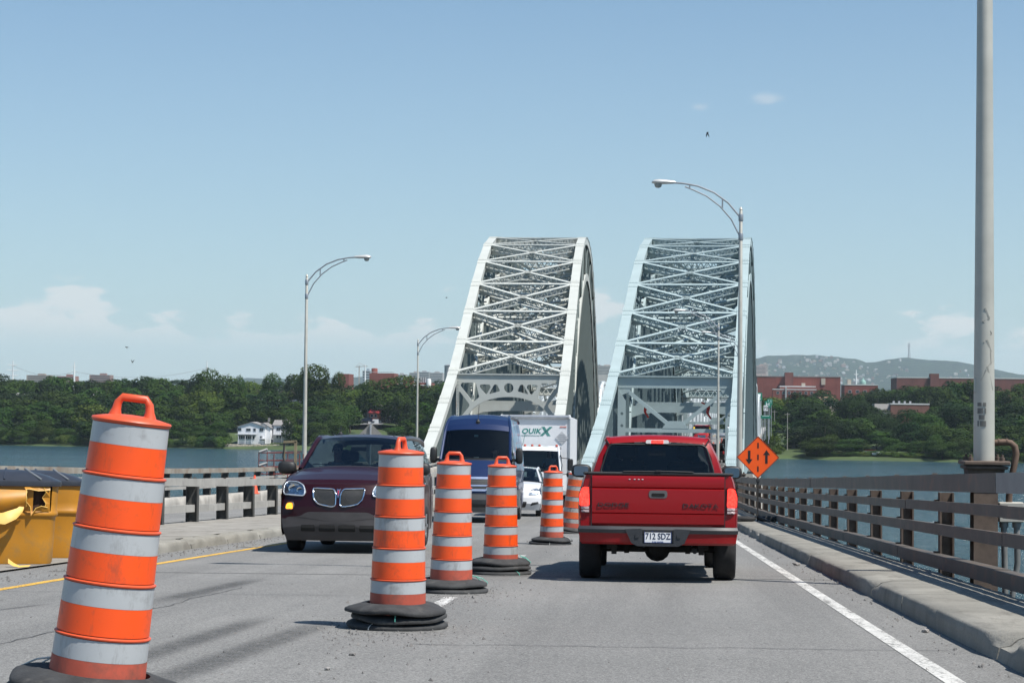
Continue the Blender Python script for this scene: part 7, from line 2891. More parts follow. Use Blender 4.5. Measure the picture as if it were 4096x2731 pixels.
def crown_mesh(seed, m, n=2600, shape='round', leaf=0.055):
    """crown in a unit box: height 1, about 0.8 wide, base at z=0"""
    rnd = random.Random(seed)
    lobes = []
    if shape == 'round':
        for k in range(15):
            a = rnd.uniform(0, 6.28)
            rr = rnd.uniform(0.0, 0.27)
            z = rnd.uniform(0.2, 0.80)
            w = 1.0 - abs(z - 0.45) * 0.9
            lobes.append((rr * w * math.cos(a), rr * w * math.sin(a), z, rnd.uniform(0.12, 0.21) * (0.75 + 0.4 * w)))
    elif shape == 'tall':
        for k in range(15):
            a = rnd.uniform(0, 6.28)
            z = rnd.uniform(0.12, 0.88)
            rr = rnd.uniform(0, 0.16) * (1.1 - z * 0.7)
            lobes.append((rr * math.cos(a), rr * math.sin(a), z, rnd.uniform(0.10, 0.16) * (1.2 - z * 0.5)))
    else:                                    # bush: low and wide
        for k in range(16):
            a = rnd.uniform(0, 6.28)
            rr = rnd.uniform(0.05, 0.48)
            z = rnd.uniform(0.15, 0.62) * (1.1 - rr * 0.8)
            lobes.append((rr * math.cos(a), rr * math.sin(a), z, rnd.uniform(0.16, 0.27)))
    wts = [l[3] ** 2 for l in lobes]
    mb = MB()
    cnt = 0
    while cnt < n:
        l = rnd.choices(lobes, wts)[0]
        v = Vector((rnd.gauss(0, 1), rnd.gauss(0, 1), rnd.gauss(0, 1))).normalized()
        if v.z < -0.5 and rnd.random() < 0.7:
            continue
        bumpy = 1 + 0.22 * mnoise.noise((v.x * 2.6 + l[0] * 9, v.y * 2.6 + l[1] * 9, v.z * 2.6 + seed))
        p = Vector(l[:3]) + v * l[3] * bumpy * rnd.uniform(0.78, 1.04)
        deep = False
        for q in lobes:
            if q is not l and (p - Vector(q[:3])).length < q[3] * 0.66:
                deep = True
                break
        if deep:
            continue
        nrm = (v + Vector((rnd.gauss(0, .32), rnd.gauss(0, .32), rnd.gauss(0, .32) + 0.15))).normalized()
        x = nrm.cross(Vector((rnd.gauss(0, 1), rnd.gauss(0, 1), rnd.gauss(0, 1)))).normalized()
        y = nrm.cross(x)
        s = leaf * rnd.uniform(0.45, 1.1)
        o = p
        mb.add([o - x * s * .5, o - y * s * .42 + nrm * s * .1, o + x * s * .55, o + y * s * .4 + nrm * s * .08], [(0, 1, 2, 3)])
        cnt += 1
    me = bpy.data.meshes.new('crown')
    me.from_pydata(mb.v, [], mb.f)
    me.materials.append(m)
    return me


def trunk_mesh(seed):
    rnd = random.Random(seed)
    mb = MB()
    mb.tube([(0, 0, -0.12), (0.005, 0, 0.1), (rnd.uniform(-.02, .02), rnd.uniform(-.02, .02), 0.35), (rnd.uniform(-.03, .03), rnd.uniform(-.03, .03), 0.7)], [0.034, 0.026, 0.018, 0.006], 7)
    for k in range(5):
        a = rnd.uniform(0, 6.28)
        z = rnd.uniform(0.22, 0.45)
        L = rnd.uniform(0.18, 0.3)
        mb.tube([(0, 0, z), (L * .5 * math.cos(a), L * .5 * math.sin(a), z + L * .5), (L * math.cos(a), L * math.sin(a), z + L * .9)], [0.012, 0.008, 0.003], 5)
    me = bpy.data.meshes.new('trunk')
    me.from_pydata(mb.v, [], mb.f)
    me.shade_smooth()
    me.materials.append(BARK)
    return me


CROWNS = {'round': [crown_mesh(s, m, 2600) for s, m in ((1, LEAF), (2, LEAF), (3, LEAF_D), (4, LEAF), (5, LEAF_D), (6, LEAF_L), (7, LEAF))],
          'tall': [crown_mesh(s, m, 2000, 'tall', 0.05) for s, m in ((11, LEAF), (12, LEAF_D), (13, LEAF_L))],
          'bush': [crown_mesh(s, m, 2300, 'bush', 0.07) for s, m in ((21, LEAF), (22, LEAF_L), (23, LEAF_D), (24, LEAF_L))]}
TRUNKS = [trunk_mesh(s) for s in range(4)]
BIGC = [crown_mesh(s, m, 6000, 'round', 0.038) for s, m in ((31, LEAF), (32, LEAF_D), (33, LEAF))]
TR = random.Random(99)


ORD = lambda n: '%d%s' % (n, 'th' if 10 <= n % 100 <= 20 else {1: 'st', 2: 'nd', 3: 'rd'}.get(n % 10, 'th'))
ROWN = {}


def rowlab(row, what='tree'):
    ROWN[row] = ROWN.get(row, 0) + 1
    return '%s %s from the left in the %s' % (ORD(ROWN[row]), what, row)


def tree(px, py_top, d, width=None, kind='round', label=None, group=None, big=False, name='tree', pick=None):
    base = at(px, 1700, d)
    gz = ground_z(base.x, base.y)
    topz = at(px, py_top, d).z
    H = max(1.5, topz - gz)
    r = thing(name, label or 'leafy green tree in the dense wood on the far bank', 'bush' if kind == 'bush' else 'tree', (base.x, base.y, gz), TR.uniform(0, 6.28), group or 'trees on the far bank')
    cs = BIGC if big else CROWNS[kind]
    me = cs[pick % len(cs)] if pick is not None else TR.choice(cs)
    c = link('crown', me, r)
    w = width if width else H * TR.uniform(0.85, 1.15)
    f = 0.8 if kind == 'round' else (0.5 if kind == 'tall' else 1.3)
    z0 = 0.02 if kind == 'bush' else TR.uniform(0.04, 0.1)
    if kind == 'bush':
        c.scale = (w / f, w / f, H * 1.05)
        c.location = (0, 0, -0.04 * H)
    else:
        c.scale = (w / f, w / f, H * (1.05 - z0))
        c.location = (0, 0, H * z0 * 0.6 - 0.03 * H)
        t_ = link('trunk', TR.choice(TRUNKS), r)
        t_.scale = (H, H, H)
    return r


def shore_d(px):
    return lerp(684, 578, px / 4096)


# --- left bank: skyline trees whose tops are read off the photograph
sky_l = [(-60, 1500), (0, 1494), (45, 1502), (95, 1512), (130, 1508), (175, 1512), (219, 1489), (262, 1500), (330, 1512), (365, 1509), (418, 1507), (459, 1497), (490, 1509), (535, 1509), (571, 1494), (606, 1487), (640, 1501), (690, 1514), (742, 1510),
         (1000, 1512), (1175, 1485), (1400, 1532), (1452, 1524), (1660, 1545), (1700, 1538), (1742, 1518), (1790, 1508), (1830, 1515)]
GL = 'trees on the left far bank'
for px, y in sky_l:
    tree(px, y, TR.uniform(800, 860), TR.uniform(13, 18), label=rowlab('skyline row of the left bank wood'), group=GL)
specials = [(857, 1457, 770, 20, 'broad tall tree with a round top above the left wood, second highest there'), (790, 1488, 780, 14, 'tree leaning against the left side of the broad tall tree'), (945, 1487, 775, 9, 'slim tree just right of the broad tall tree on the left bank'),
            (1075, 1484, 765, 13.5, 'stand-alone round tree left of the first lamp post'), (1270, 1449, 760, 22, 'highest tree of the left bank, right of the first lamp post'), (1210, 1472, 765, 12, 'tree half behind the first lamp post'), (1345, 1480, 765, 10, 'tree on the right shoulder of the highest left tree'),
            (1555, 1496, 740, 26, 'very broad dark crowned tree left of the second lamp post'), (1480, 1512, 745, 15, 'tree on the left flank of the very broad dark tree')]
for px, y, d, w, lab in specials:
    tree(px, y, d, w, label=lab, group=GL, big=True)
# middle and front layers of the left wood
for row, (dd, ylo, yhi, step, wlo, whi) in enumerate(((110, 1535, 1570, 84, 15, 20), (66, 1568, 1606, 76, 13, 18), (34, 1604, 1650, 68, 11, 15), (11, 1655, 1708, 56, 9, 13))):
    px = -60
    nm = ('upper', 'middle', 'lower', 'waterside')[row] + ' row of the left bank wood'
    while px < 1830:
        skip = (880 < px < 1165 and row >= 2) or (1380 < px < 1660 and row >= 1)
        if not skip:
            tree(px + TR.uniform(-14, 14), TR.uniform(ylo, yhi), shore_d(px) + dd + TR.uniform(-8, 8), TR.uniform(wlo, whi), 'round' if TR.random() < 0.85 else 'tall', label=rowlab(nm), group=GL, big=(row == 3))
        px += step * TR.uniform(0.8, 1.2)
px = -60
while px < 900:
    tree(px, TR.uniform(1715, 1750), shore_d(px) + 3.5, TR.uniform(6, 9), 'bush', label=rowlab('low growth at the left water edge', 'bush'), group='bushes at the left water edge', name='bush')
    px += TR.uniform(34, 48)
# around the houses and the street opening
for px, y, d, w, lab in ((1160, 1655, 664, 7, 'dense tree hiding the right part of the second white house'), (1205, 1690, 662, 8, 'tree reaching the water right of the white houses'), (1270, 1640, 684, 12, 'dark tree at the water behind the roof of the minivan, left'), (1340, 1650, 684, 12, 'dark tree at the water behind the roof of the minivan, right'),
                        (1310, 1590, 700, 14, 'large tree between the first lamp post and the red roofed house'), (1400, 1600, 705, 9, 'tree standing left of the red roofed house'), (900, 1640, 700, 9, 'tree behind the left gable of the first white house'), (960, 1628, 712, 12, 'dark tree directly behind the first white house'), (1030, 1625, 715, 12, 'dark tree behind the ridge of the first white house'), (1100, 1630, 712, 11, 'dark tree between the two white houses'), (1160, 1620, 712, 11, 'dark tree behind the second white house'),
                        (1600, 1560, 720, 11, 'tree right of the street, left of the second lamp post'), (1640, 1600, 700, 10, 'tree close to the right of the second lamp post base'), (1700, 1585, 705, 12, 'tree right of the second lamp post, left of the white bridge foot'), (1760, 1575, 705, 12, 'tree touching the white bridge foot from the left'), (1820, 1600, 700, 12, 'tree just behind the white bridge foot'), (1590, 1700, 676, 12, 'low spreading tree in front of the street, near the water'), (1660, 1690, 672, 11, 'low spreading tree by the water under the second lamp post'), (1740, 1690, 668, 11, 'low tree by the water beside the white bridge foot')):
    tree(px, y, d, w, label=lab, group=GL)
for px, y, d, w in ((1165, 1745, 668, 5), (1220, 1740, 664, 6), (1280, 1735, 662, 6), (1340, 1738, 660, 6), (1400, 1745, 659, 6)):
    tree(px, y, d, w, 'bush', label=rowlab('low growth right of the white houses', 'bush'), group='bushes at the left water edge', name='bush')

# --- strip between and behind the bridges
GM = 'trees seen through and between the bridges'
for px in range(1900, 3080, 74):
    tree(px, TR.uniform(1560, 1600), TR.uniform(690, 760), TR.uniform(16, 21), label=rowlab('back row glimpsed through the bridge steelwork'), group=GM)
for px in range(1880, 3060, 84):
    tree(px, TR.uniform(1630, 1690), shore_d(px) + TR.uniform(8, 40), TR.uniform(13, 16), label=rowlab('front row glimpsed through the bridge steelwork'), group=GM)

# --- right bank
GR = 'trees on the right far bank'
sky_r = [(3080, 1577), (3125, 1598), (3158, 1580), (3192, 1563), (3232, 1576), (3286, 1556), (3400, 1566), (3440, 1560), (3478, 1556), (3510, 1548), (3540, 1539), (3575, 1548), (3605, 1553), (3632, 1537), (3678, 1519), (3716, 1538), (3756, 1537), (3805, 1519), (3843, 1503), (3885, 1504), (3930, 1515), (3985, 1552), (4036, 1543), (4087, 1524), (4140, 1520)]
for px, y in sky_r:
    tree(px, y, TR.uniform(730, 790), TR.uniform(12, 16), label=rowlab('skyline row of the right bank wood'), group=GR)
for row, (dd, ylo, yhi, step, wlo, whi) in enumerate(((92, 1585, 1622, 74, 13, 18), (52, 1622, 1668, 68, 12, 16), (24, 1672, 1720, 60, 10, 14), (8, 1725, 1768, 50, 7, 10))):
    px = 3070
    nm = ('upper', 'middle', 'lower', 'waterside')[row] + ' row of the right bank wood'
    while px < 4170:
        open_ = (px < 3195 and row >= 1) or (3250 < px < 3390 and row == 0) or (3500 < px < 3600 and row in (0, 1)) or (3600 < px < 3720 and row == 0) or (3450 < px < 3560 and row >= 3) or (px < 3240 and row >= 3)
        if not open_:
            tree(px + TR.uniform(-14, 14), TR.uniform(ylo, yhi), shore_d(px) + dd + TR.uniform(-6, 6), TR.uniform(wlo, whi), 'round' if TR.random() < 0.85 else 'tall', label=rowlab(nm), group=GR, big=(row == 3))
        px += step * TR.uniform(0.8, 1.2)
for px, y, d, w, lab in ((3270, 1600, 655, 17, 'big tree left of the flat roofed block on the right bank'), (3430, 1585, 660, 19, 'broad round tree in front of the flat roofed block'), (3700, 1640, 625, 19, 'broad tree below the brick building on the right bank'), (3560, 1660, 618, 13, 'tree between the moored boat and the brick building'), (3850, 1600, 640, 20, 'large dense tree left of the big lamp post'), (4050, 1600, 640, 20, 'large dense tree right of the big lamp post'), (3300, 1655, 612, 13, 'dark tree above the right bank water, nearest the bridge')):
    tree(px, y, d, w, label=lab, group=GR, big=True)
px = 3085
while px < 4180:
    tree(px, TR.uniform(1795, 1820) if px > 3250 else TR.uniform(1700, 1780), shore_d(px) + (4 if px > 3230 else TR.uniform(6, 34)), TR.uniform(4, 7), 'bush', label=rowlab('pale growth along the right water edge', 'bush'), group='bushes on the right bank', name='bush', pick=TR.choice((1, 3, 0)))
    px += TR.uniform(18, 28)
# a few trees at the back, hazy
for px in list(range(-60, 1900, 130)) + list(range(3080, 4200, 150)):
    tree(px + TR.uniform(-20, 20), (1516 if px < 1900 else 1580) + TR.uniform(-6, 10), TR.uniform(1150, 1500), TR.uniform(24, 34), label=rowlab('hazy row far behind the riverside wood'), group='hazy trees far back', pick=2)

# ------------------------------------------------------------------ far buildings
BR = seamed('factory_brick', (0.17, 0.046, 0.036), (0.215, 0.062, 0.046), 1)
BR_D = seamed('dark_factory_brick', (0.12, 0.045, 0.038), (0.155, 0.055, 0.045), 1)
ROOFW = mat('pale_roof', (0.55, 0.55, 0.54), 0.8)
ROOFG = mat('grey_shingle', (0.22, 0.21, 0.20), 0.9, var=0.15)
ROOFB = mat('brown_shingle', (0.30, 0.20, 0.13), 0.9, var=0.12)
ROOFR = mat('red_roof', (0.50, 0.05, 0.06), 0.7, var=0.1)
SIDING = mat('white_siding', (0.70, 0.71, 0.72), 0.7, var=0.05)
STUCCO = mat('beige_wall', (0.42, 0.36, 0.30), 0.85, var=0.08)
WING = mat('window_pane', (0.03, 0.04, 0.05), 0.1, var=0.3, scale=2)
WFR = mat('window_frame', (0.6, 0.6, 0.6), 0.6)
SHADEC = mat('grey_metal_trim', (0.32, 0.33, 0.34), 0.6)


def block(root, name, c, s, m):
    return MB().box(c, s).build(name, m, root)


def win(parent, x, z, w, h, y=0.0):
    f = MB().box((x, y - 0.04, z), (w + 0.16, 0.10, h + 0.16)).build('window', WFR, parent)
    MB().box((x, y - 0.08, z), (w, 0.06, h)).build('pane', WING, f)
    return f


def spot(px, py, d):
    return at(px, py, d)


# brick factories on the right
p = spot(3195, 1560, 1100)
u = 1100 / 7800.0                      # metres per photo pixel there
gz = ground_z(p.x, p.y)
fa = thing('factory', 'long red brick factory with a square tower, right of the pale blue bridge', 'factory', (p.x, p.y, gz))
Z = lambda py, d=1100, px=3195: at(px, py, d).z - gz
wl_ = block(fa, 'wall', (0, 18, (Z(1507)) / 2), (330 * u, 36, Z(1507)), BR)
block(wl_, 'roof_coping', (0, 18, Z(1507) + 0.2), (331 * u, 36.4, 0.5), ROOFG)
tw = block(fa, 'stair_tower', ((3155 - 3195) * u, -0.4, Z(1490) / 2), (33 * u, 6, Z(1490)), BR_D)
pb2 = block(fa, 'wall_panel', ((3292 - 3195) * u, -0.25, (Z(1512) + Z(1538)) / 2), (16 * u, 0.5, Z(1512) - Z(1538)), STUCCO)
lw = block(fa, 'low_wing', ((3185 - 3195) * u, -6, Z(1548) / 2), (140 * u, 10, Z(1548)), BR)
block(lw, 'roof', ((3185 - 3195) * u, -6, Z(1548) + 0.2), (142 * u, 10.3, 0.5), ROOFW)
lw2 = block(fa, 'low_wing', ((3170 - 3195) * u, -13, Z(1560) / 2), (170 * u, 5, Z(1560)), BR)
block(lw2, 'roof', ((3170 - 3195) * u, -13, Z(1560) + 0.2), (172 * u, 5.3, 0.5), ROOFW)
block(fa, 'roof_duct', ((3136 - 3195) * u, -16, Z(1565) / 2 + 1), (6 * u, 1, Z(1548)), SHADEC)
for k in range(7):
    win(lw2, (3105 + k * 22 - 3195) * u, Z(1572), 9 * u, 10 * u, -15.6)
block(fa, 'roof_house', ((3210 - 3195) * u, -5, Z(1540)), (14 * u, 3, 2.2), STUCCO)
for k in range(8):
    block(fa, 'roof_vent', ((3050 + k * 38 - 3195) * u, 10, Z(1506) + 0.6), (0.8, 0.8, 1.3), SHADEC)

p = spot(3445, 1560, 1050)
u2 = 1050 / 7800.0
gz2 = ground_z(p.x, p.y)
fb = thing('factory', 'small red brick factory block between the two long ones', 'factory', (p.x, p.y, gz2))
h2 = at(3445, 1540, 1050).z - gz2
w2_ = block(fb, 'wall', (0, 9, h2 / 2), (132 * u2, 18, h2), BR)
block(w2_, 'roof_coping', (0, 9, h2 + 0.15), (133 * u2, 18.4, 0.4), ROOFW)
block(fb, 'roof_house', ((3400 - 3445) * u2, 5, h2 + 1.6), (15 * u2, 4, 3.2), STUCCO)
for k in range(4):
    win(w2_, (3400 + k * 30 - 3445) * u2, h2 - 3.5, 1.6, 1.4, 0)

p = spot(3850, 1560, 1150)
u3 = 1150 / 7800.0
gz3 = ground_z(p.x, p.y)
fc = thing('factory', 'dark brick factory behind the trees, crossed by the big lamp post', 'factory', (p.x, p.y, gz3))
h3 = at(3850, 1513, 1150).z - gz3
w3_ = block(fc, 'wall', (0, 14, h3 / 2), (520 * u3, 28, h3), BR_D)
block(w3_, 'roof_coping', (0, 14, h3 + 0.2), (521 * u3, 28.4, 0.5), ROOFW)
block(fc, 'stair_tower', ((3738 - 3850) * u3, 1, h3 / 2 + 1.3), (34 * u3, 6, h3 + 2.6), BR_D)

# brick factory on the left
p = spot(1510, 1530, 1200)
u4 = 1200 / 7800.0
gz4 = ground_z(p.x, p.y)
fd = thing('factory', 'red brick factory with a round tower above the left trees', 'factory', (p.x, p.y, gz4))
Z4 = lambda py, px=1510: at(px, py, 1200).z - gz4
block(fd, 'wall', ((1527 - 1510) * u4, 10, Z4(1492) / 2), (100 * u4, 20, Z4(1492)), BR)
MB().lathe([(12.5 * u4, 0), (12.5 * u4, Z4(1474)), (11 * u4, Z4(1472)), (0, Z4(1471))], 20, ((1492 - 1510) * u4, 6, 0)).build('round_tower', BR, fd, smooth=40)
block(fd, 'roof_railing', ((1525 - 1510) * u4, 0.2, Z4(1488)), (96 * u4, 0.3, 0.3), SHADEC)
block(fd, 'wall', ((1372 - 1510) * u4, 10, Z4(1496) / 2), (44 * u4, 20, Z4(1496)), BR)
fe = thing('factory', 'lower red brick factory with a white tank left of the white bridge', 'factory', at(1670, 1540, 1000))
gz5 = ground_z(fe.location.x, fe.location.y)
fe.location.z = gz5
u5 = 1000 / 7800.0
Z5 = lambda py: at(1670, py, 1000).z - gz5
block(fe, 'wall', (0, 10, Z5(1530) / 2), (105 * u5, 20, Z5(1530)), BR)
block(fe, 'wall', ((1628 - 1670) * u5, 6, Z5(1508) / 2), (34 * u5, 10, Z5(1508)), BR)
block(fe, 'roof', (0, 2, Z5(1540)), (70 * u5, 6, 0.5), ROOFW)
tk_ = MB().lathe([(9.5 * u5, Z5(1548)), (9.5 * u5, Z5(1518)), (8 * u5, Z5(1515)), (0, Z5(1514))], 16, ((1716 - 1670) * u5, -1, 0)).build('white_tank', SIDING, fe, smooth=40)
for k in range(3):
    MB().tube([((1680 + 9 * k - 1670) * u5, 3, Z5(1532)), ((1680 + 9 * k - 1670) * u5, 3, Z5(1508))], 0.5, 8).build('roof_stack', SHADEC, fe)


def gable(root, cx, y0, w, dp, h, rh, wall, roof, axis='x', over=0.35):
    """gabled house body: front face at y0 facing the camera"""
    wb = MB()
    if axis == 'x':      # ridge runs left-right
        wb.prism([(y0, 0), (y0 + dp, 0), (y0 + dp, h), (y0 + dp / 2, h + rh), (y0, h)], cx - w / 2, cx + w / 2, lambda a, b, c: (c, a, b))
    else:                # gable faces the camera
        wb.prism([(cx - w / 2, 0), (cx + w / 2, 0), (cx + w / 2, h), (cx, h + rh), (cx - w / 2, h)], y0, y0 + dp, lambda a, b, c: (a, c, b))
    wo_ = wb.build('wall', wall, root)
    rb = MB()
    if axis == 'x':
        for sgn in (0, 1):
            a = (y0 - over, h - over * rh / (dp / 2)) if not sgn else (y0 + dp + over, h - over * rh / (dp / 2))
            rb.prism([a, (y0 + dp / 2, h + rh), (y0 + dp / 2, h + rh + 0.2), (a[0], a[1] + 0.2)], cx - w / 2 - over, cx + w / 2 + over, lambda p_, q_, c: (c, p_, q_))
    else:
        for sgn in (-1, 1):
            rb.prism([(cx + sgn * (w / 2 + over), h - over * rh / (w / 2)), (cx, h + rh), (cx, h + rh + 0.2), (cx + sgn * (w / 2 + over), h - over * rh / (w / 2) + 0.2)], y0 - over, y0 + dp + over, lambda p_, q_, c: (p_, c, q_))
    rb.build('roof', roof, root)
    return wo_


# the two white houses at the water
p = spot(1010, 1770, 668)
u6 = 668 / 7800.0
h1 = thing('house', 'white two storey house with a low gable standing at the water edge', 'house', (p.x, p.y, WATER_Z + 1.6))
X = lambda px: (px - 1010) * u6
gable(h1, X(1005), 0, 110 * u6, 9, 5.9, 1.5, SIDING, ROOFG, 'y')
w_ = gable(h1, X(1050), 1.2, 56 * u6, 8, 5.7, 1.5, SIDING, ROOFG, 'y')
for x, z, a, b in ((957, 5.0, 1.3, 0.9), (993, 4.9, 1.5, 0.9), (1018, 4.9, 0.8, 1.0), (1042, 5.0, .6, 1.1), (1050, 5.0, .6, 1.1)):
    win(w_, X(x), z, a, b, -0.02)
for k in range(7):
    win(w_, X(957 + k * 9.5), 2.3, 0.62, 1.1, -0.02)
win(w_, X(1045), 2.2, 0.7, 1.2, -0.02)
block(h1, 'porch_roof', (X(985), -1.0, 3.3), (82 * u6, 2.4, 0.18), SHADEC)
for x in (958, 985, 1012):
    block(h1, 'porch_post', (X(x), -2.0, 1.6), (0.15, 0.15, 3.2), SIDING)
block(h1, 'balcony', (X(1068), -1.2, 1.9), (50 * u6, 2.4, 0.2), SIDING)
for k in range(8):
    block(h1, 'balcony_rail', (X(1044 + 7 * k), -2.3, 2.5), (0.07, 0.07, 1.1), SIDING)
block(h1, 'chimney', (X(1064), 5, 8.3), (0.7, 0.7, 1.4), ROOFG)
p = spot(1125, 1770, 672)
h2_ = thing('house', 'second white house partly hidden by a tree beside the first', 'house', (p.x, p.y, WATER_Z + 1.9))
w_ = gable(h2_, 0, 0, 5.6, 8, 6.2, 1.6, SIDING, ROOFG, 'x')
for x, z in ((-1.4, 4.9), (-0.7, 4.9), (-1.4, 2.3), (-.3, 2.3)):
    win(w_, x, z, 0.6, 1.0)
block(h2_, 'balcony', (0.5, -1.2, 2.9), (6.4, 2.4, 0.2), SHADEC)
for k in range(9):
    block(h2_, 'balcony_rail', (-2.5 + 0.75 * k, -2.3, 3.4), (0.07, 0.07, 1.0), SHADEC)
for x in (-2.4, 0.5, 3.4):
    block(h2_, 'porch_post', (x, -2.2, 1.4), (0.15, 0.15, 2.9), SHADEC)
block(h2_, 'chimney', (0.9, 4, 8.2), (0.6, 0.6, 1.3), ROOFG)
# stone retaining wall at the water
STONEW = concrete('retaining_wall_stone', (0.38, 0.34, 0.27), (0.48, 0.43, 0.35), (0.22, 0.19, 0.15))
p = spot(1030, 1790, 664)
rw = thing('retaining_wall', 'pale stone retaining wall at the water below the white houses', 'wall', (p.x, p.y, WATER_Z))
for k in range(22):
    wv_ = TR.uniform(0.9, 1.3)
    MB().bbox(((905 + k * 13 - 1030) * u6, TR.uniform(-.2, .2), 0.5), (12.4 * u6 + 0.05, 1.4, 2.0 + TR.uniform(-.5, .4)), 0.12).build('stone', STONEW, rw)
for k in range(24):
    block(rw, 'fence_picket', ((950 + k * 5.5 - 1030) * u6, 0.2, 2.2), (0.08, 0.08, 1.1), SIDING)
block(rw, 'fence_rail', ((1015 - 1030) * u6, 0.2, 2.75), (130 * u6, 0.08, 0.1), SIDING)

# red roofed house with a street and parked cars behind
p = spot(1497, 1680, 735)
u7 = 735 / 7800.0
gz6 = ground_z(p.x, p.y)
lift = at(1497, 1676, 735).z - gz6
h4 = thing('house', 'small brick house with a bright red hipped porch roof among trees', 'house', (p.x, p.y, gz6 + lift - 0.6))
block(h4, 'foundation', (0, 2, -3), (40 * u7, 9, 7.2), SIDING)
w_ = gable(h4, 0, 0, 40 * u7, 8, 3.2, 0.9, seamed('house_brick', (0.28, 0.10, 0.06), (0.33, 0.12, 0.08), 1), ROOFR, 'x')
rf = MB()
rf.add([(-2.3, -1.6, 3.0), (2.3, -1.6, 3.0), (2.3, 1.2, 3.0), (-2.3, 1.2, 3.0), (-1.1, -.2, 4.1), (1.1, -.2, 4.1)], [(0, 1, 5, 4), (1, 2, 5), (2, 3, 4, 5), (3, 0, 4), (3, 2, 1, 0)])
rf.build('porch_roof', ROOFR, h4)
gable(h4, -0.8, 5.5, 60 * u7, 8, 4.6, 2.6, ROOFG, ROOFG, 'x')
for x in (-.9, .5):
    win(w_, x, 1.9, 0.9, 1.0)
block(h4, 'foundation_window', (-.2, -2.55, -.3), (1.2, 0.1, 0.4), WING)
# street running up between the trees
gs = MB()
A0 = at(1480, 1700, 722)
B0 = at(1575, 1668, 800)
C0 = at(1600, 1655, 860)
rows = []
for P_, w2 in ((A0, 4.0), (A0.lerp(B0, .5), 3.5), (B0, 3.2), (C0, 3.0)):
    rows.append([P_ + Vector((-w2, 0, 0.25)), P_ + Vector((w2, 0, 0.25))])
gs.grid(rows)
tag(gs.build('side_street', mat('far_asphalt', (0.16, 0.16, 0.155), 0.9), smooth=180), kind='structure')
gk = MB()
gk.grid([[r[0] + Vector((-14, 0, -1.2)), r[0] + Vector((-.1, 0, -.1)), r[1] + Vector((.1, 0, -.1)), r[1] + Vector((16, 0, -1.5))] for r in rows])
gk.v = [tuple(v) for v in gk.v]
tag(gk.build('street_bank', GRASS, smooth=180), kind='structure')
carR = car_paint('far_red_paint', (0.42, 0.012, 0.02), .35, .1)
carB = car_paint('far_blue_paint', (0.02, 0.03, 0.07), .35, .2)
carW = car_paint('far_pale_paint', (0.5, 0.5, 0.5), .35, .1)
for px, py, d, paint, lab, rz in ((1465, 1687, 728, carB, 'dark blue car parked on the side street across the river', 1.5), (1583, 1675, 770, carR, 'red car on the side street across the river', 0.5), (1535, 1676, 745, carW, 'pale car parked in front of the red roofed house', 1.45)):
    q = at(px, py, d)
    r = small_suv(lab, paint, 0, 0, True)
    r.location = q
    r.rotation_euler = (0, 0, rz)

# buildings among the right-bank trees
p = spot(3308, 1600, 790)
gz7 = ground_z(p.x, p.y)
u8 = 790 / 7800.0
h5 = thing('house', 'house with a wide tan shingled roof showing above the right bank trees', 'house', (p.x, p.y, gz7))
hz5 = at(3308, 1604, 790).z - gz7
block(h5, 'wall', (0, 4, hz5 / 2), (86 * u8, 8, hz5), STUCCO)
rf = MB()
rf.add([(-48 * u8, -.6, hz5), (48 * u8, -.6, hz5), (48 * u8, 8.6, hz5), (-48 * u8, 8.6, hz5), (-26 * u8, 4, hz5 + 1.9), (26 * u8, 4, hz5 + 1.9)], [(0, 1, 5, 4), (1, 2, 5), (2, 3, 4, 5), (3, 0, 4), (3, 2, 1, 0)])
rf.build('roof', ROOFB, h5)
block(h5, 'dormer', (0, 1.5, hz5 + .7), (30 * u8, 3, 1.0), ROOFG)
p = spot(3590, 1660, 720)
gz8 = ground_z(p.x, p.y)
u9 = 720 / 7800.0
h6 = thing('apartment_block', 'flat roofed block with grey mansard and brick end on the right bank', 'building', (p.x, p.y, gz8))
zt = at(3590, 1615, 720).z - gz8
zm = at(3590, 1640, 720).z - gz8
block(h6, 'wall', ((3530 - 3590) * u9, 5, zm / 2), (62 * u9, 9, zm), STUCCO)
MB().prism([(-.5, zm), (9.5, zm), (9, zt), (1.0, zt)], (3500 - 3590) * u9, (3580 - 3590) * u9, lambda a, b, c: (c, a, b)).build('mansard_roof', ROOFG, h6)
w_ = block(h6, 'brick_wing', ((3637 - 3590) * u9, 3, zt / 2 - .2), (152 * u9, 9, zt - .4), seamed('block_brick', (0.16, 0.075, 0.055), (0.2, 0.09, 0.07), 1))
block(h6, 'roof_parapet', ((3637 - 3590) * u9, 3, zt), (154 * u9, 9.3, .5), ROOFW)
for k in range(4):
    win(h6, (3512 + k * 15 - 3590) * u9, zm - 2, .8, 1.2, 0.48)
    block(h6, 'roof_vent', ((3580 + k * 22 - 3590) * u9, 4, zt + .6), (.7, .7, 1.0), SHADEC)
for k in range(3):
    block(h6, 'balcony', ((3535 - 3590) * u9, -.4, zm - 1.2 - 2.6 * k), (24 * u9, 1.6, .15), SIDING)
p = spot(4010, 1640, 700)
gz9 = ground_z(p.x, p.y)
h7 = thing('house', 'pale house half hidden right of the big lamp post', 'house', (p.x, p.y, gz9))
z7 = at(4010, 1632, 700).z - gz9
w_ = block(h7, 'wall', (-1, 4, z7 / 2), (7, 8, z7), mat('pale_blue_wall', (0.42, 0.46, 0.48), 0.8))
block(h7, 'roof', (-1, 4, z7 + .2), (7.6, 8.6, .4), ROOFG)
for x in (-2.5, -.5, 1.2):
    win(w_, x, z7 - 1.6, .8, 1.1)
    win(w_, x, z7 - 4.6, .8, 1.1)
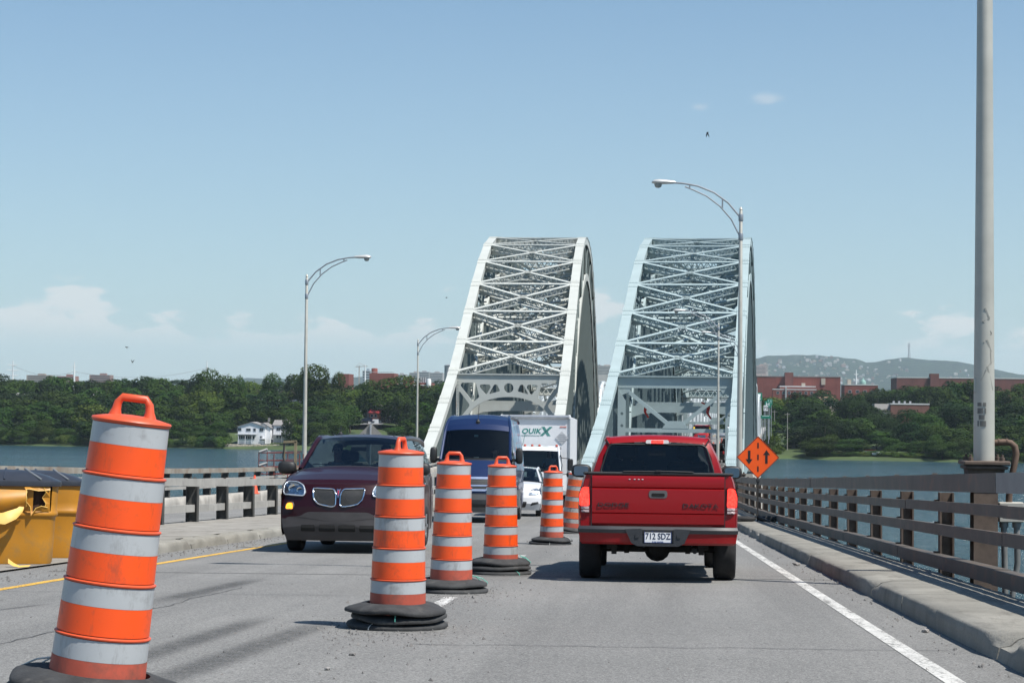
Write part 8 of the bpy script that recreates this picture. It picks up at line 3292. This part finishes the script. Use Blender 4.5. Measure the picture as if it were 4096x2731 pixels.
# little white boat / trailer and red canoe on the shore
p = spot(3508, 1812, 596)
bt = thing('boat', 'small white boat drawn up on the grass of the right bank', 'boat', (p.x, p.y, at(3508, 1818, 596).z), 0.1)
mb = MB()
mb.grid([[(x, y * k, z) for y in (-.75, 0, .75)] for x, k, z in ((-1.6, .9, .55), (-.8, 1.0, .6), (.6, .9, .62), (1.5, .4, .75), (1.8, .05, .85))])
mb.grid([[(x, y * k * .75, z) for y in (-.75, 0, .75)] for x, k, z in ((-1.6, .8, .0), (-.8, .9, -.05), (.6, .75, .0), (1.4, .3, .3), (1.8, .02, .84))])
mb.grid([[(x, s_ * .75 * k, z), (x, s_ * .56 * k2, z2)] for s_ in (-1,) for x, k, z, k2, z2 in ((-1.6, .9, .55, .8, 0), (-.8, 1, .6, .9, -.05), (.6, .9, .62, .75, 0), (1.5, .4, .75, .3, .3))])
mb.build('hull', SIDING, bt)
block(bt, 'cuddy', (.3, 0, .8), (1.0, .9, .4), SIDING)
p = spot(3480, 1799, 600)
ca = thing('canoe', 'red canoe resting on a rack above the white boat', 'canoe', (p.x, p.y, p.z), 0.05)
mb = MB()
rows = []
for x, k in ((-2.2, .05), (-1.6, .6), (-.6, 1), (.6, 1), (1.6, .6), (2.2, .05)):
    rows.append([(x, .42 * k * math.sin(a), .1 + (.15 if k < .1 else 0) - .28 * k * math.cos(a)) for a in (-1.57, -.8, 0, .8, 1.57)])
mb.grid(rows)
mb.build('hull', mat('canoe_red', (0.45, 0.05, 0.03), .5), ca, smooth=60)
for x in (-1.3, 1.3):
    block(ca, 'rack', (x, 0, -.9), (.1, .8, 1.5), SHADEC)

# small pale houses scattered among the left wood
for px, py, d, w, lab in ((88, 1577, 800, 4.5, 'white house front glimpsed among the left wood near the photo edge'), (380, 1578, 800, 6, 'pale flat roof glimpsed in the left wood behind the barrel handle'), (905, 1590, 780, 4, 'pale wall glimpsed in the wood under the broad tall tree'), (1082, 1601, 760, 7.5, 'long pale roof among trees left of the first lamp post'), (1178, 1605, 760, 5, 'pale roof with a chimney just left of the first lamp post'), (1715, 1640, 740, 4, 'brown house wall glimpsed left of the white bridge foot')):
    q = at(px, py + 14, d)
    r = thing('house', lab, 'house', (q.x, q.y, ground_z(q.x, q.y)))
    hh = q.z - r.location.z + 1.2
    w_ = gable(r, 0, 0, w, 6, max(2.5, hh), 0.8, SIDING if px < 1700 else STUCCO, ROOFW if px < 1700 else ROOFG, 'x')
    win(w_, -w * .25, max(1.5, hh - 1), .8, .8)
    win(w_, w * .25, max(1.5, hh - 1), .8, .8)

# apartment blocks and towers on the left skyline
BLD = [(265, 1504, 2600, 26, 14, (0.25, 0.12, 0.1), 'distant reddish apartment slab left of the first white pylon pair'), (152, 1500, 3000, 36, 18, (0.3, 0.24, 0.2), 'distant tan apartment slab between the two left pylons'), (400, 1499, 2900, 32, 16, (0.26, 0.16, 0.14), 'distant brown apartment slab right of the second pylon'), 
       (1466, 1482, 2400, 10, 16, (0.3, 0.34, 0.38), 'pale grey tower block behind the round factory tower'), (1600, 1497, 3200, 20, 20, (0.34, 0.33, 0.33), 'far grey office block between factory and second lamp post'), (1690, 1487, 3600, 26, 20, (0.33, 0.33, 0.34), 'far office block with a white panel right of the second lamp post'), (1740, 1490, 3600, 30, 20, (0.36, 0.35, 0.35), 'far broad grey block near the white bridge foot'), (1655, 1490, 3500, 16, 18, (0.35, 0.33, 0.32), 'far narrow block behind the second lamp post'), (2420, 1462, 4200, 40, 30, (0.42, 0.38, 0.35), 'pale hazy slab block seen between the two bridges'),
       (3040, 1462, 4600, 30, 26, (0.42, 0.30, 0.27), 'hazy pinkish apartment tower under the hill, right of the bridge'), (3058, 1455, 4700, 18, 20, (0.45, 0.38, 0.34), 'second hazy tower under the hill, slightly higher')]
for px, py, d, w, dp, col, lab in BLD:
    q = at(px, py, d)
    gzz = 3.0
    r = thing('apartment_building', lab, 'building', (q.x, q.y, gzz))
    hh = q.z - gzz
    m_ = mat('far_wall_%d' % px, col, 0.9, var=0.1, scale=0.1)
    wo2 = block(r, 'wall', (0, dp / 2, hh / 2), (w, dp, hh), m_)
    block(r, 'roof_house', (w * .1, dp / 2, hh + 1.2), (w * .3, dp * .4, 2.6), m_)
    nfl = max(2, min(6, int(hh / 3.2)))
    for f in range(nfl):
        block(wo2, 'window_row', (0, -.05, hh - 1.9 - 3.2 * f), (w * .88, .2, 1.2), WING)
# round grey water tower behind the white bridge chord
q = at(1793, 1490, 2600)
r = thing('water_tower', 'round grey tower peeping out behind the white bridge chord', 'tower', (q.x, q.y, 3))
MB().lathe([(5.2, 0), (5.2, at(1793, 1462, 2600).z - 3), (6, at(1793, 1461, 2600).z - 3), (0, at(1793, 1457, 2600).z - 3)], 18).build('tank', mat('tower_grey', (0.2, 0.21, 0.23), .8), r, smooth=40)
# green copper dome
q = at(3455, 1530, 2600)
r = thing('church', 'pale green copper dome above the small factory', 'church', (q.x, q.y, 3))
zt = at(3455, 1536, 2600).z - 3
block(r, 'wall', (0, 8, zt / 2), (9, 9, zt), STUCCO)
MB().lathe([(4, zt), (4, zt + 1.5), (3.6, zt + 3.5), (2.4, zt + 5.4), (.8, zt + 6.6), (.7, zt + 8), (0, zt + 9)], 16, (0, 8, 0)).build('dome', mat('copper_green', (0.22, 0.38, 0.33), .7), r, smooth=50)

# houses scattered on the wooded hill
HW = [mat('hill_house_%d' % k, c, .85) for k, c in enumerate(((0.30, 0.29, 0.27), (0.23, 0.20, 0.17), (0.18, 0.12, 0.10), (0.40, 0.40, 0.40)))]
HMESH = []
for k in range(4):
    mb = MB()
    mb.prism([(-6, -4), (6, -4), (6, 7 + k), (0, 10 + k), (-6, 7 + k)], -5, 5, lambda a, b, c: (a, c, b))
    me = bpy.data.meshes.new('hillside_house')
    me.from_pydata(mb.v, [], mb.f)
    me.materials.append(HW[k])
    HMESH.append(me)
HR = random.Random(5)
hills = []
for k in range(150):
    if k < 105:
        hills.append((HR.gauss(3280, 140), HR.uniform(0.46, 0.80)))
    elif k < 140:
        hills.append((HR.uniform(2990, 3900), HR.uniform(0.46, 0.74)))
    else:
        hills.append((HR.uniform(2390, 2440), HR.uniform(0.5, 0.85)))
hills = sorted(h for h in hills if h[0] > 2380)
for k, (px, s) in enumerate(hills):
    q = mountain_pt(px, s)
    o = link('hillside_house', HMESH[HR.choice((0, 0, 1, 2, 3))])
    o.location = q
    sc_ = HR.uniform(0.35, 0.8)
    o.scale = (sc_ * HR.uniform(.9, 2.0), sc_, sc_)
    o.rotation_euler = (0, 0, HR.uniform(-.6, .6))
    tag(o, 'tiny house on the wooded hill, %s from the left' % ORD(k + 1), 'house', 'houses on the wooded hill')
# white stepped building and the grey spired one on the hill
for px, s, lab, parts in ((3373, 0.42, 'bright white stepped building on the hillside', ((0, 0, 14, 10), (8, -6, 14, 8), (14, -12, 12, 7))), (3815, 0.45, 'large pale institution with a tower low on the right hill', ((0, 0, 40, 14), (8, 0, 10, 30), (-14, 0, 12, 20)))):
    q = mountain_pt(px, s)
    r = thing('hillside_building', lab, 'building', q)
    for x, z, w, h in parts:
        block(r, 'wing', (x, x * .1, z + h / 2 - 3), (w, 12, h + 6), HW[3] if px < 3500 else HW[1])

# ------------------------------------------------------------------ masts, pylons, wires, crane
q = mountain_pt(3635, 0.88)
zt = at(3635, 1372, (q - EYE).dot(fwd)).z
r = thing('radio_mast', 'lattice radio mast on top of the wooded hill', 'mast', q)
Hm = zt - q.z
for k in range(3):
    a = k * 2.094
    MB().tube([(5 * math.cos(a), 5 * math.sin(a), -3), (2.2 * math.cos(a), 2.2 * math.sin(a), Hm * .7), (1.5 * math.cos(a), 1.5 * math.sin(a), Hm)], [1.0, .8, .5], 5).build('mast_leg', mat('mast_steel', (0.2, 0.17, 0.18), .8), r)
for k in range(12):
    zz_ = Hm * k / 12
    rr = lerp(5, 1.8, k / 12)
    MB().lathe([(rr + .4, zz_), (rr + .4, zz_ + .8)], 6).build('mast_brace', MATS['mast_steel'], r)
for k in (-1, 0, 1):
    MB().tube([(k * 4, 0, Hm * .75), (k * 4, 0, Hm * (.95 if k else 1.05))], .5, 5).build('antenna', MATS['mast_steel'], r)
MB().beam((-5, 0, Hm * .76), (5, 0, Hm * .76), 1, 1).build('mast_platform', MATS['mast_steel'], r)
for o in r.children:
    o.data.materials[0] = MATS['mast_steel']

PYL = mat('white_pylon_steel', (0.72, 0.73, 0.74), .5, .2)
PY = []
for px, yt, d, arms, lab in ((52, 1441, 1250, 3, 'white power pylon with three wide crossarms at the far left'), (298, 1447, 1200, 2, 'second white power pylon, slim, above the left wood'), (828, 1442, 1350, 0, 'white pylon tip rising behind the broad tall tree'), (1461, 1457, 1300, 0, 'white pylon beside the round factory tower'), (3425, 1479, 1250, 2, 'white pylon behind the small factory on the right')):
    q = at(px, yt, d)
    gzz = ground_z(q.x, q.y)
    r = thing('power_pylon', lab, 'pylon', (q.x, q.y, gzz))
    Hh = q.z - gzz
    MB().tube([(0, 0, -1), (0, 0, Hh * .5), (0, 0, Hh)], [1.2, .75, .28], 8).build('mast', PYL, r, smooth=60)
    for k in range(arms):
        zz_ = Hh - (20 + 21 * k) * d / 7800
        L = (22, 26, 24)[k] * d / 7800 if arms == 3 else (9, 12)[k % 2] * d / 7800
        mb = MB()
        mb.tube([(-L, 0, zz_ + .5), (0, 0, zz_), (L, 0, zz_ + .5)], [.15, .35, .15], 5)
        mb.build('crossarm', PYL, r)
    PY.append(Vector((q.x, q.y, q.z)))
WIRE = mat('wire', (0.12, 0.12, 0.13), .7)


def wire(a, b, sag, lab):
    mb = MB()
    mb.tube([a.lerp(b, k / 16) - Vector((0, 0, sag * (1 - (2 * k / 16 - 1) ** 2))) for k in range(17)], 0.07, 4)
    return tag(mb.build('power_line', WIRE), lab, 'power line')


wire(PY[0] - Vector((0, 0, 3.2)), PY[1] - Vector((0, 0, 6)), 4, 'sagging power line between the two left pylons')
wire(PY[1] - Vector((0, 0, 6)), PY[2] - Vector((0, 0, 5)), 5, 'long power line from the slim pylon to the pylon behind the tall tree')
wire(PY[2] - Vector((0, 0, 12)), PY[3] - Vector((0, 0, 8)), 4, 'power line between the two middle pylons')
wire(PY[1] - Vector((0, 0, 14)), PY[2] - Vector((0, 0, 13)), 5, 'lower long power line between the slim pylon and the tall tree')
# tower crane
q = at(1437, 1467, 3000)
r = thing('tower_crane', 'tiny tower crane on the skyline left of the round factory tower', 'crane', (q.x, q.y, 3))
Hh = q.z - 3
CR = mat('crane_steel', (0.35, 0.3, 0.27), .7)
MB().beam((0, 0, 0), (0, 0, Hh + 2), 1.4, 1.4, up=(0, 1, 0)).build('mast', CR, r)
MB().beam((-6, 0, Hh), (13, 0, Hh + 1.2), 1.0, 1.0).build('jib', CR, r)
MB().tube([(-5, 0, Hh), (0, 0, Hh + 6), (11, 0, Hh + 1)], .25, 4).build('tie_bar', CR, r)
# utility poles on the far bank
for px, yt, d, lab in ((387, 1560, 790, 'thin pale pole among the left wood'), (920, 1570, 770, 'thin pale street light pole in the wood under the tall tree'), (1556, 1610, 745, 'wooden utility pole beside the side street'), (1612, 1640, 730, 'second utility pole further right on the side street'), (3150, 1650, 620, 'bare pale trunk near the bridge on the right bank'), (3098, 1640, 640, 'thin pale pole near the far bridge end'), (3375, 1595, 770, 'utility pole beside the tan roofed house')):
    q = at(px, yt, d)
    gzz = ground_z(q.x, q.y)
    r = thing('utility_pole', lab, 'pole', (q.x, q.y, gzz))
    Hh = q.z - gzz
    MB().tube([(0, 0, -.5), (0, 0, Hh)], [.16, .1], 6).build('pole', mat('old_pole', (0.35, 0.33, 0.29), .8), r)
    MB().beam((-.9, 0, Hh - .5), (.9, 0, Hh - .5), .1, .12).build('crossarm', MATS['old_pole'], r)
